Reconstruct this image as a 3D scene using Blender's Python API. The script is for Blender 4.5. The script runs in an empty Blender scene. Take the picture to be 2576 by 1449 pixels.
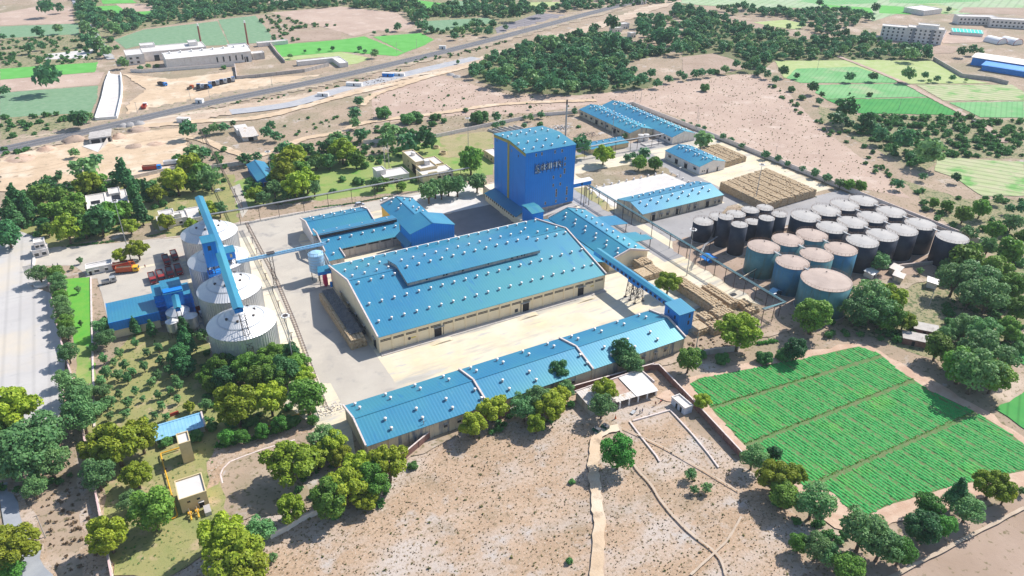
import bpy, bmesh, math, random
import numpy as np
from mathutils import Vector, Matrix

random.seed(7); RNG = np.random.default_rng(11)
S = bpy.context.scene
COL = S.collection

# ------------------------------------------------------------------ camera
F_PX, PITCH, ROLL, YAW, H_CAM = 1868.8, math.radians(30.062), math.radians(0.727), math.radians(29.434), 150.0
PW, PH = 2576.0, 1449.0                       # the picture grid the survey below was measured on
_cp, _sp = math.cos(PITCH), math.sin(PITCH)
_fw = Vector((math.sin(YAW)*_cp, math.cos(YAW)*_cp, -_sp))
_r = Vector((math.cos(YAW), -math.sin(YAW), 0.0)); _u = _r.cross(_fw)
_c, _s = math.cos(ROLL), math.sin(ROLL)
RX, RU = _c*_r + _s*_u, -_s*_r + _c*_u
cam = bpy.data.objects.new('camera', bpy.data.cameras.new('camera')); COL.objects.link(cam)
cam.matrix_world = Matrix(((RX.x, RU.x, -_fw.x, 0), (RX.y, RU.y, -_fw.y, 0), (RX.z, RU.z, -_fw.z, H_CAM), (0, 0, 0, 1)))
cam.data.sensor_width = 36.0; cam.data.lens = F_PX/PW*36.0
cam.data.clip_start = 1.0; cam.data.clip_end = 12000.0
S.camera = cam
S.render.resolution_x, S.render.resolution_y = 1024, 576

# ------------------------------------------------------------------ light
SUN_EL, SUN_AZ = math.radians(44.0), math.radians(9.0)        # azimuth measured from +X towards +Y
to_sun = Vector((math.cos(SUN_EL)*math.cos(SUN_AZ), math.cos(SUN_EL)*math.sin(SUN_AZ), math.sin(SUN_EL)))
w = bpy.data.worlds.new('World'); S.world = w; w.use_nodes = True
nt = w.node_tree; nt.nodes.clear()
sky = nt.nodes.new('ShaderNodeTexSky'); sky.sky_type = 'NISHITA'; sky.sun_disc = False
sky.sun_elevation = SUN_EL; sky.sun_rotation = math.radians(90) - SUN_AZ
sky.air_density = 1.0; sky.dust_density = 0.6; sky.ozone_density = 1.5
bg = nt.nodes.new('ShaderNodeBackground'); bg.inputs['Strength'].default_value = 0.12
out = nt.nodes.new('ShaderNodeOutputWorld')
nt.links.new(sky.outputs[0], bg.inputs['Color']); nt.links.new(bg.outputs[0], out.inputs['Surface'])
sd = bpy.data.lights.new('sun', 'SUN'); sd.energy = 4.6; sd.angle = math.radians(0.5); sd.color = (1.0, 0.965, 0.91)
sun = bpy.data.objects.new('sun', sd); COL.objects.link(sun)
sun.rotation_euler = to_sun.to_track_quat('Z', 'Y').to_euler(); sun.location = (0, 0, 400)
S.view_settings.view_transform = 'Standard'; S.view_settings.look = 'None'
S.view_settings.gamma = 1.0; S.view_settings.exposure = 0.48; S.view_settings.use_curve_mapping = False

# ------------------------------------------------------------------ survey: survey-sheet point -> place on the ground (or at height z)
SHEET = {'D': (0, 0, 1), 'R1': (754.7, 478, .19531), 'R2': (1194.9, 301.9, .19531), 'R3': (1383.6, 540.9, .19531), 'R4': (1446.5, 723.2, .19531),
         'R5': (754.7, 691.8, .19531), 'R6': (817.6, 943.4, .19531), 'S1': (377.3, 471.7, .14671), 'S2': (377.3, 660.4, .2595), 'S3': (1415, 239, .30257),
         'S4': (1666.6, 478, .30257), 'S5': (2012.5, 478, .30257), 'S6': (1823.8, 628.9, .30257),
         'L1': (0, 402.5, .30257), 'L2': (427.7, 1037.7, .21598), 'L3': (1383.6, 905.6, .30257)}
for _i in range(9): SHEET['T%d' % (_i+1)] = ((_i % 3)*858.5, (_i//3)*483.0, 1/3)
def ray(u, v):
    return (u-PW/2)/F_PX*RX - (v-PH/2)/F_PX*RU + _fw
def g(n, x, y, z=0.0):
    o = SHEET[n]; d = ray(o[0]+x*o[2], o[1]+y*o[2]); t = (z-H_CAM)/d.z
    return Vector((d.x*t, d.y*t, z))
def metres_per_px(p):
    return (Vector(p)-Vector((0, 0, H_CAM))).dot(_fw)/F_PX

# ------------------------------------------------------------------ materials
MATS = {}
def ramp_node(nt, a, b):
    n = nt.nodes.new('ShaderNodeValToRGB'); n.color_ramp.elements[0].position = a; n.color_ramp.elements[1].position = b; return n
def noise(nt, vec, scale, detail=6, rough=.6):
    n = nt.nodes.new('ShaderNodeTexNoise'); n.inputs['Scale'].default_value = scale; n.inputs['Detail'].default_value = detail
    n.inputs['Roughness'].default_value = rough; nt.links.new(vec, n.inputs['Vector']); return n.outputs['Fac']
def mixc(nt, fac, a, b, mode='MIX'):
    n = nt.nodes.new('ShaderNodeMix'); n.data_type = 'RGBA'; n.blend_type = mode; n.clamp_factor = True
    for s, v in ((n.inputs[0], fac), (n.inputs[6], a), (n.inputs[7], b)):
        if isinstance(v, (int, float)): s.default_value = v
        elif isinstance(v, tuple): s.default_value = (*v[:3], 1)
        else: nt.links.new(v, s)
    return n.outputs[2]
def math_(nt, op, a, b=None, clamp=False):
    n = nt.nodes.new('ShaderNodeMath'); n.operation = op; n.use_clamp = clamp
    for i, v in enumerate((a, b)):
        if v is None: continue
        if isinstance(v, (int, float)): n.inputs[i].default_value = v
        else: nt.links.new(v, n.inputs[i])
    return n.outputs[0]
def thr(nt, f, a, b):
    n = nt.nodes.new('ShaderNodeMapRange'); n.inputs['From Min'].default_value = a; n.inputs['From Max'].default_value = b
    n.clamp = True; nt.links.new(f, n.inputs['Value']); return n.outputs[0]
def rotated(nt, vec, deg, sx=1, sy=1, sz=1):
    n = nt.nodes.new('ShaderNodeMapping'); n.inputs['Rotation'].default_value = (0, 0, math.radians(deg)); n.inputs['Scale'].default_value = (sx, sy, sz)
    nt.links.new(vec, n.inputs['Vector']); return n.outputs[0]
def M(name, base, alt=None, scale=.3, lo=.4, hi=.6, spots=None, ribs=None, rough=.8, metal=0, bump=0, bscale=4, patches=None, spec=.3, rnd=0, coord='Object', streak=None, detail=6):
    """base/alt mixed by noise; spots/patches = list of (colour, scale, lo, hi[, mode]); ribs = (deg, spacing, darken, bump); streak = (colour, scale, lo, hi) stretched down z"""
    if name in MATS: return MATS[name]
    m = bpy.data.materials.new(name); m.use_nodes = True; MATS[name] = m
    nt = m.node_tree; b = nt.nodes['Principled BSDF']
    b.inputs['Roughness'].default_value = rough; b.inputs['Metallic'].default_value = metal
    b.inputs['Specular IOR Level'].default_value = spec
    tc = nt.nodes.new('ShaderNodeTexCoord'); vec = tc.outputs[coord]
    col = base
    if alt is not None: col = mixc(nt, thr(nt, noise(nt, vec, scale, detail), lo, hi), base, alt)
    for p in (patches or []):
        vv = rotated(nt, vec, p[4], p[5], p[6]) if len(p) > 4 else vec
        col = mixc(nt, thr(nt, noise(nt, vv, p[1], 5), p[2], p[3]), col, p[0])
    if streak:
        vv = rotated(nt, vec, 0, 1, 1, .12)
        col = mixc(nt, thr(nt, noise(nt, vv, streak[1], 5, .7), streak[2], streak[3]), col, streak[0])
    for p in (spots or []):
        col = mixc(nt, thr(nt, noise(nt, vec, p[1], 3, .55), p[2], p[3]), col, p[0])
    nrm = None
    if ribs:
        vv = rotated(nt, vec, ribs[0]); sx = nt.nodes.new('ShaderNodeSeparateXYZ'); nt.links.new(vv, sx.inputs[0])
        fr = math_(nt, 'FRACT', math_(nt, 'MULTIPLY', sx.outputs['X'], 1.0/ribs[1])); 
        tri = math_(nt, 'ABSOLUTE', math_(nt, 'SUBTRACT', fr, .5))
        if ribs[2]: col = mixc(nt, math_(nt, 'MULTIPLY', thr(nt, tri, .32, .46), ribs[2]), col, (0, 0, 0))
        if len(ribs) > 3 and ribs[3]:
            bp = nt.nodes.new('ShaderNodeBump'); bp.inputs['Strength'].default_value = ribs[3]; bp.inputs['Distance'].default_value = .08
            nt.links.new(tri, bp.inputs['Height']); nrm = bp
    if rnd:
        oi = nt.nodes.new('ShaderNodeObjectInfo'); hs = nt.nodes.new('ShaderNodeHueSaturation')
        mr = nt.nodes.new('ShaderNodeMapRange'); nt.links.new(oi.outputs['Random'], mr.inputs['Value'])
        mr.inputs['To Min'].default_value = 1-rnd; mr.inputs['To Max'].default_value = 1+rnd
        nt.links.new(mr.outputs[0], hs.inputs['Value'])
        if isinstance(col, tuple): hs.inputs['Color'].default_value = (*col, 1)
        else: nt.links.new(col, hs.inputs['Color'])
        col = hs.outputs[0]
    if isinstance(col, tuple): b.inputs['Base Color'].default_value = (*col, 1)
    else: nt.links.new(col, b.inputs['Base Color'])
    if bump:
        bp = nt.nodes.new('ShaderNodeBump'); bp.inputs['Strength'].default_value = bump; bp.inputs['Distance'].default_value = .3
        nt.links.new(noise(nt, vec, bscale, 5), bp.inputs['Height'])
        if nrm: nt.links.new(nrm.outputs[0], bp.inputs['Normal'])
        nrm = bp
    if nrm: nt.links.new(nrm.outputs[0], b.inputs['Normal'])
    return m
def foliage(name, a, b_, c_=None, hue=.02):
    if name in MATS: return MATS[name]
    m = bpy.data.materials.new(name); m.use_nodes = True; MATS[name] = m
    nt = m.node_tree; b = nt.nodes['Principled BSDF']; b.inputs['Roughness'].default_value = .55; b.inputs['Specular IOR Level'].default_value = .25
    tc = nt.nodes.new('ShaderNodeTexCoord')
    col = mixc(nt, thr(nt, noise(nt, tc.outputs['Object'], 2.3, 4), .38, .62), a, b_)
    geo = nt.nodes.new('ShaderNodeNewGeometry')
    rv = thr(nt, geo.outputs['Random Per Island'], 0, 1)
    col = mixc(nt, math_(nt, 'MULTIPLY', rv, .55), col, c_ or (b_[0]*1.5, b_[1]*1.35, b_[2]*.9))
    oi = nt.nodes.new('ShaderNodeObjectInfo'); hs = nt.nodes.new('ShaderNodeHueSaturation')
    mr = nt.nodes.new('ShaderNodeMapRange'); nt.links.new(oi.outputs['Random'], mr.inputs['Value']); mr.inputs['To Min'].default_value = .5-hue; mr.inputs['To Max'].default_value = .5+hue*.7
    nt.links.new(mr.outputs[0], hs.inputs['Hue'])
    mr2 = nt.nodes.new('ShaderNodeMapRange'); w1 = math_(nt, 'FRACT', math_(nt, 'MULTIPLY', oi.outputs['Random'], 7.31)); nt.links.new(w1, mr2.inputs['Value'])
    mr2.inputs['To Min'].default_value = .75; mr2.inputs['To Max'].default_value = 1.3; nt.links.new(mr2.outputs[0], hs.inputs['Value'])
    nt.links.new(col, hs.inputs['Color']); nt.links.new(hs.outputs[0], b.inputs['Base Color'])
    tr = nt.nodes.new('ShaderNodeBsdfTranslucent'); nt.links.new(hs.outputs[0], tr.inputs['Color'])
    mx = nt.nodes.new('ShaderNodeMixShader'); mx.inputs[0].default_value = .3
    nt.links.new(b.outputs[0], mx.inputs[1]); nt.links.new(tr.outputs[0], mx.inputs[2]); nt.links.new(mx.outputs[0], nt.nodes['Material Output'].inputs['Surface'])
    return m

# ------------------------------------------------------------------ mesh helpers
class MB:
    def __init__(s): s.v = []; s.f = []; s.mi = []; s.cur = 0
    def face(s, *i): s.f.append(tuple(i)); s.mi.append(s.cur)
    def add(s, vs, fs):
        b = len(s.v); s.v += [tuple(x) for x in vs]
        for f in fs: s.f.append(tuple(b+i for i in f)); s.mi.append(s.cur)
        return s
    def box(s, x0, y0, z0, x1, y1, z1):
        return s.add([(x0,y0,z0),(x1,y0,z0),(x1,y1,z0),(x0,y1,z0),(x0,y0,z1),(x1,y0,z1),(x1,y1,z1),(x0,y1,z1)],
                     [(0,3,2,1),(4,5,6,7),(0,1,5,4),(1,2,6,5),(2,3,7,6),(3,0,4,7)])
    def cbox(s, cx, cy, cz, lx, ly, lz, rz=0):
        c, n = math.cos(rz), math.sin(rz); vs = []
        for k in (0, 1):
            for a, b in ((-1,-1),(1,-1),(1,1),(-1,1)):
                x, y = a*lx/2, b*ly/2; vs.append((cx+x*c-y*n, cy+x*n+y*c, cz-lz/2+k*lz))
        return s.add(vs, [(0,3,2,1),(4,5,6,7),(0,1,5,4),(1,2,6,5),(2,3,7,6),(3,0,4,7)])
    def prism(s, poly, d):                        # polygon of 3-D points extruded by vector d
        n = len(poly); d = Vector(d); p = [Vector(q) for q in poly]
        return s.add(p+[q+d for q in p], [tuple(range(n-1,-1,-1)), tuple(range(n,2*n))]+[(i,(i+1)%n,n+(i+1)%n,n+i) for i in range(n)])
    def tube(s, a, b, r, n=6, r2=None):
        a, b = Vector(a), Vector(b); d = (b-a)
        if d.length < 1e-6: return s
        d.normalize(); e = d.orthogonal().normalized(); f = d.cross(e); r2 = r if r2 is None else r2; vs = []
        for q, rr in ((a, r), (b, r2)):
            for i in range(n): t = 2*math.pi*i/n; vs.append(q+rr*(math.cos(t)*e+math.sin(t)*f))
        return s.add(vs, [tuple(range(n-1,-1,-1)), tuple(range(n,2*n))]+[(i,(i+1)%n,n+(i+1)%n,n+i) for i in range(n)])
    def bar(s, a, b, w, h):                       # square bar from a to b
        a, b = Vector(a), Vector(b); d = (b-a).normalized(); up = Vector((0,0,1)) if abs(d.z) < .95 else Vector((1,0,0))
        e = d.cross(up).normalized()*w/2; f = e.cross(d).normalized()*h/2; vs = []
        for q in (a, b): vs += [q-e-f, q+e-f, q+e+f, q-e+f]
        return s.add(vs, [(0,1,2,3),(7,6,5,4),(0,4,5,1),(1,5,6,2),(2,6,7,3),(3,7,4,0)])
    def path(s, pts, r, n=6):
        for a, b in zip(pts[:-1], pts[1:]): s.tube(a, b, r, n)
        return s
    def lathe(s, prof, cx=0, cy=0, n=24, cap=True):  # prof: (r, z) bottom to top
        b = len(s.v)
        for r, z in prof:
            for i in range(n): t = 2*math.pi*i/n; s.v.append((cx+r*math.cos(t), cy+r*math.sin(t), z))
        for k in range(len(prof)-1):
            for i in range(n): s.face(b+k*n+i, b+k*n+(i+1)%n, b+(k+1)*n+(i+1)%n, b+(k+1)*n+i)
        if cap:
            s.face(*[b+i for i in range(n-1,-1,-1)]); s.face(*[b+(len(prof)-1)*n+i for i in range(n)])
        return s
    def mesh(s, name, mats, org=(0,0,0), smooth=False):
        me = bpy.data.meshes.new(name); o = org
        me.from_pydata([(x-o[0], y-o[1], z-o[2]) for x, y, z in s.v], [], s.f)
        for m in (mats if isinstance(mats, (list, tuple)) else [mats]): me.materials.append(m)
        me.polygons.foreach_set('material_index', s.mi)
        if smooth: me.polygons.foreach_set('use_smooth', [True]*len(s.f))
        me.update(); return me
    def build(s, name, mats, parent=None, org=None, smooth=False):
        if org is None: org = tuple(parent['_o']) if parent is not None and '_o' in parent else (0,0,0)
        o = bpy.data.objects.new(name, s.mesh(name, mats, org, smooth)); COL.objects.link(o)
        if parent is not None: o.parent = parent; o['_o'] = list(org)
        return o
def tag(o, label, cat, group=None, kind=None):
    if label: o['label'] = label
    if cat: o['category'] = cat
    if group: o['group'] = group
    if kind: o['kind'] = kind
    return o
def thing(name, label, cat, loc=(0,0,0), group=None, rz=0):
    o = bpy.data.objects.new(name, None); COL.objects.link(o); o.location = loc; o.rotation_euler = (0,0,rz)
    o.empty_display_size = .5
    tag(o, label, cat, group); o['_o'] = [loc[0], loc[1], loc[2]]
    if rz: o['_o'] = [0, 0, 0]
    return o
ORD = 'first second third fourth fifth sixth seventh eighth ninth tenth eleventh twelfth thirteenth fourteenth fifteenth sixteenth seventeenth eighteenth nineteenth twentieth'.split()
def ordw(k):
    if k <= 20: return ORD[k-1]
    t = {2: 'twenty', 3: 'thirty', 4: 'forty', 5: 'fifty', 6: 'sixty'}
    return t[k//10]+'-'+ORD[k%10-1] if k % 10 else {30: 'thirtieth', 40: 'fortieth', 50: 'fiftieth', 60: 'sixtieth'}[k]
def structure(o): o['kind'] = 'structure'; return o
def copy_tree(o, parent=None):
    c = o.copy(); COL.objects.link(c); c.parent = parent
    if parent is not None: c.matrix_parent_inverse = o.matrix_parent_inverse.copy()
    for ch in KIDS.get(o.name, []): copy_tree(ch, c)
    return c
KIDS = {}
def freeze(o):                                     # remember the children of a prototype
    ks = [c for c in bpy.data.objects if c.parent == o]; KIDS[o.name] = ks
    for k in ks: freeze(k)
    return o
def inst(name, me, parent, loc, s=1.0, rz=0.0):     # a shared-mesh part
    o = bpy.data.objects.new(name, me); COL.objects.link(o); o.parent = parent
    po = parent['_o'] if parent is not None and '_o' in parent else (0,0,0)
    o.location = (loc[0]-po[0], loc[1]-po[1], loc[2]-po[2]); o.rotation_euler = (0,0,rz)
    o.scale = (s,s,s) if isinstance(s, (int, float)) else s; return o
def sheet(name, pts, m, z, kind='structure', label=None):
    """a flat piece of ground; pts are survey points (sheet, x, y) or world (x, y)"""
    P = []
    for q in pts: P.append(g(*q) if isinstance(q[0], str) else Vector((q[0], q[1], 0)))
    bm = bmesh.new(); vs = [bm.verts.new((p.x, p.y, z)) for p in P]; f = bm.faces.new(vs)
    bm.normal_update()
    if f.normal.z < 0: f.normal_flip()
    bmesh.ops.triangulate(bm, faces=[f]); me = bpy.data.meshes.new(name); bm.to_mesh(me); bm.free(); me.materials.append(m)
    o = bpy.data.objects.new(name, me); COL.objects.link(o); o['kind'] = kind
    if label: o['label'] = label
    return o
SR = random.Random(99)
def strip(name, pts, wd, m, z, taper=None):
    P = [g(*q) if isinstance(q[0], str) else Vector((q[0], q[1], 0)) for q in pts]
    # smooth the line
    Q = []
    for i in range(len(P)-1):
        p0, p1, p2, p3 = P[max(i-1,0)], P[i], P[i+1], P[min(i+2,len(P)-1)]
        n_ = max(6, min(40, int((p2-p1).length/2.5)))
        for k in range(n_):
            t = k/n_; Q.append(.5*((2*p1)+(-p0+p2)*t+(2*p0-5*p1+4*p2-p3)*t*t+(-p0+3*p1-3*p2+p3)*t**3))
    Q.append(P[-1]); vs = []; fs = []; n = len(Q)
    for i, q in enumerate(Q):
        d = (Q[min(i+1,n-1)]-Q[max(i-1,0)]).normalized(); e = Vector((-d.y, d.x, 0))
        k1, k2 = (1.0, 1.0) if name in ('railway_bed', 'track_bed') else (SR.uniform(.72, 1.2), SR.uniform(.72, 1.2))
        vs += [(q.x-e.x*wd/2*k1, q.y-e.y*wd/2*k1, z), (q.x+e.x*wd/2*k2, q.y+e.y*wd/2*k2, z)]
        if i: fs.append((2*i-2, 2*i, 2*i+1, 2*i-1))
    mb = MB(); mb.add(vs, fs); o = mb.build(name, m); o['kind'] = 'structure'; return o, Q

# ------------------------------------------------------------------ palette
dry = M('dry_land', (.42,.31,.225), (.33,.25,.175), .05, .35, .65, patches=[((.30,.245,.16),.018,.5,.62),((.53,.42,.33),.035,.56,.7),((.50,.455,.42),.09,.6,.72)],
        spots=[((.20,.165,.09),.55,.57,.66),((.13,.12,.055),1.1,.62,.68)], rough=1, bump=.35, bscale=1.2)
dry_near = M('dry_near', (.48,.34,.235), (.40,.275,.18), .09, .35, .65, patches=[((.50,.42,.36),.035,.46,.66,35,1,2.2),((.47,.43,.40),.11,.56,.74),((.31,.23,.15),.05,.56,.72)],
        spots=[((.26,.19,.12),.9,.54,.66),((.54,.46,.38),1.7,.60,.70),((.16,.13,.06),2.2,.62,.70)], rough=1, bump=.5, bscale=1.5)
pinkish = M('ploughed_pink', (.50,.37,.29), (.42,.30,.235), .03, .35, .65, patches=[((.56,.44,.36),.08,.55,.7)], spots=[((.28,.21,.13),.5,.62,.7)], rough=1, bump=.3, bscale=.8)
brownf = M('ploughed_brown', (.34,.245,.18), (.42,.31,.24), .05, .35, .65, spots=[((.2,.16,.09),.5,.6,.68)], rough=1, bump=.3, bscale=.8)
sand = M('sand', (.62,.46,.31), (.52,.38,.25), .12, .35, .65, patches=[((.68,.56,.42),.05,.5,.65),((.38,.28,.19),.22,.58,.7)], rough=1, bump=.35, bscale=1.5)
dirtred = M('dirt_red', (.50,.33,.235), (.58,.42,.31), .2, .4, .6, patches=[((.40,.27,.18),.6,.6,.7)], rough=1, bump=.3, bscale=2)
yardm = M('yard_concrete', (.64,.53,.36), (.70,.62,.48), .06, .35, .65, patches=[((.42,.39,.34),.05,.52,.64,0,.5,3),((.50,.47,.42),.16,.56,.68,0,.6,2.5),((.72,.62,.38),.1,.6,.7,0,.7,2)], rough=.9, bump=.08, bscale=3)
roadm = M('road_asphalt', (.44,.39,.33), (.50,.45,.38), .07, .35, .65, patches=[((.34,.31,.28),.12,.55,.68),((.54,.48,.40),.04,.55,.68)], rough=.9, bump=.1, bscale=4)
asph = M('asphalt_worn', (.30,.285,.28), (.36,.34,.33), .08, .35, .65, patches=[((.24,.23,.225),.2,.6,.7)], rough=.9)
hwy = M('asphalt_public', (.30,.31,.33), (.36,.37,.39), .3, .35, .65, rough=.85)
ballast = M('rail_ballast', (.17,.16,.165), (.22,.205,.20), .5, .35, .65, spots=[((.11,.1,.1),2.,.58,.68)], rough=1, bump=.5, bscale=4)
newbed = M('new_track_bed', (.36,.36,.38), (.44,.43,.43), .2, .35, .65, patches=[((.52,.47,.42),.08,.55,.7)], rough=1)
lot = M('parking_concrete', (.52,.49,.46), (.47,.44,.42), .06, .35, .65, patches=[((.42,.40,.38),.25,.55,.72,0,.4,3),((.60,.52,.41),.03,.5,.7),((.38,.35,.33),.6,.66,.74)], ribs=(0,4.5,.12), rough=.95, bump=.15, bscale=2)
slabm = M('white_slab', (.66,.62,.58), (.58,.54,.50), .15, .4, .6, patches=[((.55,.5,.46),.2,.62,.75,0,.5,2)], rough=.9)
concrete = M('concrete', (.52,.48,.44), (.42,.38,.35), .4, .35, .65, streak=((.3,.27,.24),.7,.55,.7), rough=.9)
whitewash = M('whitewash', (.80,.74,.69), (.72,.66,.60), .5, .4, .6, streak=((.5,.42,.36),1.2,.6,.75), rough=.85)
cream = M('cream_wall', (.86,.73,.50), (.82,.68,.46), .25, .4, .6, streak=((.56,.46,.34),1.,.6,.76), rough=.85)
creamdirty = M('cream_wall_stained', (.62,.53,.38), (.54,.47,.35), .25, .4, .6, streak=((.17,.19,.22),.55,.5,.64), rough=.9)
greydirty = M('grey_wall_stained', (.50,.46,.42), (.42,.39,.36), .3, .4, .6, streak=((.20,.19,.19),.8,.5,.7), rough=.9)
capm = M('parapet_cap', (.74,.62,.56), (.6,.5,.46), 1.2, .4, .6, rough=.9)
lawn = M('lawn', (.20,.30,.075), (.30,.33,.11), .08, .35, .65, patches=[((.14,.30,.05),.1,.56,.68)], rough=1, bump=.2, bscale=3)
lawndry = M('lawn_dry', (.30,.28,.12), (.40,.32,.18), .08, .35, .65, patches=[((.22,.27,.08),.12,.55,.66)], spots=[((.17,.17,.06),1.2,.6,.68)], rough=1, bump=.3, bscale=2)
orchardm = M('orchard_ground', (.33,.29,.12), (.24,.26,.09), .1, .35, .65, patches=[((.44,.33,.2),.15,.56,.68)], spots=[((.13,.15,.05),1.,.6,.67)], rough=1, bump=.3, bscale=2)
lawngreen = M('lawn_green', (.10,.36,.04), (.16,.38,.05), .3, .35, .65, rough=1, bump=.2, bscale=4)
crop_teal = M('crop_teal', (.15,.27,.145), (.21,.32,.19), .25, .35, .65, patches=[((.33,.36,.24),.3,.62,.75)], rough=1, bump=.4, bscale=1.5)
crop_bright = M('crop_bright', (.10,.36,.06), (.14,.42,.09), .1, .35, .65, rough=1, bump=.2, bscale=1.5)
crop_yel = M('crop_yellowgreen', (.34,.42,.15), (.42,.46,.22), .15, .35, .65, rough=1, bump=.2)
crop_far = M('crop_far', (.13,.36,.12), (.22,.42,.18), .05, .35, .65, ribs=(60,3.2,.18), patches=[((.34,.40,.22),.04,.55,.7)], rough=1)
crop_deep = M('crop_deep', (.05,.27,.06), (.08,.31,.07), .1, .35, .65, ribs=(62,3.,.25), rough=1)
crop_strip = M('crop_striped_tan', (.46,.44,.27), (.36,.42,.2), .12, .35, .65, ribs=(-32,6.5,.3), patches=[((.17,.36,.1),.05,.52,.62)], rough=1)
crop_pale = M('crop_pale', (.40,.46,.30), (.30,.42,.22), .05, .35, .65, ribs=(65,9.,.2), rough=1)
solar = M('kiln_yard_ground', (.22,.20,.21), (.28,.25,.26), .1, .35, .65, ribs=(70,7,.35), rough=1)
soil = M('field_soil', (.10,.20,.06), (.16,.19,.08), .5, .4, .6, rough=1, bump=.3, bscale=2)
scrubm = M('scrub_ground', (.36,.29,.18), (.26,.25,.13), .06, .35, .65, spots=[((.12,.15,.06),.4,.52,.62),((.08,.11,.045),.9,.56,.64)], rough=1, bump=.6, bscale=.7)
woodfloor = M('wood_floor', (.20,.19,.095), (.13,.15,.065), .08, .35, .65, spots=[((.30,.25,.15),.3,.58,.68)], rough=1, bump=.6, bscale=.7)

path_m = M('worn_path', (.54,.43,.33), (.44,.34,.25), .25, .35, .65, rough=1, bump=.3, bscale=2)
roofx = M('roof_sheet_along_y', (.03,.205,.36), (.045,.245,.37), .035, .35, .65, ribs=(0,1.05,.10,.4), patches=[((.06,.28,.33),.012,.42,.6),((.025,.19,.37),.3,.60,.74,0,1,.15),((.10,.30,.40),.7,.62,.8,0,1,.1)], rough=.42, metal=.15, spec=.5)  # broad teal patches paint in the roof's angle-dependent sheen
roofy = M('roof_sheet_along_x', (.03,.205,.36), (.045,.245,.37), .035, .35, .65, ribs=(90,1.05,.10,.4), patches=[((.06,.31,.40),.02,.45,.65)], rough=.42, metal=.15, spec=.5)
roofpale = M('roof_pale_blue', (.22,.47,.66), (.28,.53,.70), .3, .4, .6, ribs=(0,1.,.15,.4), spots=[((.2,.25,.3),.8,.66,.7)], rough=.5)
bluex = M('blue_cladding', (.006,.215,.66), (.010,.235,.70), .2, .35, .65, ribs=(45,.75,.13,.3), streak=((.010,.18,.58),.3,.55,.7), rough=.5, metal=.1, spec=.4)
tinwhite = M('white_tin_roof', (.80,.76,.72), (.72,.67,.62), .2, .4, .6, ribs=(0,1.1,.12,.3), rough=.5)
tinrust = M('rusty_tin_roof', (.58,.52,.47), (.66,.60,.54), .4, .4, .6, ribs=(0,.9,.2,.4), patches=[((.42,.27,.14),.35,.56,.68)], rough=.7)
galv = M('galvanised_sheet', (.66,.66,.66), (.58,.59,.6), .5, .35, .65, streak=((.46,.44,.42),.8,.6,.75), rough=.38, metal=.55, spec=.5)
galvroof = M('galvanised_cone', (.74,.72,.70), (.66,.65,.64), .3, .35, .65, rough=.42, metal=.4, spec=.5)
tankblack = M('tank_black', (.026,.03,.048), (.04,.045,.062), .3, .4, .6, streak=((.07,.062,.06),.5,.6,.78), rough=.55)
tankgreen = M('tank_teal', (.08,.21,.24), (.11,.25,.27), .25, .4, .6, streak=((.10,.13,.10),.55,.52,.7), spots=[((.22,.12,.06),.35,.71,.74)], rough=.5)
tankblue = M('tank_blue', (.05,.18,.32), (.08,.22,.32), .25, .4, .6, streak=((.07,.15,.16),.55,.5,.7), spots=[((.25,.14,.07),.35,.71,.74)], rough=.5)
tanktop = M('tank_top_pale', (.47,.44,.41), (.38,.36,.34), .25, .35, .65, patches=[((.42,.38,.35),.5,.6,.72)], rough=.8)
tanktopbrown = M('tank_top_brown', (.48,.38,.32), (.40,.31,.26), .25, .35, .65, patches=[((.40,.32,.27),.5,.6,.72)], rough=.8)
silosky = M('bin_pale_blue', (.30,.52,.72), (.38,.58,.74), .6, .4, .6, rough=.5)
steel = M('dark_steel', (.06,.055,.06), (.10,.08,.07), 1, .4, .6, rough=.6, metal=.3)
pipegrey = M('pipe_grey', (.42,.43,.44), (.34,.34,.35), .5, .4, .6, rough=.5, metal=.3)
pipeteal = M('pipe_teal', (.16,.34,.36), (.25,.38,.40), .5, .4, .6, rough=.5)
pipeyellow = M('pipe_yellow', (.72,.38,.03), rough=.5)
railrust = M('pipe_rust', (.22,.14,.10), (.30,.2,.14), 1, .4, .6, rough=.8)
white = M('white_paint', (.82,.80,.78), rough=.6)
ventm = M('vent_aluminium', (.78,.75,.72), (.66,.62,.58), 1.5, .4, .6, rough=.45, metal=.3)
ventneck = M('vent_neck', (.28,.30,.32), rough=.7)
darkm = M('dark_opening', (.015,.015,.02), rough=.5)
glass = M('window_glass', (.03,.04,.05), rough=.12, spec=.6)
yellow = M('yellow_cladding', (.42,.33,.08), (.34,.28,.09), .5, .4, .6, rough=.6)
yellowwall = M('yellow_ochre_wall', (.66,.52,.30), (.60,.47,.27), .4, .4, .6, streak=((.45,.36,.22),1,.6,.75), rough=.85)
redp = M('red_paint', (.45,.05,.03), (.36,.05,.03), 1, .4, .6, rough=.5)
crimson = M('crimson_machine', (.55,.02,.10), rough=.5)
brick = M('brick_dark', (.20,.10,.085), (.26,.15,.12), .8, .4, .6, rough=.9)
bagm = M('jute_bags', (.56,.44,.29), (.45,.32,.19), 1.2, .35, .65, spots=[((.28,.18,.09),1.5,.56,.7)], rough=.95, bump=.5, bscale=3)
tarp = M('dark_tarpaulin', (.085,.09,.10), (.14,.14,.14), .6, .4, .6, rough=.6)
rubber = M('rubber', (.02,.02,.02), rough=.8)
bark = M('bark', (.16,.115,.08), (.11,.08,.055), 3, .4, .6, rough=.95)

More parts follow.
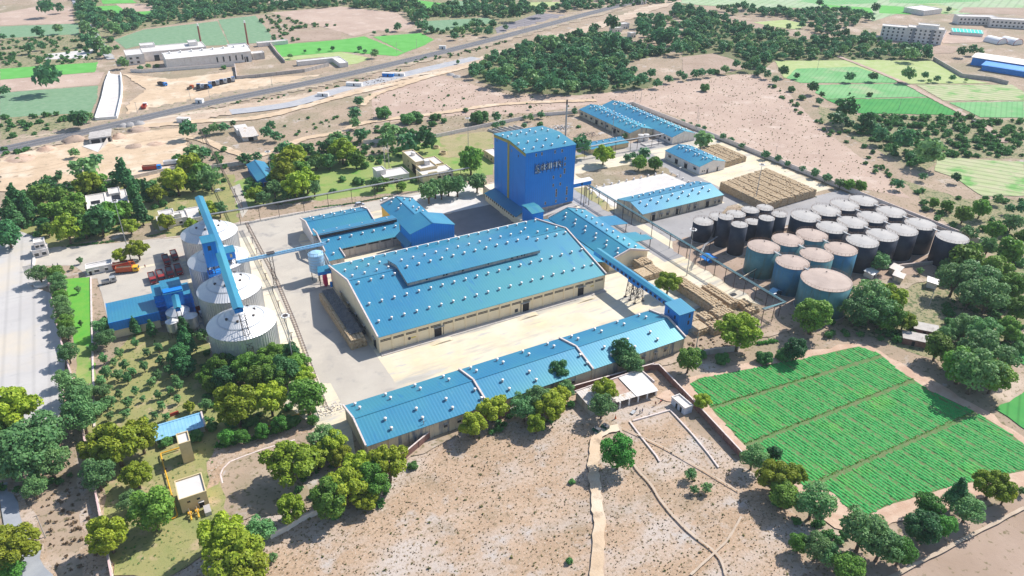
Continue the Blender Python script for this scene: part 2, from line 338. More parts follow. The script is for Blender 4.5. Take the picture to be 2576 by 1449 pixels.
# ------------------------------------------------------------------ ground
def P(sh, s): return [(sh, float(a.split(',')[0]), float(a.split(',')[1])) for a in s.split()]
ground = sheet('ground', [(-2500,-300),(6000,-300),(6000,6000),(-2500,6000)], dry, 0)
zc = [.02]
HARD = (yardm, roadm, asph, slabm, lot, hwy, ballast, newbed, lawngreen, solar)
def ragged(pts, amp, step=3.5):
    """natural edges: break a border into short uneven steps"""
    P = [g(*q) if isinstance(q[0], str) else Vector((q[0], q[1], 0)) for q in pts]; out = []; rr = random.Random(len(P)*17+3)
    for a, b in zip(P, P[1:]+P[:1]):
        n = max(1, min(60, int((b-a).length/step))); d = (b-a); e = Vector((-d.y, d.x, 0)).normalized()
        for i in range(n):
            q = a+d*(i/n)+(e*rr.uniform(-amp, amp) if i else Vector()); out.append((q.x, q.y))
    return out
def lay(name, pts, m, up=.004):
    zc[0] += up; amp = .12 if m in HARD else (.45 if name in ('crop_field', 'ploughed_field', 'field_soil') else 1.1)
    return sheet(name, ragged(pts, amp), m, zc[0])
lay('dry_field', P('D','640,1160 905,1160 1130,1040 1290,960 1445,985 1650,930 1740,1080 1880,1180 2010,1300 2180,1449 2300,1600 700,1600 600,1449'), dry_near)
lay('dry_field', P('D','200,1090 560,1110 880,1000 880,1150 640,1300 700,1449 700,1600 200,1600'), dry_near)
lay('dry_field', P('D','2010,1449 2210,1400 2400,1310 2576,1240 2700,1180 2700,1600 2100,1600'), brownf)
lay('ploughed_field', P('D','1450,250 1700,210 1900,180 1990,240 2060,320 2200,420 2290,500 2150,470 1950,420 1800,350 1700,290 1580,260'), pinkish)
lay('bare_ground', P('T2','230,700 480,600 760,570 1000,640 1300,720 1800,700 2350,650 2575,600 2575,900 2200,760 1800,800 1500,850 800,880 250,930'), pinkish)
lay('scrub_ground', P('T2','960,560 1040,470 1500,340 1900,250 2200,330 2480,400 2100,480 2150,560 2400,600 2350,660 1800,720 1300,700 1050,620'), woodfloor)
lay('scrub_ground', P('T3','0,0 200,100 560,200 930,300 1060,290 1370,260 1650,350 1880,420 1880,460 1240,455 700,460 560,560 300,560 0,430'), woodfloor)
lay('scrub_ground', P('T3','1330,870 2150,870 2280,930 2576,890 2576,1200 1980,1190 1800,1300 1500,1150 1050,920 1030,800'), scrubm)
lay('scrub_ground', P('T6','1650,-100 2100,50 2576,60 2576,1300 2300,1300 2000,1300 1650,1180 1200,1000 1250,850 1300,640 1500,600 2000,560 2160,400'), scrubm)
lay('scrub_ground', P('T2','0,0 1600,0 1500,120 1180,260 760,260 600,250 620,140 480,90 0,60'), scrubm)
lay('scrub_ground', P('T1','560,0 2575,0 2575,60 2050,110 1930,110 1640,140 1080,215 860,290 820,380 600,350 560,150'), scrubm)
lay('scrub_ground', P('T1','0,290 600,255 730,380 740,470 0,520'), scrubm)
lay('scrub_ground', P('T1','0,880 700,850 620,940 0,1080'), scrubm)
lay('bare_ground', P('T1','0,1170 650,1010 1000,930 1500,880 1800,930 2575,820 2575,1100 1900,1200 1500,1130 1480,1400 1000,1449 0,1449'), dry)
lay('ploughed_field', P('T1','0,100 250,55 540,60 560,180 0,190'), pinkish)
lay('crop_field', P('T1','0,200 590,178 600,258 0,290'), crop_teal)
lay('crop_field', P('T1','0,520 740,470 715,545 0,602'), crop_bright)
lay('ploughed_field', P('T1','0,604 715,547 790,545 740,640 0,700'), pinkish)
lay('crop_field', P('T1','0,702 740,646 730,750 690,850 0,890'), crop_teal)
lay('bare_ground', P('T1','340,410 720,370 640,440 330,450'), slabm)
lay('crop_field', P('T1','865,300 1080,225 1640,160 1725,340 1550,345 1050,345 950,370'), crop_teal)
lay('crop_field', P('T1','1648,150 1930,118 2050,270 2040,320 1735,338'), crop_teal)
lay('crop_field', P('T1','700,50 930,40 1160,85 1150,122 760,110'), crop_bright)
lay('ploughed_field', P('T1','870,30 1140,28 1165,82 960,92'), pinkish)
lay('crop_field', P('T1','760,0 1000,0 1030,22 780,30'), crop_bright)
lay('ploughed_field', P('T1','2055,250 2575,215 2575,298 2080,330'), brownf)
lay('crop_field', P('T1','2065,342 2575,300 2750,275 3055,400 2990,425 2575,390 2130,430'), crop_bright)
lay('crop_field', P('T1','2140,432 2575,392 2800,440 2700,480 2560,500 2510,490 2440,430 2150,460'), crop_yel)
lay('ploughed_field', P('T1','2040,95 2575,50 3000,100 3120,200 3000,245 2850,228 2670,278 2575,240 2330,180'), pinkish)
lay('ploughed_field', P('T1','1900,0 2200,0 2100,25 1930,20'), pinkish)
lay('crop_field', P('T2','240,278 600,250 700,300 620,345 480,398'), crop_bright)
lay('crop_field', P('T2','640,160 1100,135 1180,170 820,225 640,240'), crop_teal)
lay('crop_field', P('T2','560,0 800,30 790,60 650,75'), crop_bright)
lay('crop_field', P('T2','830,0 1000,20 960,70 850,60'), crop_teal)
lay('crop_field', P('T2','1400,20 1650,15 1640,50 1420,60'), crop_yel)
lay('kiln_yard', P('T2','1160,212 1500,100 1790,120 1690,165 1180,265'), solar)
lay('crop_field', P('T3','-200,0 2576,-100 2576,60 2100,110 1700,80 1440,160 1300,100 850,60 560,60 130,40'), crop_pale)
lay('crop_field', P('T3','1000,30 1420,60 1440,100 1220,85'), crop_bright)
lay('crop_field', P('T3','1490,40 1780,60 1720,110 1480,100'), crop_bright)
lay('ploughed_field', P('T3','2120,55 2576,60 2576,115 2080,95'), brownf)
lay('crop_field', P('T3','1740,40 1900,20 2080,70 2010,110 1830,90'), crop_strip)
lay('crop_field', P('T3','860,10 1200,-40 1500,-30 1460,25 1080,40'), crop_far)
lay('crop_field', P('T3','1560,-30 2200,-60 2250,10 1800,30 1560,20'), crop_far)
lay('ploughed_field', P('T3','240,155 370,130 1055,290 930,300 560,215'), brownf)
lay('crop_field', P('T3','530,170 780,150 940,185 870,225 700,205'), crop_yel)
lay('bare_ground', P('T3','1330,280 1560,270 1960,335 2100,360 2050,400 1870,410 1650,340 1400,300'), brownf)
lay('bare_ground', P('T3','1930,240 2300,230 2300,320 1960,330'), pinkish)
lay('crop_field', P('T3','700,462 1242,456 1628,612 1600,626 890,626 760,585'), crop_yel)
lay('crop_field', P('T3','860,520 1310,505 1628,612 1600,626 890,626 780,590'), crop_far)
lay('crop_field', P('T3','1260,452 1890,462 2110,590 2330,632 1690,634'), crop_yel)
lay('crop_field', P('T3','1030,642 1660,632 1850,732 1080,748 1000,700'), crop_far)
lay('crop_field', P('T3','1080,752 1870,740 2130,872 1330,855 1190,800'), crop_deep)
lay('crop_field', P('T3','1760,640 2490,642 2576,700 2576,762 1970,762'), crop_strip)
lay('crop_field', P('T3','2010,775 2576,768 2576,890 2250,888'), crop_far)
lay('crop_field', P('T3','1930,1188 2576,1225 2576,1480 2260,1480 2050,1340 1900,1290'), crop_strip)
lay('ploughed_field', P('T3','0,430 230,405 380,450 470,520 300,560 60,585 0,590'), brownf)
# the big green field at the right, its soil margin and the fields beyond
lay('field_margin', P('D','1650,1000 1735,950 1900,905 2060,880 2160,860 2290,930 2470,1030 2600,1120 2600,1215 2330,1290 2190,1340 2100,1330 2000,1240 1860,1130 1740,1020'), dirtred)
FIELD = P('D','1735,967 1760,952 1850,936 1950,916 2070,893 2160,873 2210,890 2267,938 2340,985 2440,1032 2520,1078 2600,1135 2600,1180 2530,1195 2450,1215 2370,1232 2247,1268 2180,1301 2150,1290 2117,1266 2095,1240 2027,1228 1874,1122 1789,1028')
field = lay('field_soil', FIELD, soil)
lay('crop_field', P('D','2503,1030 2600,975 2600,1095'), crop_deep)
lay('crop_field', P('D','2530,890 2600,880 2600,935'), crop_deep)
# compound surfaces
lay('compound_ground', [(-34,300),(-28,205),(-26,160),(30,148),(72,157),(146,155),(210,150),(330,150),(334,330),(332,412),(255,418),(176,410),(120,388),(60,380),(-35,375),(-60,330)], dry)
lay('garden_lawn', P('D','590,540 640,520 860,500 1060,480 1240,440 1240,330 1110,345 1000,380 900,400 700,420 590,460'), lawn)
lay('garden_lawn', P('D','300,420 590,440 600,560 420,600 380,560 260,600 60,640 40,560 150,440'), orchardm)
lay('garden_lawn', P('D','1105,345 1240,330 1240,370 1180,400 1110,395'), lawndry)
lay('garden_lawn', P('T7','720,-60 1000,-380 1580,-420 1620,100 2430,230 2060,340 1650,430 1600,560 1750,1150 1300,1449 860,1449 740,560 650,380'), orchardm)
lay('garden_lawn', P('T4','490,660 690,645 700,1180 560,1160'), lawngreen)
lay('garden_lawn', P('T4','560,1150 700,1170 700,1449 560,1449'), lawn)
lay('path', P('T7','1620,520 2000,400 2440,290 2450,330 1850,530 1700,640 1650,760 1560,800 1560,600'), dry_near)
lay('parking_ground', P('D','-20,700 60,715 130,740 165,900 160,1010 140,1090 -20,1090'), lot)
lay('parking_ground', P('D','-20,560 100,600 100,720 -20,720'), lot)
lay('yard', [(-12,320),(40,160),(44,178),(200,178),(212,160),(212,250),(268,250),(268,238),(328,238),(328,330),(214,330),(210,345),(190,345),(190,330),(120,322),(60,322),(10,322)], yardm)
lay('road', P('T4','200,560 400,430 1380,345 1800,240 2575,100 2575,130 2300,200 2250,390 2575,1449 2420,1449 1840,260 1850,300 1700,420 1380,480 1130,420 850,640 700,660 560,560'), roadm)
lay('road', [(44,178),(63,178),(63,322),(163,322),(163,334),(15,334),(-22,322),(-22,314),(46,314)], roadm)
lay('road', P('T4','1740,-30 1810,-60 1880,130 1830,200'), roadm)
lay('road', [(190,340),(192,329),(300,329),(310,322),(320,322),(318,334),(290,342)], roadm)
lay('road', [(207,214),(207,330),(196,330),(196,214)], asph)
lay('road', [(212,228),(232,228),(262,246),(276,246),(276,330),(264,330),(264,250),(212,249)], asph)
lay('road', [(262,228),(270,216),(330,214),(330,234),(276,236)], asph)
lay('tank_farm_ground', [(212,228),(206,220),(207,163),(216,144),(250,163),(318,148),(331,160),(331,208),(262,212),(262,228)], brownf)
lay('road', [(203,341),(268,341),(268,331),(330,331),(330,345),(280,345),(240,347)], asph)
lay('concrete_slab', [(211,271.5),(211.5,296),(263,296),(265.5,271)], slabm)
lay('court', [(128,262),(158,262),(158,303),(128,303)], M('court_shadow_tone',(.20,.195,.20),(.25,.24,.24),.1,.35,.65,rough=.9))  # paving colour darkened here to carry the tower's cast shadow
lay('court', [(121,303),(161,303),(161,331),(121,331)], slabm)
lay('truck_yard', [(-18,312),(-16,262),(14,262),(14,312)], roadm)
lay('concrete_apron', [(33,208),(41,208),(44.5,322),(36,322)], yardm)
lay('bare_ground', P('S3','105,660 450,600 700,560 840,600 960,690 850,655 560,715 220,785'), dry)
lay('grass_strip', P('R2','1270,890 1440,870 1800,1170 1720,1190 1480,1040'), lawndry)
lay('grass_strip', [(207,345),(240,343),(240,338),(207,338)], lawndry)
lay('bare_ground', P('S3','40,330 150,190 330,330 210,370 110,380'), dry)
lay('public_road', P('D','-5,1220 20,1215 150,1470 150,1600 60,1600'), hwy)
lay('road_shoulder', P('D','20,1215 62,1250 145,1449 145,1600 138,1600 135,1449'), dry_near)
# railway corridor
rdry = M('rail_verge',(.40,.31,.23),(.32,.25,.18),.08,.35,.65,patches=[((.54,.43,.31),.06,.5,.66,-30,.3,2)],spots=[((.14,.17,.08),.35,.58,.66),((.2,.15,.1),.9,.6,.68)],rough=1,bump=.6,bscale=.8)
rpale = M('rail_works',(.56,.43,.32),(.46,.34,.25),.1,.35,.65,patches=[((.62,.52,.40),.08,.5,.66,-30,.3,2),((.36,.27,.2),.3,.6,.7)],spots=[((.16,.18,.08),.4,.62,.7)],rough=1,bump=.6,bscale=.8)
lay('cutting_floor', P('T1','0,1200 300,1130 700,1060 1050,1000 1420,960 1400,1250 1100,1380 760,1350 500,1449 0,1449'), sand)
lay('sand_yard', P('T1','925,560 1300,600 1770,540 1790,600 2575,560 1500,820 950,900 960,800 1100,680'), sand)
strip('embankment', P('T1','-300,1210 0,1120 640,985 1500,790 2575,575 3600,330 4500,90 5200,-90'), 30, rdry, zc[0]+.02)
strip('embankment', P('T1','1000,960 1730,835 2575,690 3075,565 3700,440 4500,200 5100,0'), 20, rpale, zc[0]+.035)
rail, RQ = strip('railway_bed', P('T1','-300,1215 0,1140 640,1000 1500,800 2575,575 3600,330 4500,90 5200,-90'), 13, ballast, zc[0]+.05)
strip('track_bed', P('T1','1740,850 2200,790 2575,680 2875,610 3200,530 3600,440'), 12, newbed, zc[0]+.065)
strip('dirt_road', P('T1','1000,960 1500,920 2000,880 2575,730 3000,630 3375,545 3700,455'), 8, sand, zc[0]+.08)
strip('dirt_road', P('T1','-50,1320 400,1240 900,1100 1400,1030 1900,1180 2300,1050 2575,1000 2750,930 3300,860 3800,790 4500,760'), 6, sand, zc[0]+.095)
strip('dirt_road', P('T2','150,800 250,720 480,640 700,570 820,540'), 6, sand, zc[0]+.11)
strip('dirt_road', P('T1','840,450 700,250 600,90 560,-30'), 7, newbed, zc[0]+.125)
strip('dirt_road', P('T3','1150,420 1245,455 1640,615 1870,735 2130,870 2260,935 2430,1080'), 4.5, pinkish, zc[0]+.12)
strip('dirt_road', P('T8','2100,330 1950,380 1910,540 1905,700 1930,900 1945,1100 1930,1449 1900,1700'), 3.2, sand, zc[0]+.13)
strip('footpath', P('T8','2100,330 2200,600 2330,760 2420,900 2600,1100 2830,1290 2900,1449'), .7, path_m, zc[0]+.14)
strip('footpath', P('T8','2100,330 2400,470 2700,640 3000,820'), .45, path_m, zc[0]+.145)
strip('footpath', P('T9','440,1010 340,1180 230,1290 60,1449'), .6, path_m, zc[0]+.15)
strip('footpath', P('T9','2576,940 2100,1190 1700,1400 1500,1500'), 1.0, path_m, zc[0]+.155)
for k in (-2.6, 2.6):                                  # two running tracks on the ballast
    mb = MB()
    for a, b in zip(RQ[:-1], RQ[1:]):
        d = (b-a).normalized(); e = Vector((-d.y, d.x, 0))
        for s in (-.8, .8): mb.bar(a+e*(k+s)+Vector((0,0,zc[0]+.28)), b+e*(k+s)+Vector((0,0,zc[0]+.28)), .16, .22)
    o = mb.build('railway_track', pipegrey); structure(o)
ZTOP = zc[0]+.16

# ------------------------------------------------------------------ roof ventilator, shared by all the blue roofs
vb = MB(); vb.cur = 1; vb.lathe([(.44,-.35),(.36,.1),(.31,.15),(.31,.58)], n=10); vb.cur = 0
vb.lathe([(.33,.56),(.47,.64),(.53,.78),(.46,.94),(.25,1.05),(.02,1.08)], n=12)
VENT = vb.mesh('ventilator', [ventm, ventneck], smooth=True)
def slab(mb, a, b, c, d, t=.14):
    """a sloping roof sheet through four corners, thickness t downwards"""
    mb.prism([a, b, c, d], (0,0,-t))
def gable(name, label, x0, x1, y0, y1, ze, zr, axis='x', rp=.5, wall=cream, roof=None, ov=.5, vents=(), parapets='', pil=0, pilside='', group=None, windows=(), doors=(), cat='warehouse', zb=None):
    """a shed; axis = direction of the ridge. vents: list of (x, y); windows/doors: (side, centre, width, z0, z1)"""
    cx, cy = (x0+x1)/2, (y0+y1)/2
    t = thing(name, label, cat, (cx, cy, 0), group)
    zb = ze if zb is None else zb                    # eave height on the far side
    if axis == 'x': rr = y0+(y1-y0)*rp; prof = [(y0,0),(y1,0),(y1,zb-.15),(rr,zr-.15),(y0,ze-.15)]; w = MB().prism([(x0,p,q) for p, q in prof], (x1-x0,0,0))
    else: rr = x0+(x1-x0)*rp; prof = [(x0,0),(x1,0),(x1,zb-.15),(rr,zr-.15),(x0,ze-.15)]; w = MB().prism([(p,y1,q) for p, q in prof], (0,y0-y1,0))
    roof = roof or (roofx if axis == 'x' else roofy)
    def zat(x, y):
        p = y if axis == 'x' else x; a, b = (y0, y1) if axis == 'x' else (x0, x1)
        return ze+(zr-ze)*(p-a)/(rr-a) if p < rr else zb+(zr-zb)*(b-p)/(b-rr)
    # pilasters belong to the wall
    for side in pilside:
        if side in 'SN':
            y = y0-.12 if side == 'S' else y1+.12; n = pil
            for i in range(n+1):
                x = x0+.25+(x1-x0-.5)*i/n; w.box(x-.25, y-.12, 0, x+.25, y+.12, (ze if side == 'S' else zb)-.35)
        else:
            x = x0-.12 if side == 'W' else x1+.12; n = max(2, int((y1-y0)/6))
            for i in range(n+1):
                y = y0+.25+(y1-y0-.5)*i/n; w.box(x-.12, y-.2, 0, x+.12, y+.2, zat(cx if axis=='x' else x, y)-.4 if axis=='x' else ze-.4)
    w.build('wall', wall, t)
    r = MB(); s1 = (zr-ze)/(abs(rr-(y0 if axis=='x' else x0)) or 1); s2 = (zr-zb)/(abs((y1 if axis=='x' else x1)-rr) or 1); o = ov
    if axis == 'x':
        slab(r, (x0-.05,y0-o,ze-s1*o),(x1+.05,y0-o,ze-s1*o),(x1+.05,rr,zr),(x0-.05,rr,zr)); slab(r, (x0-.05,rr,zr),(x1+.05,rr,zr),(x1+.05,y1+o,zb-s2*o),(x0-.05,y1+o,zb-s2*o))
        r.bar((x0,rr,zr+.05),(x1,rr,zr+.05),.6,.12)
    else:
        slab(r, (x0-o,y1+.05,ze-s1*o),(x0-o,y0-.05,ze-s1*o),(rr,y0-.05,zr),(rr,y1+.05,zr)); slab(r, (rr,y1+.05,zr),(rr,y0-.05,zr),(x1+o,y0-.05,zb-s2*o),(x1+o,y1+.05,zb-s2*o))
        r.bar((rr,y0,zr+.05),(rr,y1,zr+.05),.6,.12)
    ro = r.build('roof', roof, t)
    for v in vents: inst('ventilator', VENT, ro, (v[0], v[1], zat(v[0], v[1])), v[2] if len(v) > 2 else 1.0, random.random()*6)
    # raised gable parapets with a cap
    for side in parapets:
        m = MB()
        def seg(pts, off):
            for a, b in zip(pts[:-1], pts[1:]): m.bar(Vector(a)+Vector((0,0,.12)), Vector(b)+Vector((0,0,.12)), .5, .75)
        if side in 'WE': X = x0-.3 if side == 'W' else x1+.3; seg([(X,y0-.4,ze),(X,rr,zr),(X,y1+.4,zb)], 0)
        elif side in 'SN': Y = y0-.3 if side == 'S' else y1+.3; seg([(x0-.4,Y,ze),(rr,Y,zr),(x1+.4,Y,zb)], 0)
        m.build('parapet', capm, t)
    def opening(kind, side, c, wd, z0, z1):
        m = MB(); D_ = .09
        if kind == 'door': m.cur = 1
        if side == 'S': m.box(c-wd/2, y0-D_, z0, c+wd/2, y0+.1, z1)
        if side == 'N': m.box(c-wd/2, y1-.1, z0, c+wd/2, y1+D_, z1)
        if side == 'W': m.box(x0-D_, c-wd/2, z0, x0+.1, c+wd/2, z1)
        if side == 'E': m.box(x1-.1, c-wd/2, z0, x1+D_, c+wd/2, z1)
        ob = m.build(kind, [glass, darkm], t)
        if z1-z0 > .8 and wd > .8:
            s = MB(); e = .35
            if side == 'S': s.box(c-wd/2-.2, y0-e-.35, z1+.08, c+wd/2+.2, y0, z1+.2)
            if side == 'N': s.box(c-wd/2-.2, y1, z1+.08, c+wd/2+.2, y1+e+.35, z1+.2)
            if side == 'W': s.box(x0-e-.35, c-wd/2-.2, z1+.08, x0, c+wd/2+.2, z1+.2)
            if side == 'E': s.box(x1, c-wd/2-.2, z1+.08, x1+e+.35, c+wd/2+.2, z1+.2)
            s.build('sunshade' if kind == 'window' else 'canopy', greydirty, ob)
    for q in windows: opening('window', *q)
    for q in doors: opening('door', *q)
    return t, ro, zat

# ------------------------------------------------------------------ the main warehouse
MX0, MX1, MY0, MY1 = 64.4, 159.3, 207.2, 262.0
cols = [67.0+4.79*i for i in range(20)]
vents = [(x, 213.4) for x in cols[:-1]+[157.3]] + [(x, 222.6) for x in cols] + [(x, 234.2) for x in (67.3,72.1,76.8,81.4,143.8,148.6,153.1,157.4)] + \
        [(x, 240.4) for x in (67,71.8,76.6,81.2,147.6,152.3,156.8)] + [(x, 249.8) for x in (67,71.7,76.4,81,147)] + [(x, 258.6) for x in [72.2+4.73*i for i in range(19)]]
doors = [('S', 87.0, 3.6, .4, 4.3), ('S', 122.6, 3.6, .4, 4.3), ('S', 148.3, 3.2, .4, 4.3), ('W', 211.5, 2.6, 0, 4.2)]
main, mroof, mz = gable('warehouse', 'huge blue roofed warehouse with long cream front and raised middle roof', MX0, MX1, MY0, MY1, 7.3, 14.5, 'x', (237-MY0)/(MY1-MY0), cream,
    vents=vents, parapets='WE', pil=20, pilside='S', doors=doors, windows=[('W', y, 1.2, 2.2, 3.4) for y in (222, 231, 240, 249)], zb=8.6)
m = MB()                                           # louvre bands between the pilasters
for i in range(20):
    x = MX0+.6+(MX1-MX0-.5)*i/20
    if i in (): continue
    for z in (4.75, 5.25): m.box(x, MY0-.07, z, x+3.9, MY0+.05, z+.3)
m.build('louvre_band', darkm, main)
m = MB(); m.box(MX0, MY0-2.2, 0, MX1, MY0-.01, .55); m.build('loading_plinth', concrete, main)
for x in (87.0, 122.6, 148.3):                      # ramps up to the three doors
    m = MB(); m.prism([(x-7.5,MY0-4.6,0),(x+2.4,MY0-4.6,0),(x+2.4,MY0-4.6,.85),(x-1.0,MY0-4.6,.85)], (0,2.2,0)); m.box(x+2.5,MY0-4.6,0,x+3.4,MY0-2.2,.5); m.build('ramp', yardm, main)
m = MB(); m.box(96.6, MY0-.1, 0, 0, 0, 0) if False else None
m = MB(); m.box(118.2, MY0-.09, 1.2, 119.6, MY0+.05, 2.6); m.build('window', glass, main)
# wall notices: round mark with a yellow arrow, and a yellow plate
m = MB(); m.cur = 0; m.tube((75.6,MY0-.16,3.0),(75.6,MY0+.02,3.0),.55,14); m.cur = 1; m.box(76.3,MY0-.1,2.9,78.0,MY0+.02,3.2); m.build('notice', [steel, M('notice_yellow',(.7,.55,.05))], main)
m = MB(); m.box(152.6,MY0-.1,3.2,154.8,MY0+.02,3.5); m.build('notice', M('notice_yellow',(.7,.55,.05)), main)
# raised middle roof
mon = MB(); mx0, mx1, my0, my1 = 83.6, 140.9, 227.0, 247.4
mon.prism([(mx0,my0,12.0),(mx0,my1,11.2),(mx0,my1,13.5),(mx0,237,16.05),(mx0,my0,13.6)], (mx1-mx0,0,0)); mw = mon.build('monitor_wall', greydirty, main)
m = MB(); slab(m,(mx0-.3,my0-.7,13.7),(mx1+.3,my0-.7,13.7),(mx1+.3,237,16.2),(mx0-.3,237,16.2)); slab(m,(mx0-.3,237,16.2),(mx1+.3,237,16.2),(mx1+.3,my1+.7,13.6),(mx0-.3,my1+.7,13.6))
mr = m.build('monitor_roof', roofx, main)
for i in range(12):
    inst('ventilator', VENT, mr, (86.6+4.8*i, 234.4, 15.5), 1, i); inst('ventilator', VENT, mr, (86.8+4.8*i, 240.6, 15.3), 1, i*2)
m = MB()
for x in (91, 98, 99.2, 106, 117, 127.5, 130, 132, 133.2): m.box(x, my0-.06, 12.6, x+.7, my0+.05, 13.2)
m.build('window_band', darkm, main)
# gutter pipe along the back eave
m = MB(); m.box(66, 262.6, 7.7, 158.5, 263.3, 8.25); m.build('gutter', whitewash, main)

# ------------------------------------------------------------------ the long near shed
ncols = [46.5+9.7*i for i in range(12)]
nv = []
for i in range(12): nv += [(45.8+9.75*i, 177.0), (46.2+9.75*i, 173.6)]
for i in range(12): nv += [(51.0+9.75*i, 164.9), (51.4+9.75*i, 161.2)]
nv = [(x, y) for x, y in nv if x < 158]
near, nroof, nz = gable('warehouse', 'long low blue roofed shed with stained cream wall behind roadside trees', 43.0, 159.2, 159.0, 178.6, 5.6, 8.1, 'x', .5, creamdirty, vents=nv, parapets='WE',
    pil=18, pilside='S', windows=[('S', x, 1.2, 2.2, 3.6) for x in (67.5,72,80,84,109,113,137,141.5,146.5,151)])
for x in (81.7, 120.3):
    m = MB(); 
    for a, b in (((x,158.4,5.65),(x,168.8,8.3)),((x,168.8,8.3),(x,179.2,5.65))): m.bar(a, b, .55, .7)
    m.build('dividing_parapet', capm, near)

# ------------------------------------------------------------------ right hall and its canopies
hv = []
for i in range(6): hv += [(176.0, 262-8.1*i), (174.0, 259.6-8.1*i)]
for i in range(6): hv += [(182.2, 262.6-8.1*i), (184.4, 261-8.1*i)]
hall, hroof, hz = gable('warehouse', 'blue roofed hall beside the tower with cream gable behind sack piles', 169.6, 189.3, 218.0, 266.0, 5.6, 8.6, 'y', .5, cream, vents=hv, parapets='SN')
m = MB(); slab(m,(159.6,266,6.4),(159.6,221,6.4),(169.3,217.5,5.1),(169.3,266,5.1)); m.build('link_roof', roofy, hall)
for pts in ([(190,257.5),(199.5,255.4),(199.5,245.4),(190,246.6)], [(190,237.6),(197,236.4),(197.3,233),(199.9,232.4),(199.9,227.6),(190,227.8)]):
    m = MB(); m.prism([(x,y,5.2-(x-190)*.05) for x,y in pts[::-1]], (0,0,-.15)); c = m.build('canopy_roof', roofx, hall)
    m = MB(); 
    for x, y in ((199, max(p[1] for p in pts)-2.4), (199, min(p[1] for p in pts)+.6)): m.box(x-.12,y-.12,0,x+.12,y+.12,4.6)
    m.build('post', steel, hall)

# ------------------------------------------------------------------ sheds left of the court
bv = [(71+4.85*i, 314.0) for i in range(6)] + [(71.4+4.85*i, 309.6) for i in range(6)]
shA, r_, _ = gable('warehouse', 'blue roofed shed by the main road, left of the yellow ended wing', 67.6, 96.0, 297.5, 316.8, 6.2, 8.7, 'x', .5, whitewash, vents=bv, parapets='WE')
shC = thing('warehouse', 'stepped blue roofed shed with grey stained bays', 'warehouse', (88,287,0))
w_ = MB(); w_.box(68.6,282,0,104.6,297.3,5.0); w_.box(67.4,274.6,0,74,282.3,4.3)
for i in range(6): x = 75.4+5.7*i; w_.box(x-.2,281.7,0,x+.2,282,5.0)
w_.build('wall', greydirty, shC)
m = MB(); slab(m,(68.2,281.2,5.2),(104.8,281.2,5.2),(104.8,291,7.4),(68.2,291,7.4)); slab(m,(67.2,274,4.5),(74.2,274,4.5),(74.2,281.25,5.18),(67.2,281.25,5.18)); rC = m.build('roof', roofx, shC)
for i in range(7): inst('ventilator', VENT, rC, (71.5+5.1*i, 287.6, 6.6), 1, i)
inst('ventilator', VENT, rC, (70.6, 278.2, 4.9))
m = MB(); m.box(68.4,291,7.3,104.2,291.6,9.0); m.build('step_wall', steel, shC)
m = MB(); slab(m,(68.2,290.3,9.1),(104.4,290.3,9.1),(104.4,297.4,8.1),(68.2,297.4,8.1)); r2 = m.build('upper_roof', roofx, shC)
for i in range(6): inst('ventilator', VENT, r2, (71.8+5.8*i, 294.8, 8.2), .6, i)
m = MB(); m.bar((67.9,281,5.7),(67.9,291.5,9.6),.4,1.0); m.bar((67.9,291.5,9.6),(67.9,297.5,8.8),.4,1.); m.bar((67.0,274,5.0),(67.0,281.5,5.9),.4,.8); m.bar((74.4,274,4.8),(74.4,281.6,5.5),.35,.6); m.build('parapet', capm, shC)
m = MB()
for i in range(5): x = 75.9+5.7*i; m.box(x,281.92,3.9,x+4.6,282.05,4.5)
m.build('louvre_band', darkm, shC)
wv = [(109.2,311),(111.2,313.4),(115.6,310.4),(118.4,310.2),(109.4,302.4),(111.6,304.8),(115.8,300),(118.4,299.6),(116,296.2),(118.6,295.4)]
wing, r_, _ = gable('warehouse', 'blue roofed wing with yellow end wall reaching from the blue block to the road', 105.3, 121.2, 281.2, 314.2, 6.6, 9.1, 'y', .5, M('mustard_wall',(.62,.42,.08),(.55,.38,.1),.5,.4,.6), vents=wv, parapets='N')
block, r_, _ = gable('mill_block', 'tall all blue gabled block at the corner of the huge warehouse and the dark court', 101.7, 121.8, 267.6, 281, 12.0, 14.9, 'y', .5, bluex, cat='factory building')
m = MB(); m.prism([(101.6,268,7.5),(101.6,281,7.5),(99.3,281,5.6),(99.3,268,5.6)], (0,0,-.15)); m.build('side_roof', roofy, block)
m = MB(); m.box(101.62,268.4,7.8,101.74,280.6,11.4) ; m.cur=0
m = MB(); m.box(101.6,280.3,8.2,101.68,281.04,11.9); m.build('edge_strip', yellow, block)

# ------------------------------------------------------------------ the tower
tw = thing('tower_block', 'tall windowless looking blue tower with white lettering and vented roof', 'tower', (177, 293.5, 0))
TX0, TX1, TY0, TY1 = 163.3, 190.5, 278.2, 308.9
m = MB(); m.prism([(TX0,TY0,5.2),(TX0,TY1,5.2),(TX0,TY1,33.9),(TX0,293.2,35.4),(TX0,TY0,33.9)], (TX1-TX0,0,0)); m.build('cladding', bluex, tw)
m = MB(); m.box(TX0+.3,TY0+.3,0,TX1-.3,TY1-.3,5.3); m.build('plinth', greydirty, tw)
m = MB(); slab(m,(TX0-.3,TY0-.4,34.1),(TX1+.3,TY0-.4,34.1),(TX1+.3,293.2,35.7),(TX0-.3,293.2,35.7)); slab(m,(TX0-.3,293.2,35.7),(TX1+.3,293.2,35.7),(TX1+.3,TY1+.4,34.1),(TX0-.3,TY1+.4,34.1)); tr = m.build('roof', roofx, tw)
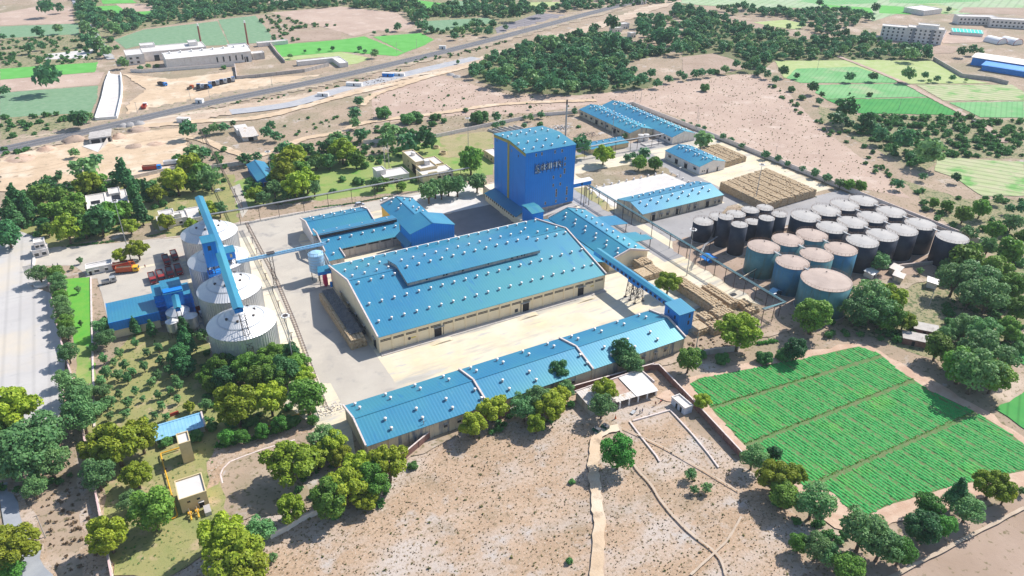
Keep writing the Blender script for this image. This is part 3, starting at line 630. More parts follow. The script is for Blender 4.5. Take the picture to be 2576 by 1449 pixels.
for q in [('R2',355,205),('R2',468,187),('R2',590,160),('R2',705,140),('R2',862,125),('R2',421,235),('R2',541,212),('R2',659,193),('R2',777,172),('R2',935,152),
          ('R2',559,320),('R2',680,297),('R2',798,275),('R2',915,262),('R2',1077,230),('R2',630,377),('R2',753,355),('R2',874,334),('R2',992,312),('R2',1158,285)]:
    p = g(*q, 35.0); inst('ventilator', VENT, tr, (p.x, p.y, 34.1+1.6*(1-abs(p.y-293.2)/15.5)), 1.0)
m = MB()
for a, b in (((TX0-.12,TY0,33.1),(TX0-.12,293.2,34.7)),((TX0-.12,293.2,34.7),(TX0-.12,TY1,33.1))): m.bar(a, b, .16, 1.3)
m.box(TX0-.18,293.4,5.5,TX0-.02,295.2,33.9); m.build('yellow_strip', yellow, tw)
wp = [(789,452),(862,435),(1030,410),(1122,395),(1162,495),(1158,570),(1155,640),(1152,672),(1010,738),(1102,718),(1098,824),(1007,842),(1048,905),(1048,940),(1045,972),(1183,877),(1182,912),(1180,945),(1176,1015),(1042,1045),(905,1073)]
for u, v in wp:
    o_ = SHEET['R2']; d = ray(o_[0]+u*o_[2], o_[1]+v*o_[2]); t_ = TY0/d.y; X, Z = d.x*t_, 150+d.z*t_
    m = MB(); m.box(X-.38,TY0-.06,Z-.75,X+.38,TY0+.05,Z+.75); f = m.build('window', yellowwall, tw); m = MB(); m.box(X-.26,TY0-.09,Z-.6,X+.26,TY0-.04,Z+.6); m.build('pane', glass, f)
for z, y in ((31.6,306),(31.2,291.3),(30.6,285)):
    m = MB(); m.box(TX0-.06,y-.3,z-.6,TX0+.05,y+.3,z+.6); m.build('window', glass, tw)
# lettering on its dark frame
sg = thing('sign', 'white raised lettering on dark lattice frame fixed to the blue tower', 'sign', (172, TY0-.4, 26))
def on_front(u, v, y):
    d = ray(u, v); t_ = y/d.y; return d.x*t_, 150+d.z*t_
sxa, sza = on_front(1194.9+780*.19531, 301.9+640*.19531, TY0-.5); sxb, szb = on_front(1194.9+1115*.19531, 301.9+520*.19531, TY0-.5)
print('SIGN', sxa, sza, sxb, szb)
m = MB()
for z in (szb-3.2, szb-2.1, szb-1.0): m.bar((sxa-.2,TY0-.35,z),(sxb+1.2,TY0-.35,z),.12,.12)
for i in range(8): x = sxa-.1+(sxb-sxa+.9)*i/7; m.bar((x,TY0-.25,szb-4.6),(x,TY0-.25,szb+.7),.14,.14)
m.build('frame', steel, sg)
def glyph(mb, strokes, ox, oz, s, th=.40):
    for st in strokes:
        for a, b in zip(st[:-1], st[1:]):
            mb.bar((ox+a[0]*s,TY0-.62,oz+a[1]*s),(ox+b[0]*s,TY0-.62,oz+b[1]*s),.22,th)
            mb.tube((ox+b[0]*s,TY0-.73,oz+b[1]*s),(ox+b[0]*s,TY0-.51,oz+b[1]*s),th/2,8)
        a = st[0]; mb.tube((ox+a[0]*s,TY0-.73,oz+a[1]*s),(ox+a[0]*s,TY0-.51,oz+a[1]*s),th/2,8)
def arc(cx, cz, r, a0, a1, n=10, rz=None):
    rz = rz or r; return [(cx+r*math.cos(math.radians(a0+(a1-a0)*i/n)), cz+rz*math.sin(math.radians(a0+(a1-a0)*i/n))) for i in range(n+1)]
LET = []                                            # (strokes, advance) in a unit-high cell: દૂ ધ સા ગ ર
LET.append(([arc(.42,.78,.24,40,270,9,.22)+arc(.42,.36,.26,90,-60,1,.2)[1:], arc(.40,.36,.28,95,330,10,.24), arc(.62,-.14,.2,150,-60,8,.16), arc(.32,-.36,.22,20,-170,8,.12)+[(.1,-.18)], [(.55,.2),(.75,-.1),(.95,-.42)]], 1.05))
LET.append(([arc(.42,.74,.24,200,-40,9,.22), [(.60,.58),(.34,.5)], arc(.40,.28,.30,110,340,9,.26), [(.66,.2),(.92,.36)], [(.92,1.0),(.92,0)]], 1.25))
LET.append(([arc(.34,.72,.24,160,-60,8,.22), arc(.30,.22,.24,60,-180,8,.2), [(.36,.48),(.72,.50)], [(.76,1.0),(.76,0)]], 1.02))
LET.append(([[(.12,1.0),(.12,0)]], .42))
LET.append(([arc(.34,.68,.26,170,-90,10,.26), [(.34,.42),(.2,.3),(.24,.22)], [(.86,1.0),(.86,0)]], 1.15))
LET.append(([arc(.34,.76,.24,170,-40,8,.22), arc(.34,.76,.24,-40,-90,3,.22)+[(.2,.46)], [(.3,.5),(.62,.02)]], .8))
tot = sum(a for _, a in LET); hgt = 2.6; sx = (sxb-sxa)/(tot*1.0); 
for st, adv in LET:
    m = MB(); glyph(m, [[(x*sx/hgt, z) for x, z in q] for q in st], sxa, szb-2.75, hgt); m.build('letter', white, sg); sxa += adv*sx
# annex, lean-to and stair head against the tower
m = MB(); m.prism([(163.2,308.5,6.2),(163.2,277.6,6.2),(157.4,276.2,4.4),(157.4,308.5,4.4)], (0,0,-.15)); m.build('lean_to_roof', roofy, tw)
m = MB(); m.box(157.9,264,0,163.2,308.3,4.2); m.box(160.8,308.9,0,168.5,316.6,5.2); m.build('annex_wall', cream, tw)
m = MB(); m.box(160.6,308.7,5.2,168.7,309.1,5.6); m.box(160.6,316.4,5.2,168.7,316.8,5.6); m.box(160.6,309,5.2,161,316.5,5.6); m.build('annex_parapet', capm, tw)
m = MB()
for i in range(14): y = 279+2.1*i; m.box(157.84,y,2.9,157.95,y+1.1,3.7)
m.build('window_band', darkm, tw)
m = MB(); m.box(158.8,263.4,4.2,164.6,272.6,11.0); m.build('stair_head', bluex, tw)
m = MB(); slab(m,(158.4,263,11.05),(165,263,11.05),(165,268.6,12.0),(158.4,268.6,12.0)); slab(m,(158.4,268.6,12.0),(165,268.6,12.0),(165,273,11.6),(158.4,273,11.6)); m.build('stair_head_roof', roofx, tw)
m = MB(); m.prism([(164.8,277.9,0),(190,277.9,0),(190,277.9,4.6),(164.8,277.9,2.2)], (0,-4,0)); m.build('apron', concrete, tw)
br = thing('conveyor_bridge', 'short blue covered bridge sticking out of the tower on steel legs', 'bridge', (197, 280.5, 0))
m = MB(); m.box(190.6,279.2,11.6,201.5,282.2,13.6); m.build('gallery', bluex, br)
m = MB(); slab(m,(190.6,278.8,13.7),(202.5,278.8,13.7),(202.5,282.6,14.0),(190.6,282.6,14.0)); m.build('roof', tinwhite, br)
for x in (198,201): 
    for y in (279.5,282): m = MB(); m.box(x-.12,y-.12,0,x+.12,y+.12,11.6); m.build('leg', steel, br)
m = MB(); m.box(195.6,279.12,12.2,196.4,279.25,13.1); m.build('window', glass, br)

# ------------------------------------------------------------------ the long inclined conveyor over the yard
cv = thing('conveyor_gallery', 'long blue roofed conveyor gallery crossing the yard on a lattice trestle', 'conveyor', (165.5, 195, 0))
def gallery(t, a, b, wd, ht, roof=roofy, wall=bluex, name='gallery'):
    a, b = Vector(a), Vector(b); d = (b-a); h = Vector((d.x,d.y,0)).normalized(); e = Vector((h.y,-h.x,0))
    m = MB(); vs = []
    for p in (a, b): vs += [p-e*wd/2, p+e*wd/2, p+e*wd/2+Vector((0,0,ht)), p-e*wd/2+Vector((0,0,ht))]
    m.add(vs, [(0,1,2,3),(7,6,5,4),(0,4,5,1),(1,5,6,2),(2,6,7,3),(3,7,4,0)]); m.build(name, wall, t)
    m = MB(); up = Vector((0,0,ht+.05)); w2 = wd/2+.4
    m.prism([a-e*w2+up, a+up+Vector((0,0,.6)), b+up+Vector((0,0,.6)), b-e*w2+up], (0,0,-.12)); m.prism([a+up+Vector((0,0,.6)), a+e*w2+up, b+e*w2+up, b+up+Vector((0,0,.6))], (0,0,-.12)); return m.build('roof', roof, t)
gallery(cv, (165.2,222,8.0), (165.6,173,8.0), 2.6, 2.2)
m = MB()
for i in range(16): m.box(163.84,176+2.6*i,8.5,163.92,177.2+2.6*i,9.4)
m.build('window', darkm, cv)
m = MB(); m.box(164.0,192,7.1,166.8,198.5,8.1); m.build('skirt', bluex, cv)
for (x, y) in ((163.4,192.3),(167.4,192.3),(163.4,195.3),(167.4,195.3),(163.4,198.3),(167.4,198.3)):
    m = MB(); m.box(x-.45,y-.45,0,x+.45,y+.45,.6); m.bar((x,y,.5),(x+(165.4-x)*.35,y,7.4),.22,.22); m.build('leg', steel, cv)
m = MB()
for y in (192.3,195.3,198.3):
    for k in range(3):
        z0, z1 = .6+2.3*k, .6+2.3*(k+1); f = lambda z, s: 165.4+s*(2-.7*(z-.5)/7)
        m.bar((f(z0,-1),y,z0),(f(z1,1),y,z1),.1,.1); m.bar((f(z0,1),y,z0),(f(z1,-1),y,z1),.1,.1); m.bar((f(z1,-1),y,z1),(f(z1,1),y,z1),.1,.1)
for s in (-1.8,1.8):
    for ya, yb in ((192.3,195.3),(195.3,198.3)): m.bar((165.4+s,ya,1),(165.4+s*.7,yb,7),.1,.1); m.bar((165.4+s,yb,1),(165.4+s*.7,ya,7),.1,.1)
m.build('bracing', steel, cv)
hh = thing('transfer_house', 'small blue box house at the yard end of the conveyor above the long shed', 'transfer house', (164.5, 170, 0))
m = MB(); m.box(161.2,165.0,3.0,168.0,172.8,10.8); m.box(162,165.6,0,167.4,172,3.0); m.build('wall', bluex, hh)
m = MB(); m.prism([(160.9,164.6,10.9),(168.3,164.6,10.9),(168.3,173.1,11.6),(160.9,173.1,11.6)],(0,0,-.14)); m.build('roof', roofx, hh)
for x, z in ((166.2,9.0),(166.0,6.2)): m = MB(); m.box(x-.35,164.92,z-.8,x+.35,165.05,z+.8); m.build('window', glass, hh)
for y, z in ((170.6,9.3),(167,8.8),(168.6,6.0)): m = MB(); m.box(161.1,y-.35,z-.7,161.25,y+.35,z+.7); m.build('window', glass, hh)

# ------------------------------------------------------------------ sheds behind the pipe rack and to the upper right
dv = []
for i in range(7): dv += [(217.2+6.55*i, 254.6), (215.6+6.55*i, 257.6) , (219.6+6.55*i, 263.8), (217.4+6.55*i, 266)]
gable('warehouse', 'stained blue roofed shed between the white slab and the asphalt yard', 211.2, 262.2, 250.2, 269.8, 5.2, 7.7, 'x', .5, creamdirty, vents=dv, pil=9, pilside='SW',
      doors=[('S',x,2.6,.4,3.6) for x in (218,233.5,252)], windows=[('S',x,1.6,1.2,2.8) for x in (223,227,240,244.5,257,260)])
gable('warehouse', 'small white blue roofed warehouse between two sack yards', 278.4, 296.8, 285.6, 315.2, 5.1, 7.3, 'y', .5, whitewash,
      vents=[(284.6-.0,y) for y in (311,305,297.5,291)]+[(286,y-1.5) for y in (311,305,297.5,291)]+[(291,y+1) for y in (311,304,296,288.6)]+[(293,y) for y in (311,304,296,288.6)],
      windows=[('W',y,2.2,2.0,3.4) for y in (311,289.5)]+[('S',280.6,.7,1.6,2.4),('S',282,.7,1.6,2.4)], doors=[('W',305,2.4,0,3),('W',297,2.4,0,3.2),('S',284,1,0,2.6),('S',291.4,1,0,2.6)])
fv = []
for i in range(8): fv += [(284.6,401-6.6*i),(286.4,399.5-6.6*i),(291.5,402-6.6*i),(293.6,400.8-6.6*i)]
gable('warehouse', 'left of the two far parallel blue roofed sheds', 279.4, 296.8, 350.0, 406.0, 5.0, 7.2, 'y', .5, creamdirty, vents=[q for q in fv if q[1] > 352],
      windows=[('W',y,2.,1.8,3.2) for y in (355,362,368,374,380,392,398,403)], doors=[('W',386,2.6,0,3.2),('W',366,2.6,0,3.2)], parapets='')
hv2 = []
for i in range(10): hv2 += [(304,401-7.1*i),(306,399.6-7.1*i),(309.6,402-7.1*i),(311.8,400.6-7.1*i)]
gable('warehouse', 'right one of the two far parallel blue roofed sheds, the longest', 297.6, 315.2, 331.9, 406.4, 5.0, 7.4, 'y', .5, whitewash, vents=hv2, pilside='S', pil=4,
      windows=[('W',y,1.8,1.8,3.2) for y in (335,339,343.5)])
gable('shed', 'narrow blue roofed workshop behind the pipe rack at the road bend', 243.5, 270.8, 340.0, 350.6, 3.6, 4.6, 'x', .75, yellowwall, vents=[(247+4.7*i,346,.8) for i in range(6)],
      doors=[('S',258,2,0,2.6)], windows=[('S',247,1.2,1.2,2.2)], cat='shed')
for i, (x, y) in enumerate(((284.2,345.6),(287.6,344.6))):
    t = thing('water_tank', 'squat white round water tank in front of the stained gable, %s of the pair' % ('left' if i == 0 else 'right'), 'tank', (x,y,0), 'white water tanks')
    m = MB(); m.lathe([(1.7,.8),(1.7,4.2)],x,y,20); m.build('shell', whitewash, t, smooth=False); m = MB(); m.lathe([(1.8,4.2),(1.8,4.4),(.1,4.9)],x,y,20); m.build('lid', slabm, t)
    m = MB(); m.lathe([(1.9,0),(1.9,.8)],x,y,16); m.build('base', concrete, t)
bs = thing('settling_basin', 'low white concrete basin beside the two water tanks', 'basin', (288,338,0))
m = MB()
for a in ((281,336,295,336.4),(281,341,295,341.4),(281,336.4,281.4,341),(294.6,336.4,295,341)): m.box(a[0],a[1],0,a[2],a[3],1.1)
m.build('wall', whitewash, bs); m = MB(); m.box(281.4,336.4,0,294.6,341,.5); m.build('floor', concrete, bs)
# white slab bollards (unfinished column stubs)
BP = MB().lathe([(.42,0),(.42,1.5)], n=10); BPm = BP.mesh('stub', whitewash)
pts = [(212.6+4.9*i, 296.4) for i in range(11)]+[(265.8,293.5-4.6*i) for i in range(4)]+[(210.6,291-5.6*i) for i in range(3)]
for i, (x, y) in enumerate(pts):
    o = bpy.data.objects.new('column_stub', BPm); COL.objects.link(o); o.location = (x,y,0)
    where = 'back edge' if i < 11 else ('right edge' if i < 15 else 'left edge'); k = i+1 if i < 11 else (i-10 if i < 15 else i-14)
    tag(o, '%s short white column stub from the %s along the %s of the white slab' % (ordw(k), 'left' if i < 11 else 'back', where), 'column stub', 'column stubs round the white slab')

# ------------------------------------------------------------------ grain silos
def silo(x, y, R, ze, zt, label, hatch=True):
    t = thing('grain_silo', label, 'silo', (x,y,0), 'corrugated steel grain silos')
    m = MB(); n = 72; m.lathe([(R,.4),(R,ze)],x,y,n)
    for i in range(n):                               # stiffener ribs are part of the shell
        a = 2*math.pi*i/n; c, s = math.cos(a), math.sin(a); e = (-s, c)
        m.add([(x+(R-.02)*c-e[0]*.11,y+(R-.02)*s-e[1]*.11,.4),(x+(R+.16)*c,y+(R+.16)*s,.4),(x+(R-.02)*c+e[0]*.11,y+(R-.02)*s+e[1]*.11,.4),
               (x+(R-.02)*c-e[0]*.11,y+(R-.02)*s-e[1]*.11,ze),(x+(R+.16)*c,y+(R+.16)*s,ze),(x+(R-.02)*c+e[0]*.11,y+(R-.02)*s+e[1]*.11,ze)], [(0,1,4,3),(1,2,5,4)])
    m.build('shell', galv, t)
    m = MB(); b = len(m.v); n2 = 144; k = 8
    for j in range(k+1):                              # corrugated cone
        f = j/k; rr = (R+.3)*(1-f)+.9*f; z = ze-.05+(zt-ze)*f
        for i in range(n2):
            q = rr+0.0; a = 2*math.pi*i/n2; m.v.append((x+q*math.cos(a), y+q*math.sin(a), z+(.10 if i % 2 else 0)*(rr/R)))
    for j in range(k):
        for i in range(n2): m.face(j*n2+i, j*n2+(i+1)%n2, (j+1)*n2+(i+1)%n2, (j+1)*n2+i)
    m.face(*[k*n2+i for i in range(n2)]); rf = m.build('cone_roof', galvroof, t)
    m = MB()
    for f in (.34,.36,.60,.80):
        rr = (R+.3)*(1-f)+.9*f; z = ze-.05+(zt-ze)*f+.12; m.lathe([(rr+.06,z-.05),(rr+.06,z+.06),(rr-.12,z+.12)],x,y,48,False)
    m.build('roof_ring', galv, rf)
    m = MB(); m.lathe([(1.3,zt-.5),(1.3,zt+.5),(.1,zt+.8)],x,y,16); m.build('cap', galvroof, rf)
    for i, a in enumerate((10,50,100,200,250,320)):
        rr = R*.45; z = ze+(zt-ze)*.58; q = math.radians(a); m = MB(); m.cbox(x+rr*math.cos(q),y+rr*math.sin(q),z+.25,.7,.7,.7,q); m.build('hatch', steel, rf)
    m = MB(); m.lathe([(R+.5,0),(R+.5,.4)],x,y,48); m.build('base', concrete, t)
    m = MB()                                          # ladder with cage up the left side
    a = math.radians(150); px, py = x+(R+.4)*math.cos(a), y+(R+.4)*math.sin(a)
    for s in (-.3,.3): m.bar((px-s*math.sin(a),py+s*math.cos(a),.4),(px-s*math.sin(a),py+s*math.cos(a),ze),.08,.08)
    for i in range(24): m.bar((px+.3*math.sin(a),py-.3*math.cos(a),.8+i*.5),(px-.3*math.sin(a),py+.3*math.cos(a),.8+i*.5),.06,.06)
    m.build('ladder', steel, t)
    return t
SIL = [(24.2,228.6),(25.2,255),(25.9,280.4),(27.0,306.6)]
for (x, y), lb in zip(SIL, ['nearest of the four big steel silos, beside the dark tree clump', 'big steel silo second nearest in the row of four',
                            'big steel silo third in the row, beside the tall blue lift house', 'farthest big steel silo, nearest the main road']):
    silo(x, y, 11.0, 13.0, 18.8, lb)
ct = thing('conveyor_gallery', 'long blue covered conveyor running over the tops of four steel silos', 'conveyor', (25,275,19))
gallery(ct, (27.6,326,20.0), (26.2,271,20.0), 2.6, 1.5); gallery(ct, (26.0,272,20.5), (23.4,222.5,20.5), 2.6, 1.5)
for x, y in SIL:
    for dx in (-1.1,1.1):
        for dy in (-1.5,1.5): m = MB(); m.bar((x+dx,y+dy,18),(x+dx,y+dy,20.6),.2,.2); m.build('leg', steel, ct)
lt = thing('lattice_tower', 'thin steel lattice ladder tower leaning against the front of the nearest silo', 'lattice tower', (24,217,0))
m = MB()
for dx, dy in ((-1,-1),(1,-1),(1,1),(-1,1)): m.bar((24+dx,216.2+dy,0),(24+dx*.8,217+dy*.8+4.2,20.4),.14,.14)
for k in range(13):
    z0, z1 = k*1.6, k*1.6+1.6; y0 = 216.2+z0*.22; y1 = 216.2+z1*.22
    m.bar((23,y0-1,z0),(25,y1-1,z1),.08,.08); m.bar((25,y0-1,z0),(23,y1-1,z1),.08,.08); m.bar((23,y0-1,z0),(23,y1+1,z1),.08,.08); m.bar((25,y0-1,z1),(23,y0-1,z1),.08,.08)
m.build('lattice', steel, lt)
el = thing('lift_house', 'tall blue clad elevator house standing between the middle silos', 'elevator tower', (22.6,268,0))
m = MB(); m.box(20.3,266.2,17.0,24.8,270.2,27.2); m.build('upper_cladding', bluex, el)
m = MB(); m.box(20.1,265.8,0,25.4,269.8,14.2); m.build('lower_cladding', bluex, el)
m = MB(); 
for x in (20.5,22.6,24.8):
    for y in (266.3,269.8): m.box(x-.12,y-.12,14.2,x+.12,y+.12,17)
m.bar((20.5,266.3,14.2),(24.8,266.3,17),.1,.1); m.bar((24.8,266.3,14.2),(20.5,266.3,17),.1,.1); m.bar((20.2,265.6,15.2),(25,265.6,15.2),.08,.08); m.build('open_frame', steel, el)
m = MB(); slab(m,(20,265.7,27.3),(25.1,265.7,27.3),(25.1,270.6,28.1),(20,270.6,28.1)); m.build('roof', roofx, el)
m = MB(); m.box(21.8,266.1,23.8,22.9,266.3,25.6); m.build('window', glass, el)
ph = thing('head_house', 'small blue cabin with one window where the conveyor bridge leaves the silos', 'cabin', (29.5,273,0))
m = MB(); m.box(27.7,271.2,15.9,31.4,274.8,19.0); m.build('wall', bluex, ph)
m = MB(); slab(m,(27.4,270.8,19.1),(31.7,270.8,19.1),(31.7,275.2,19.9),(27.4,275.2,19.9)); m.build('roof', roofx, ph)
m = MB(); m.box(29.4,271.1,16.8,30.2,271.3,18.2); m.build('window', yellowwall, ph)
for x in (28,29.5,31.1):
    for y in (271.6,274.4): m = MB(); m.bar((x,y,0),(x,y,16),.2,.2); m.build('leg', steel, ph)
m = MB()
for k in range(7): m.bar((28,271.6,k*2.2),(31.1,271.6,k*2.2+2.2),.09,.09); m.bar((31.1,271.6,k*2.2),(28,271.6,k*2.2+2.2),.09,.09); m.bar((27.9,271.5,k*2.2+2.2),(31.2,271.5,k*2.2+2.2),.3,.1)
m.build('bracing', steel, ph)
cb = thing('conveyor_bridge', 'pale blue open conveyor bridge from the silos to the pale blue bin', 'bridge', (47,272,0))
m = MB(); m.box(31.4,271.7,13.2,66.5,273.2,13.9); m.build('deck', silosky, cb)
m = MB(); m.box(31.4,272.0,13.9,66.5,272.8,14.4); m.build('belt_cover', roofpale, cb)
m = MB()
for y in (271.65,273.25):
    m.bar((31.4,y,14.9),(66.5,y,14.9),.08,.08)
    for i in range(24): m.bar((31.6+1.5*i,y,13.9),(31.6+1.5*i,y,14.9),.07,.07)
m.build('handrail', pipegrey, cb)
m = MB(); m.box(43,271.4,14.5,46,273.5,14.7); m.build('platform', steel, cb)
m = MB()
for dx in (-.6,.6):
    for dy in (-.5,.5): m.bar((44.3+dx,272.2+dy,0),(44.3+dx,272.4+dy,13.2),.12,.12)
for k in range(8): m.bar((43.7,271.7,k*1.6),(44.9,271.7,k*1.6+1.6),.08,.08); m.bar((44.9,271.7,k*1.6+1.6),(43.7,271.7,k*1.6+1.6),.08,.08)
m.build('leg', steel, cb)
# intake sheds by the silos
it = thing('intake_shed', 'long low blue shed with high blue front wall by the truck yard', 'shed', (-8,268,0))
m = MB(); m.box(-15.2,260.4,0,.2,276.4,4.2); m.build('wall', cream, it)
m = MB(); slab(m,(-15.9,260.2,7.0),(.6,260.2,7.0),(.6,277.2,6.0),(-15.9,277.2,6.0)); m.build('roof', roofx, it)
m = MB(); m.box(-15.9,259.9,3.6,.7,260.15,7.05); m.box(-15.9,259.7,5.9,.7,259.9,7.2); m.build('front_cladding', bluex, it)
m = MB(); m.box(-15.85,260.2,3.8,-15.65,277,6.2); m.build('side_cladding', bluex, it)
ib = thing('intake_tower', 'stepped blue clad intake building with louvres between bins and trucks', 'factory building', (5,268,0))
m = MB(); m.box(3.5,261,0,9.9,269.8,13.5); m.box(.3,264.5,0,3.5,271.5,11.2); m.box(9.9,262,0,12.2,269.5,10.6); m.build('cladding', bluex, ib)
m = MB(); slab(m,(3.2,264.8,13.7),(10.2,264.8,13.7),(10.2,270.2,13.9),(3.2,270.2,13.9)); slab(m,(3.2,260.7,12.9),(10.2,260.7,12.9),(10.2,264.8,13.65),(3.2,264.8,13.65)); slab(m,(.1,264,11.4),(3.4,264,11.4),(3.4,271.9,11.9),(.1,271.9,11.9)); slab(m,(10,261.6,10.7),(12.6,261.6,10.7),(12.6,269.8,11.2),(10,269.8,11.2)); m.build('roof', roofx, ib)
for k in range(4): m = MB(); m.prism([(9.95,261.7,9-2*k),(12.9,261.7,8.6-2*k),(12.9,269.3,8.6-2*k),(9.95,269.3,9-2*k)],(0,0,-.12)); m.prism([(.2,264.4,9-2*k),(3.5,264.4,9-2*k),(3.5,263.8,8.6-2*k),(.2,263.8,8.6-2*k)],(0,0,-.12)); m.build('louvre', bluex, ib)
bc = thing('conveyor_gallery', 'short blue covered conveyor sloping above the three small bins', 'conveyor', (7,257,11))
gallery(bc, (7.3,265.5,10.6), (6.7,250.6,10.6), 1.7, 1.1)
for dx in (-.7,.7):
    for dy in (251.5,253.5): m = MB(); m.bar((6.8+dx,dy,0),(6.8+dx,dy,10.6),.16,.16); m.build('leg', steel, bc)
def binn(x, y, R, z0, z1, lb, legs=True):
    t = thing('feed_bin', lb, 'bin', (x,y,0), 'small grey bins by the intake tower')
    m = MB(); m.lathe([(R*.3,z0-1.6),(R,z0),(R,z1)],x,y,28); m.build('shell', galv, t); m = MB(); m.lathe([(R+.12,z1),(.35,z1+R*.45),(.3,z1+R*.45+.3)],x,y,28); m.build('cone_roof', galvroof, t)
    for i in range(6): a = math.pi/3*i; m = MB(); m.bar((x+(R-.1)*math.cos(a),y+(R-.1)*math.sin(a),0),(x+(R-.1)*math.cos(a),y+(R-.1)*math.sin(a),z0),.18,.18); m.build('leg', steel, t)
binn(3.8,252.6,2.1,2.6,6.2,'smallest grey bin, leftmost of three by the intake tower'); binn(10.1,252.7,2.4,2.4,6.6,'grey bin with sunlit cone nearest the big silos'); binn(6.6,257.4,4.0,2.4,7.0,'widest grey bin behind the two small ones under the conveyor')
# pale blue bin on stilts beside the huge warehouse, hopper and canopy
pb = thing('hopper_bin', 'pale blue riveted round bin standing on dark stilts by the warehouse gable', 'bin', (61.2,269.5,0))
m = MB(); m.lathe([(1.2,2.6),(3.15,4.2),(3.15,11.6)],61.2,269.5,32); m.build('shell', silosky, pb)
m = MB()
for k in range(6): m.lathe([(3.2,4.6+1.25*k),(3.24,4.66+1.25*k),(3.2,4.74+1.25*k)],61.2,269.5,32,False)
m.build('hoop', pipegrey, pb)
m = MB(); m.lathe([(3.2,11.6),(1.9,12.3),(.2,12.6)],61.2,269.5,32); m.build('top', silosky, pb)
for i in range(6): a = math.pi/3*i+.3; m = MB(); m.bar((61.2+2.9*math.cos(a),269.5+2.9*math.sin(a),0),(61.2+2.9*math.cos(a),269.5+2.9*math.sin(a),4.6),.22,.22); m.build('leg', steel, pb)
m = MB()
for i in range(12):
    a = math.pi/6*i; m.bar((61.2+3.2*math.cos(a),269.5+3.2*math.sin(a),11.6),(61.2+3.2*math.cos(a),269.5+3.2*math.sin(a),12.8),.07,.07)
    b_ = a+math.pi/6; m.bar((61.2+3.2*math.cos(a),269.5+3.2*math.sin(a),12.8),(61.2+3.2*math.cos(b_),269.5+3.2*math.sin(b_),12.8),.07,.07)
m.build('handrail', steel, pb)
m = MB(); m.tube((64.2,268.8,12),(66.0,264.6,5),.28); m.tube((63.6,270,12),(65.4,265.8,4.2),.22); m.build('chute', pipegrey, pb)
cn = thing('canopy', 'blue lean-to canopy at the back corner of the huge warehouse over red machines', 'canopy', (62.4,263,0))
m = MB(); m.prism([(59.2,261.4,7.2),(64.6,260.6,7.4),(65.6,264.4,8.1),(60.2,265.2,7.9)],(0,0,-.14)); m.build('roof', roofx, cn)
m = MB(); m.prism([(59.2,261.3,5.9),(64.5,260.5,6.1),(64.5,260.5,7.3),(59.2,261.3,7.1)],(0,.1,0)); m.build('fascia', bluex, cn)
for x, y in ((59.8,262),(60.6,264.8)): m = MB(); m.bar((x,y,0),(x,y,7.2),.18,.18); m.build('post', steel, cn)
rm = thing('milling_machine', 'crimson painted machine standing under the blue canopy', 'machine', (61.8,261.8,0))
m = MB(); m.box(61.1,261,1.2,62.7,262.6,4.4); m.lathe([(.9,4.4),(.9,5.6),(.4,6.2)],61.9,261.8,14); m.prism([(61.1,261,1.2),(62.7,261,1.2),(62.2,261.4,.2),(61.6,261.4,.2)],(0,1.2,0)); m.build('body', crimson, rm)
m = MB(); m.tube((61.9,261.8,6),(61.9,263.4,7),.2); m.build('duct', pipegrey, rm)
bd = thing('barrel', 'blue upright drum beside the crimson machine', 'drum', (63.7,260.3,0)); m = MB(); m.lathe([(.5,0),(.55,.1),(.55,2.2),(.5,2.4),(.1,2.5)],63.7,260.3,16); m.build('drum', bluex, bd)

# ------------------------------------------------------------------ liquid tanks
def tank(x, y, R, h, body, top, label, rail=True, stair=False, tick=True):
    t = thing('storage_tank', label, 'tank', (x,y,0), 'round liquid storage tanks'); n = 40
    m = MB(); m.lathe([(R,.35),(R,h)],x,y,n); sh = m.build('shell', body, t)
    sh.data.polygons.foreach_set('use_smooth', [len(p.vertices) == 4 for p in sh.data.polygons])
    m = MB(); m.lathe([(R+.07,h-.1),(R+.07,h+.06),(.15,h+R*.10)],x,y,n); rf = m.build('roof', top, t)
    m = MB(); m.lathe([(R+.35,0),(R+.35,.35)],x,y,n); m.build('base', concrete, t)
    m = MB(); k = max(12, int(R*4)); rr = R-.05
    for i in range(k):
        a, b = 2*math.pi*i/k, 2*math.pi*(i+1)/k; A = (x+rr*math.cos(a), y+rr*math.sin(a)); B = (x+rr*math.cos(b), y+rr*math.sin(b))
        m.bar((*A,h),(*A,h+1.05),.05,.05); m.bar((*A,h+1.05),(*B,h+1.05),.05,.05); m.bar((*A,h+.55),(*B,h+.55),.035,.035)
    m.build('handrail', railrust, rf)
    m = MB(); q = math.radians(40); m.tube((x+R*.6*math.cos(q),y+R*.6*math.sin(q),h),(x+R*.6*math.cos(q),y+R*.6*math.sin(q),h+.9),.12); m.tube((x+R*.6*math.cos(q),y+R*.6*math.sin(q),h+.9),(x+R*.6*math.cos(q)-.7,y+R*.6*math.sin(q),h+.9),.12); m.build('breather_pipe', steel, rf)
    if stair:
        m = MB(); N = 34
        for i in range(N):
            a = math.radians(-100+110*i/N); z = .5+(h-.5)*i/N; c, s = math.cos(a), math.sin(a)
            m.cbox(x+(R+.4)*c, y+(R+.4)*s, z, .75, .3, .06, a); 
            if i % 2: m.bar((x+(R+.75)*c,y+(R+.75)*s,z),(x+(R+.75)*c,y+(R+.75)*s,z+1),.05,.05)
        m.build('spiral_stair', pipegrey, t)
    return t
H1 = 12.5
GX = [225.0,238.5,251.5,264.6,277.6,290.3,302.8]
def rowname(j): return ['second row from the back wall', 'third row', 'fourth row'][j]
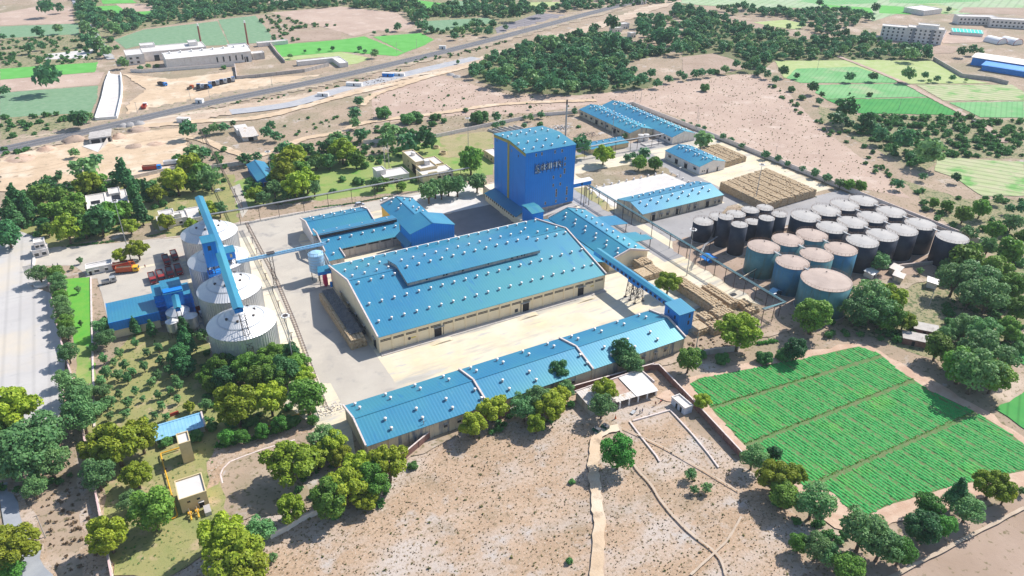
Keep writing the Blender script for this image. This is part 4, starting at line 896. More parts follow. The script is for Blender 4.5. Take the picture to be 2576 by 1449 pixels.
for x, y, b, tp, lb in [
  (225,188,tankgreen,tanktopbrown,'teal tank with brown top, tallest looking, beside the short pipe branch'),
  (225,172.6,tankblue,tanktopbrown,'blue tank with brown top and rusty patch, next to the widest tank'),
  (238.6,187.8,tankgreen,tanktopbrown,'teal brown-topped tank directly behind the leftmost teal tank'),
  (238.6,172.6,tankgreen,tanktopbrown,'teal brown-topped tank directly behind the blue one'),
  (251.4,186.3,tankgreen,tanktopbrown,'farthest teal tank, brown top, in front of the black tanks'),
  (251.6,171.5,tankblue,tanktopbrown,'brightest blue tank with brown top, beside a black tank'),
  (264.2,201.2,tankblack,tanktop,'leftmost big black tank, first of the back row by the asphalt'),
  (277.4,201.3,tankblack,tanktop,'big black tank, second from the left in the back row'),
  (289.9,201.5,tankblack,tanktop,'big black tank, third from the left in the back row'),
  (302.3,201.0,tankblack,tanktop,'big black tank at the far end of the back row'),
  (265.2,187.6,tankblack,tanktop,'big black tank, first after the teal ones in the middle row'),
  (277.6,187.0,tankblack,tanktop,'big black tank, second after the teal ones in the middle row'),
  (290.2,186.6,tankblack,tanktop,'big black tank, third after the teal ones in the middle row'),
  (302.8,186.3,tankblack,tanktop,'big black tank at the far end of the middle row'),
  (265.8,172.3,tankblack,tanktop,'big black tank with a tree growing against it'),
  (278.2,172.2,tankblack,tanktop,'big black tank just right of the tree in the front row'),
  (290.4,171.7,tankblack,tanktop,'big black tank, second right of the tree in the front row'),
  (302.9,171.6,tankblack,tanktop,'big black tank, third right of the tree in the front row'),
  (303.2,156.8,tankblack,tanktop,'lone rightmost big black tank standing forward of the rows')]:
    tank(x, y, 6.5, H1, b, tp, lb)
tank(225.2,156.1,9.35,12.6,tankgreen,tanktopbrown,'widest tank, blue green with rust streaks, brown top, nearest the field')
for x, y, R, h, st, lb in [
  (225.1,224.0,4.5,9,True,'squat black tank with spiral stair, nearest the tall floodlight mast'),
  (234.7,224.4,4.4,9,False,'squat black tank half hidden behind two slim ones'),
  (244.2,223.4,4.4,9,False,'squat black tank third in the rear row beside the road'),
  (253.5,223.6,4.1,9,False,'squat black tank fourth in the rear row beside the road'),
  (261.6,222.4,3.9,9,False,'squat black tank last in the rear row beside the road'),
  (229.2,215.0,3.3,14,False,'tall slim black tank farther left of the two nearest slim ones'),
  (229.0,206.4,3.5,14,False,'tall slim black tank nearest the blue pump shelter'),
  (245.0,213.4,3.6,9,True,'short black tank with spiral stair amid tall slim ones'),
  (244.5,205.8,3.4,14,False,'tall slim black tank next to the last in its row'),
  (252.4,206.0,3.4,14,False,'tall slim black tank last in its row, next to the big ones')]:
    tank(x, y, R, h, tankblack, tanktop, lb, stair=st)
# catwalks between tank tops
for k, (a, b, lb) in enumerate([((225,181.6),(225,179.1),'between the leftmost teal tank and the blue tank'),((225,166),(225,165.4),'between the blue tank and the widest tank'),((238.6,181.4),(238.6,179.1),'between the two teal tanks of the second file'),
      ((251.5,179.9),(251.5,178),'between the teal and bright blue tanks'),((264.6,194.8),(264.8,194.0),'between the first black tanks of back and middle rows'),((277.5,195),(277.5,193.4),'between the second black tanks of back and middle rows'),
      ((290,195),(290.1,193),'between the third black tanks of back and middle rows'),((302.5,194.6),(302.7,192.7),'between the last black tanks of back and middle rows'),((265.4,181.2),(265.6,178.7),'between middle row and the tank with the tree'),
      ((277.9,180.6),(278.1,178.6),'between middle row and the tank right of the tree'),((290.3,180.2),(290.4,178.1),'between middle and front rows, third file'),((302.8,180),(302.9,178),'between middle and front rows, last file'),((303,165.2),(303.1,163.2),'between the front row and the lone tank')]):
    t = thing('catwalk', 'thin catwalk %s' % lb, 'catwalk', (a[0],a[1],H1), 'catwalks between the tanks')
    A, B = Vector((a[0],a[1]+.7,H1+.35)), Vector((b[0],b[1]-.7,H1+.35)); m = MB(); m.bar(A, B, .9, .1); m.build('deck', pipegrey, t)
    m = MB()
    for s in (-.45,.45): m.bar(A+Vector((s,0,1)), B+Vector((s,0,1)), .06,.06); m.bar(A+Vector((s,0,0)), A+Vector((s,0,1)), .06,.06); m.bar(B+Vector((s,0,0)), B+Vector((s,0,1)), .06,.06)
    m.build('handrail', railrust, t)
# ------------------------------------------------------------------ pipe racks
def rack(name, label, pts, z, wd, postpos, pipes=4, pm=pipegrey, sag=None, post='rack'):
    t = thing(name, label, 'pipe rack', (pts[0][0], pts[0][1], 0))
    m = MB()
    for (ax, ay), (bx, by) in zip(pts[:-1], pts[1:]):
        d = Vector((bx-ax,by-ay,0)).normalized(); e = Vector((d.y,-d.x,0))
        for s in (-wd/2, wd/2): m.bar(Vector((ax,ay,z))+e*s, Vector((bx,by,z))+e*s, .16, .22)
        n = int((Vector((bx-ax,by-ay,0))).length/1.6)
        for i in range(n+1): c = Vector((ax,ay,z))+(Vector((bx,by,z))-Vector((ax,ay,z)))*(i/max(1,n)); m.bar(c-e*(wd/2+.25), c+e*(wd/2+.25), .1, .1)
    m.build('frame', steel, t)
    for k in range(pipes):
        m = MB(); off = -wd/2+wd*(k+.5)/pipes
        P_ = []
        for i, (x, y) in enumerate(pts):
            a = Vector(pts[max(i-1,0)]+(0,)); b = Vector(pts[min(i+1,len(pts)-1)]+(0,)); d = (b-a).normalized(); P_.append(Vector((x+d.y*off, y-d.x*off, z+.3)))
        m.path(P_, .15 if k % 2 else .1, 6); m.build('pipe', pm, t)
    for (x, y, ax) in postpos:
        m = MB(); e = Vector((1,0,0)) if ax == 'x' else Vector((0,1,0))
        if post == 'single': m.bar((x,y,0),(x,y,z),.2,.2); m.bar(Vector((x,y,z-.2))-e*wd/2, Vector((x,y,z-.2))+e*wd/2,.14,.14)
        else:
            for s in (-wd*.45,wd*.45): m.bar(Vector((x,y,0))+e*s, Vector((x,y,z))+e*s, .16,.16)
            for k in range(int(z/1.5)): m.bar(Vector((x,y,k*1.5))+e*(-wd*.45), Vector((x,y,k*1.5+1.5))+e*(wd*.45), .07,.07)
        m.build('post', steel, t)
    return t
rack('pipe_rack', 'long dark pipe rack running from the tower past hall and tanks', [(205.8,293),(205.8,236),(206.0,157.4),(195.2,157.6)], 7.2, 1.5,
     [(206,y,'x') for y in (290,284,278,271,265,258,251)]+[(206,y,'x') for y in (236,223.2,217,211.8,206,199.8,194.4,188.3,183.1,177.4,171.5,165.8,159)]+[(201,157.5,'y'),(195.6,157.6,'y')], 3, pipeteal, post='single')
rack('pipe_rack', 'pipe bridge running left from the blue tower in front of the white offices', [(163,336.6),(46,337.6),(28,338.4)], 7.2, 1.5, [(x,337,'y') for x in (158,146,134,122,110,98,86,74,62,53,44,32)], 3, pipegrey, post='single')
rack('pipe_rack', 'pipe rack running right from behind the tower past the narrow workshop', [(192,336),(262,335.5),(284,334),(292,334)], 7.0, 1.4, [(x,335.6,'y') for x in (198,212,224,236,247,258)]+[(x,334.4,'y') for x in (268,273,284,289)], 3, pipegrey, post='single')
rack('pipe_rack', 'low dark rack following the road from the silos to the long shed', [(45.6,330),(44.6,270),(42.6,236),(38.4,184)], 3.4, 1.3, [(45.6-.115*(330-y)*(.6 if y > 270 else .5),y,'x') for y in (326,314,302,290,278,266,254,242,230)], 2, railrust, post='single')
rack('pipe_rack', 'long rusty pipe running back through trees toward the railway', [(48.4,470),(47.6,400),(46.2,340)], 6.8, .9, [(47.9,y,'x') for y in (462,446,430,414,398,382,366,350)], 1, railrust, post='single')
rack('pipe_rack', 'short pipe branch between the leftmost teal tank and the pipe rack', [(206.4,181),(218.5,184)], 5.4, .7, [(213,182.6,'y'),(218,184,'y')], 1, cream, post='single')
rack('pipe_rack', 'pipe branch feeding the slim black tanks beside the blue pump shelter', [(206.4,204.5),(215,211),(225.5,214.6)], 5.2, .9, [(214,210.4,'y'),(220,212.8,'y')], 2, pipegrey, post='single')
for i, (a, b, lb) in enumerate([((210,203),(216,208),'beside the slim black tanks'),((214,169.6),(219,172.4),'in front of the blue tank')]):
    t = thing('pump_shelter', 'bright blue pitched pump shelter %s' % lb, 'shelter', ((a[0]+b[0])/2,(a[1]+b[1])/2,0), 'blue pump shelters')
    m = MB(); xm = (a[0]+b[0])/2; m.prism([(a[0],a[1],2.3),(a[0],b[1],2.3),(xm,b[1],3.4),(xm,a[1],3.4)],(0,0,-.12)); m.prism([(xm,a[1],3.4),(xm,b[1],3.4),(b[0],b[1],2.3),(b[0],a[1],2.3)],(0,0,-.12)); m.build('roof', bluex if i == 0 else roofpale, t)
    for x in (a[0]+.3,b[0]-.3):
        for y in (a[1]+.3,b[1]-.3): m = MB(); m.box(x-.1,y-.1,0,x+.1,y+.1,2.3); m.build('post', steel, t)
    m = MB(); m.box(xm-.8,a[1]+1,0,xm+.8,b[1]-1,1.2); m.build('pump', bluex, t)
# ------------------------------------------------------------------ sacks
BAG = MB(); 
def bagblock(label, x0, x1, y0, y1, h, steps=None, tarp_=False, mat=None, gap=None):
    """stack of filled jute sacks: rows of pillow-like sacks on the top and faces"""
    t = thing('sack_stack', label, 'sack stack', ((x0+x1)/2,(y0+y1)/2,0), 'stacks of filled sacks')
    rr = random.Random(int(x0*7+y0*3)); m = MB(); bx, by, bz = 1.15, .8, .5
    def bag(cx, cy, cz, lx, ly, lz):
        j = lambda s: rr.uniform(-s, s)
        vs = []
        for k, zz, sc in ((0,-.5,.80),(1,0,1.02),(2,.42,.82),(3,.5,.45)):
            for a, b in ((-1,-1),(1,-1),(1,1),(-1,1)): vs.append((cx+a*lx/2*sc+j(.04), cy+b*ly/2*sc+j(.04), cz+zz*lz+j(.03)))
        m.add(vs, [(k*4+i, k*4+(i+1)%4, k*4+4+(i+1)%4, k*4+4+i) for k in range(3) for i in range(4)]+[(12,13,14,15)])
    nx, ny = max(1,int((x1-x0)/bx)), max(1,int((y1-y0)/by)); nz = max(1,int(h/bz))
    m.box(x0+.35,y0+.35,0,x1-.35,y1-.35,h-.35)
    hm = {}
    for i in range(nx):
        for j in range(ny):
            hh = h-(bz if rr.random() < .12 else 0); 
            if steps: hh = max(bz, h*steps(i/nx, j/ny))
            hm[i,j] = hh; bag(x0+(i+.5)*(x1-x0)/nx, y0+(j+.5)*(y1-y0)/ny, hh-bz/2+rr.uniform(-.06,.06), bx*rr.uniform(.95,1.1), by*rr.uniform(.95,1.1), bz*1.1)
    for k in range(nz-1):
        z = bz*(k+.5)
        for i in range(nx):
            for y in (y0+.3, y1-.3):
                if z < hm[i,0 if y < (y0+y1)/2 else ny-1]-bz: bag(x0+(i+.5+(k%2)*.3)*(x1-x0)/nx, y+rr.uniform(-.08,.08), z, bx*1.05, .7, bz*1.05)
        for j in range(ny):
            for x in (x0+.3, x1-.3):
                if z < hm[0 if x < (x0+x1)/2 else nx-1,j]-bz: bag(x+rr.uniform(-.08,.08), y0+(j+.5)*(y1-y0)/ny, z, .8, by*1.05, bz*1.05)
    m.build('sacks', mat or bagm, t); return t
bagblock('long sack wall left of the yard tree, with shaded lane beside it', 184.6, 189.6, 171.4, 196, 4.2)
bagblock('long sack wall nearest the pipe rack, right of the lane', 191.6, 196.2, 170.6, 186.5, 3.8)
bagblock('short sack block between the long wall and the branch pipe posts', 197.2, 201.6, 168.6, 172.6, 2.6)
bagblock('low sack block beside the last rack posts', 196.2, 201.8, 164.4, 167.4, 2.4)
bagblock('raised sack block at the near end of the lane', 181.6, 189.4, 165.6, 171.0, 4.0)
bagblock('near sack block with a dark gap, in front of the raised block', 180.6, 188.2, 160.8, 165.0, 3.3)
bagblock('sack heap at the front corner beside the leafy tree', 174.8, 180.0, 160.2, 165.6, 3.4)
bagblock('narrow dusty sack stack with tarpaulin side', 175.8, 180.4, 166.4, 171.6, 3.6)
bagblock('sack stack right behind the blue transfer house', 169.4, 174.6, 162.6, 178.0, 3.4, steps=lambda a, b: 1 if b > .35 else .7)
bagblock('sack stack against the cream gable of the hall, high part', 181.0, 187.6, 212.0, 217.2, 3.8)
bagblock('stepped sack stack in front of the hall gable', 176.6, 187.0, 204.2, 211.6, 3.0, steps=lambda a, b: 1 if a > .55 else (.7 if a > .3 else .35))
for i in range(7):
    x0 = 273.6+5.4*i; bagblock('%s long sack row from the left in the big open air sack yard' % ordw(i+1), x0, x0+4.6, 232.5+.2*i, 264.5+.6*i, 4.6)
for i in range(4):
    x0 = 299.6+4.3*i; bagblock('%s sack row from the left behind the small white warehouse' % ordw(i+1), x0, x0+3.7, 287.5+.5*i, 313, 3.8)
t = bagblock('long sack stack partly under dark tarpaulin left of the huge warehouse', 56.4, 61.8, 213.6, 251.5, 4.3)
m = MB(); rr = random.Random(5)
nx, ny = 8, 50; vs = [(57.5+4.5*i/nx, 217+34.8*j/ny, 4.5+rr.uniform(-.1,.14)) for j in range(ny+1) for i in range(nx+1)]
m.add(vs, [(j*(nx+1)+i, j*(nx+1)+i+1, (j+1)*(nx+1)+i+1, (j+1)*(nx+1)+i) for j in range(ny) for i in range(nx)]); m.build('tarpaulin', tarp, t)
bagblock('low dark sack row between the long stack and the warehouse gable', 62.6, 64.0, 221, 238, 2.4, mat=tarp)

# ------------------------------------------------------------------ flat roofed buildings
def flat(name, label, boxes, wall=whitewash, roofm=slabm, cat='building', group=None, par=.5, wins=(), rz=0, org=None, doors=()):
    """boxes: (x0, y0, x1, y1, h); wins/doors: (side, box index, position, width, z0, z1)"""
    b0 = boxes[0]; o = org or ((b0[0]+b0[2])/2, (b0[1]+b0[3])/2, 0)
    t = thing(name, label, cat, o, group)
    if rz: t.rotation_euler.z = rz; 
    w, r, p = MB(), MB(), MB()
    for x0, y0, x1, y1, h in boxes:
        w.box(x0, y0, 0, x1, y1, h); r.box(x0+.05, y0+.05, h, x1-.05, y1-.05, h+.08)
        for q in ((x0-.1,y0-.1,x1+.1,y0+.18),(x0-.1,y1-.18,x1+.1,y1+.1),(x0-.1,y0+.18,x0+.18,y1-.18),(x1-.18,y0+.18,x1+.1,y1-.18)): p.box(q[0],q[1],h-.1,q[2],q[3],h+par)
    w.build('wall', wall, t); r.build('roof', roofm, t); p.build('parapet', wall if wall in (cream, yellowwall) else whitewash, t)
    for kind, L in (('window', wins), ('door', doors)):
        for s, k, c, wd, z0, z1 in L:
            x0, y0, x1, y1, h = boxes[k]; m = MB(); e = .06
            if s == 'S': m.box(c-wd/2, y0-e, z0, c+wd/2, y0+.1, z1)
            if s == 'N': m.box(c-wd/2, y1-.1, z0, c+wd/2, y1+e, z1)
            if s == 'W': m.box(x0-e, c-wd/2, z0, x0+.1, c+wd/2, z1)
            if s == 'E': m.box(x1-.1, c-wd/2, z0, x1+e, c+wd/2, z1)
            ob = m.build(kind, glass if kind == 'window' else darkm, t)
            if s == 'S' and wd > .9: m = MB(); m.box(c-wd/2-.15, y0-.5, z1+.1, c+wd/2+.15, y0, z1+.2); m.build('sunshade', whitewash, ob)
    return t
def flat_s(*a, **k): return flat(*a, **k)
flat('office_building', 'white flat roofed rest house with roof courtyards among dark trees, near the gate', [(-17.3,377.5,-9,396.5,3.9),(-9,377,0.6,397.5,3.6),(-7,392,-2,400,4.4)], wins=[('S',0,-14,1.6,1,2.4),('S',1,-6,1.6,1,2.4),('S',1,-2,1.6,1,2.4)])
m = MB(); 
for q in ((-15.5,384,-11.5,388.5),(-6,386,-2.4,391.5),(-15,378.4,-9.5,381.6)): m.box(q[0],q[1],3.75,q[2],q[3],4.0 if q[0] > -14 or True else 4)
o = m.build('courtyard_opening', darkm, bpy.data.objects['office_building'])
flat('office_building', 'small white flat roofed quarters hidden behind the farthest silo', [(10,347,16,356,3.2),(16,349,23,357.5,3.4),(23,346,30,359,3.4),(11.5,356,18,361.5,3.6),(17.5,349.5,20.5,352.5,5.2)], wins=[('S',1,19.6,1.4,1,2.3),('S',2,26,1.4,1,2.3),('S',0,12.6,1.2,1,2.3)])
offc = flat('office_building', 'two storey cream office block with roof tanks beside tall twin aerials', [(140.8,357,147.2,376.6,7.0),(140.8,350.6,150.6,362,5.4)], wall=yellowwall, par=.7,
     wins=[('S',1,143,1.2,1,2.4),('S',1,148,1.6,2.6,3.6),('W',0,362,1.4,1,2.4),('W',0,368,1.4,1,2.4),('W',0,368,1.4,4,5.4),('W',0,362,1.4,4,5.4)])
m = MB(); m.lathe([(1.3,7.0),(1.3,8.5),(1.0,8.9)],144.4,369,16); m.box(145.6,355,5.4,148.2,358,8.0); m.build('roof_tank', whitewash, offc)
flat('office_building', 'cream office wing with three arched windows and pale flat roof, right of the tall block', [(149.6,357,157.2,369,4.0)], wall=yellowwall, wins=[('S',0,152,1.1,1,2.7),('S',0,153.8,1.1,1,2.7),('S',0,155.6,1.1,1,2.7),('W',0,362,1.2,1,2.4)])
flat('office_building', 'cream entrance office with curved parapet and white roof by the road', [(139.4,344.4,157,353.6,4.4),(142.6,343.6,147.4,344.6,5.2)], wall=cream, doors=[('S',0,148.6,2.4,0,2.8)], wins=[('S',0,152,1.6,1,2.6),('S',0,155,1.6,1,2.6)])
flat('office_building', 'white flat roofed office left of the aerials with raised stair head', [(120.6,351.6,134.6,362,3.9),(118.4,356.5,123.6,362.5,6.2)], wins=[('S',0,124.6,2.2,2,3.2),('S',0,130,1.6,1,2.4)], doors=[('S',0,127,2,0,2.4)])
flat('pump_house', 'cream flat roofed pump house half hidden behind the left of the tower', [(186.8,353,193.6,367,3.6)], wall=yellowwall, wins=[('W',0,357,1.2,1,2.2),('W',0,362,1.2,1,2.2)])
flat('guard_post', 'two storey white gatehouse with open upper floor at the main gate', [(-40.4,343,-34.6,348.6,3.2),(-39,344.6,-35,349,6.0)], wins=[('S',0,-39,1.6,.9,2.4),('S',0,-36.2,1.6,.9,2.4),('S',1,-38,1.3,4,5.2),('S',1,-36.2,1.3,4,5.2)])
flat('weighbridge_office', 'long low white weighbridge cabin left of the parked orange truck', [(-21.2,315.6,-11.6,320.4,2.9)], wins=[('S',0,-17.6,1.8,1,2.2),('S',0,-14,1.2,1,2.2)], doors=[('S',0,-20,1,0,2.1)])
shed_b, _, _ = gable('shed', 'bright blue gabled shed behind the garden beside a tall floodlight mast', 61.8, 70.8, 378.4, 405.6, 3.9, 5.6, 'y', .5, bluex, cat='shed', doors=[('S',66.5,4.0,0,2.4)])
sh, _, _ = gable('shed', 'low shed with pale sky blue single roof near the orchard', -9.2, 4.3, 193.4, 199.4, 2.7, 3.2, 'x', .95, creamdirty, roof=roofpale, cat='shed', parapets='E')
gs = flat('gas_station_house', 'square concrete roofed gas meter house with yellow pipework in front', [(-6.5,162.6,0.2,170.2,4.8)], wall=yellowwall, cat='pump house', wins=[('S',0,-4.4,.8,3.2,3.8),('S',0,-2,.8,3.2,3.8)], doors=[('S',0,-1.6,1.2,0,2.2)])
m = MB(); m.box(-7.3,157.9,0,.6,162.5,.25); m.build('plinth', slabm, gs); m = MB(); m.box(.3,158,.02,1.2,170.6,.2); m.build('apron', slabm, gs)
m = MB(); m.box(-1.4,158.6,.25,.2,161.6,1.5); m.build('cabinet', concrete, gs)
for i, x in enumerate((-4.8,-3.0)):
    m = MB(); m.path([(x,158.6,.9),(x,159.8,.9),(x,160.2,1.4),(x,161.2,1.4),(x,161.6,.9),(x,162.4,.9)],.22,8); m.tube((x,159.2,.9),(x,159.2,.25),.12); m.tube((x-.5,160.7,1.4),(x+.5,160.7,1.4),.4,10); m.build('pipe', pipeyellow, gs)
    m = MB(); m.tube((x,160.2,1.2),(x,160.2,3.4),.05); m.build('vent_pipe', white, gs)
flat('pump_house', 'small tall ochre tower like pump room behind the gas meter house', [(-3.4,181.9,-.4,186.6,7.2)], wall=yellowwall)
gp_ = thing('gas_pipe', 'yellow gas pipe bending round the lawn beside the gas meter house', 'pipe', (-8.4,176,0))
m = MB(); m.path([(-3.4,188.7,1),(-8.6,188.7,1),(-8.7,188,1),(-8.1,170.6,1),(-7.9,168,.9),(-7.8,163,.6),(-7.9,162.2,.6),(-8.6,161.8,.6),(-11.8,161.8,.6)],.2,8); m.build('pipe', pipeyellow, gp_)
m = MB()
for y in (186,182,178,174,170): m.box(-8.6,y-.1,0,-8.0,y+.1,.85)
m.build('support', steel, gp_)
gp2 = thing('gas_pipe', 'yellow pipe running low through bushes left of the long shed', 'pipe', (24,190,0))
m = MB(); m.path([g('T7',1980,355,.7), g('T7',2090,275,.7), g('T7',2345,200,.7)],.18,8); m.build('pipe', pipeyellow, gp2)
# house with tin roofs near the field, its tree and toilets
hs = thing('farmhouse', 'open fronted farmhouse with patchy tin roofs behind a leafy tree', 'house', (122,149,0))
m = MB(); m.box(110.4,144.8,0,119.8,153.4,2.7); m.box(120.2,151.4,0,135.2,153.2,2.7); m.box(126,145,0,126.3,152,2.7); m.box(134.8,143.6,0,135.1,152,2.7); m.build('wall', M('house_wall',(.42,.40,.38),(.5,.44,.38),.5,.4,.6,streak=((.25,.16,.1),.8,.55,.7)), hs)
for pts, mt in (([(110.2,144.4,3.0),(114.6,144.2,3.0),(115.2,153.6,3.3),(110.6,153.8,3.3)],tinrust),([(115,145.2,3.02),(120.1,145,3.02),(120.4,153.4,3.32),(115.4,153.6,3.32)],tinrust),
               ([(119.6,146.6,2.8),(126.2,146,2.8),(126.4,153.2,3.3),(120.6,153.4,3.3)],M('red_oxide_roof',(.42,.27,.20),(.5,.36,.28),.4,.4,.6)),([(119.4,143.8,2.6),(126.8,143.2,2.6),(126.8,146.2,2.78),(119.6,146.6,2.78)],tinrust),
               ([(126.6,143,2.75),(134.6,142.2,2.75),(136.2,152.8,3.35),(126.9,153.4,3.35)],tinwhite)):
    m = MB(); m.prism(pts,(0,0,-.1)); m.build('roof', mt, hs)
m = MB(); m.box(119.8,153.2,2.7,136.2,153.6,3.7); m.box(135.7,146,2.6,136.1,153.2,3.6); m.box(110.2,153.7,2.7,120,154.0,3.6); m.build('parapet', capm, hs)
for x in (120.4,124,127.6,131.2,134.8): m = MB(); m.box(x-.2,143.2,0,x+.2,143.6,2.6); m.build('post', white, hs)
m = MB(); m.box(112,144.72,.9,113.2,144.85,2.1); m.box(116.6,144.72,0,118,144.85,2.2); m.build('doorway', darkm, hs)
tl = flat('toilet_block', 'narrow whitewashed toilet block with flat roof beside the field wall', [(136.3,131.2,139.4,137.6,2.4)], wall=M('bluish_whitewash',(.62,.66,.74),(.5,.54,.62),.6,.4,.6), doors=[('W',0,133,.8,0,1.9),('W',0,135,.8,0,1.9)], cat='outbuilding')
# brick kiln yard & farm huts
for i, (a, lb, wm) in enumerate([(('S5',520,700,640,740),'broken concrete hut with square windows below the widest tank', whitewash), (('S5',720,680,860,700),'tin roofed farm shelters behind the leafy tree below the black tanks', tinrust),
      (('S5',760,725,860,775),'lower tin roofed shelter stepping down beside the farm shelters', tinrust), (('S5',1060,780,1120,819),'small blue grey cattle hut on the bare threshing ground', whitewash)]):
    p0, p1 = g(a[0],a[1],a[2]), g(a[0],a[3],a[4])
    c = (p0+p1)/2; t = thing('hut', lb, 'hut', (c.x,c.y,0), rz=0.2+i*.12); L_ = max(4.5,(p1-p0).length*.8)
    m = MB(); m.box(-L_/2,-1.8,0,L_/2,1.8,2.4); m.build('wall', wm if wm != tinrust else creamdirty, t); m = MB(); m.prism([(-L_/2-.4,-2.3,2.5),(L_/2+.4,-2.3,2.5),(L_/2+.4,2.2,3.0),(-L_/2-.4,2.2,3.0)],(0,0,-.1)); m.build('roof', tinrust if wm == tinrust else tinwhite, t)
    m = MB(); m.box(-.5,-1.86,0,.5,-1.7,1.9); m.build('door', darkm, t)
for a, lb in ((('D',2325,838),'grey flat roofed brick hut in shade beside the crop field'),(('D',2298,862),'longer roofless looking brick hut next to the grey roofed one')):
    c = g(*a); t = thing('hut', lb, 'hut', (c.x,c.y,0), rz=-.9); m = MB(); m.box(-4,-2.6,0,4,2.6,2.6); m.build('wall', brick, t); m = MB(); m.box(-4.3,-2.9,2.6,4.3,2.9,2.75); m.build('roof', concrete, t); m = MB(); m.box(-1,-2.66,0,0,-2.55,2); m.build('door', darkm, t)
# house & shed by the rail road, left middle
h2 = thing('cottage', 'low house with tan tin roof and white flat annex near the rail road', 'house', (74,460,0))
m = MB(); m.box(70,456,0,78.4,470,3.0); m.box(69,468,0,76,478,3.6); m.build('wall', whitewash, h2); m = MB(); m.prism([(69.4,455,2.9),(79,453.6,2.9),(79.6,470.6,4.0),(70.4,471,4.0)],(0,0,-.12)); m.build('roof', tinrust, h2); m = MB(); m.box(68.8,471,3.6,76.2,478.2,3.8); m.build('flat_roof', slabm, h2)
m = MB(); m.box(73,455.9,0,76,456.1,2.2); m.build('door', darkm, h2)
# ------------------------------------------------------------------ boundary walls
def wall(label, pts, h=2.6, th=.3, m=concrete, post=4.0, name='boundary_wall', cap=None):
    P_ = [g(*q) if isinstance(q[0], str) else Vector((q[0],q[1],0)) for q in pts]
    t = thing(name, label, 'wall', tuple(P_[0])); w_, c_ = MB(), MB()
    for a, b in zip(P_[:-1], P_[1:]):
        d = (b-a); L_ = d.length; n = max(1, int(L_/post)); w_.bar(a+Vector((0,0,h/2)), b+Vector((0,0,h/2)), th, h)
        if post < 50:
            for i in range(n+1): q = a+d*(i/n); w_.cbox(q.x,q.y,h/2+.05,th+.22,th+.22,h+.1,math.atan2(d.y,d.x))
        c_.bar(a+Vector((0,0,h+.06)), b+Vector((0,0,h+.06)), th+.12, .12)
    w_.build('panel', m, t); c_.build('coping', cap or capm, t); return t
wall('long pale panel wall behind the sheds and sack yards on the right', [(282,411.5),(327,410),(329,359),(331,300),(332.5,230),(333,212),(334.5,160)], 2.6, m=whitewash)
wall('grey panel wall behind the lawn at the back of the tower', [(176,409),(215,414),(255,417.6),(281,411.5)], 2.4, m=whitewash)
wall('bluish wall along the back garden, left of the twin aerials', P('T2','170,1085 300,1075 560,1040'), 2.2, m=whitewash)
wall('pale wall between the gate garden and the dirt road', P('T1','760,1400 940,1370 1250,1300 1500,1290 1860,1240 1960,1250'), 2.2, m=whitewash)
wall('reddish topped boundary wall between the parking ground and the grass strip', [g('T4',375,700),g('T4',455,1100),g('T4',560,1449),g('T7',640,400),g('T7',735,850),g('T7',850,1449),g('T7',900,1700)], 2.4, m=whitewash, cap=M('pink_coping',(.66,.46,.44)))
wall('dark brick wall in front of the long shed', [g('T8',490,560),g('T8',680,400),g('T8',830,330),g('T8',900,320),(85,157),(113,157.2),(143,154.8)], 2.6, m=brick)
wall('dark wall dividing the farmhouse yard from the green field', [(141.6,155),(144.2,153.8),(141.8,134.5),(138.1,108.4)], 2.4, m=brick)
wall('broken low wall behind the leafy tree at the end of the long shed', [g('R4',1590,890),g('R4',1800,850),g('R4',2080,820),(182,152)], 2.2, m=concrete)
wall('wall under the lone black tank above the threshing ground', [g('S5',700,665),g('S5',930,640),g('S5',1180,615)], 1.8, m=concrete)
wall('pale low wall half hidden under roadside trees at the bottom', [g('T7',2050,1165),g('T7',2170,1105),g('T7',2290,1030),g('T7',2480,950)], 1.8, m=whitewash)
wall('white gutter edge between bright grass strip and truck yard', [g('T4',688,650),g('T4',695,1000),g('T4',708,1449),g('T7',715,330)], .5, .5, m=white, post=99, name='kerb_wall')
wall('blue grey parapet along the back of the tank farm', [(262,212.5),(290,211),(331,209.5),(333.5,166),(316,149)], 1.6, .3, m=concrete, post=8)
# white plinth lines in the dry field
for pts, lb in ((P('L3','690,510 985,425 1000,425'), 'thin white plinth line from the water tap toward the toilets'), (P('L3','1000,425 1180,620 1320,790 1400,900'), 'long thin white plinth line beside the field wall'), (P('L3','660,515 760,650 880,800 910,850'), 'broken white plinth line across dry grass')):
    wall(lb, pts, .35, .35, m=whitewash, post=99, name='kerb_wall')
wall('curved white kerb of the sports lawn left of the long shed', P('L2','1456,325 1100,430 850,520 700,580 620,660 590,730 615,830'), .2, .3, m=whitewash, post=99, name='kerb_wall')
for q, lb in ((P('T4','1080,370 1370,335 1800,235 1880,225'), 'left of the gas pipe rack'), (P('T4','1930,215 2200,165 2575,110 2700,95'), 'in front of the garden'), (P('R1','800,150 1400,50 1600,10'), 'in front of the offices')):
    wall('thin white road kerb %s' % lb, q, .22, .35, m=whitewash, post=99, name='kerb_wall')
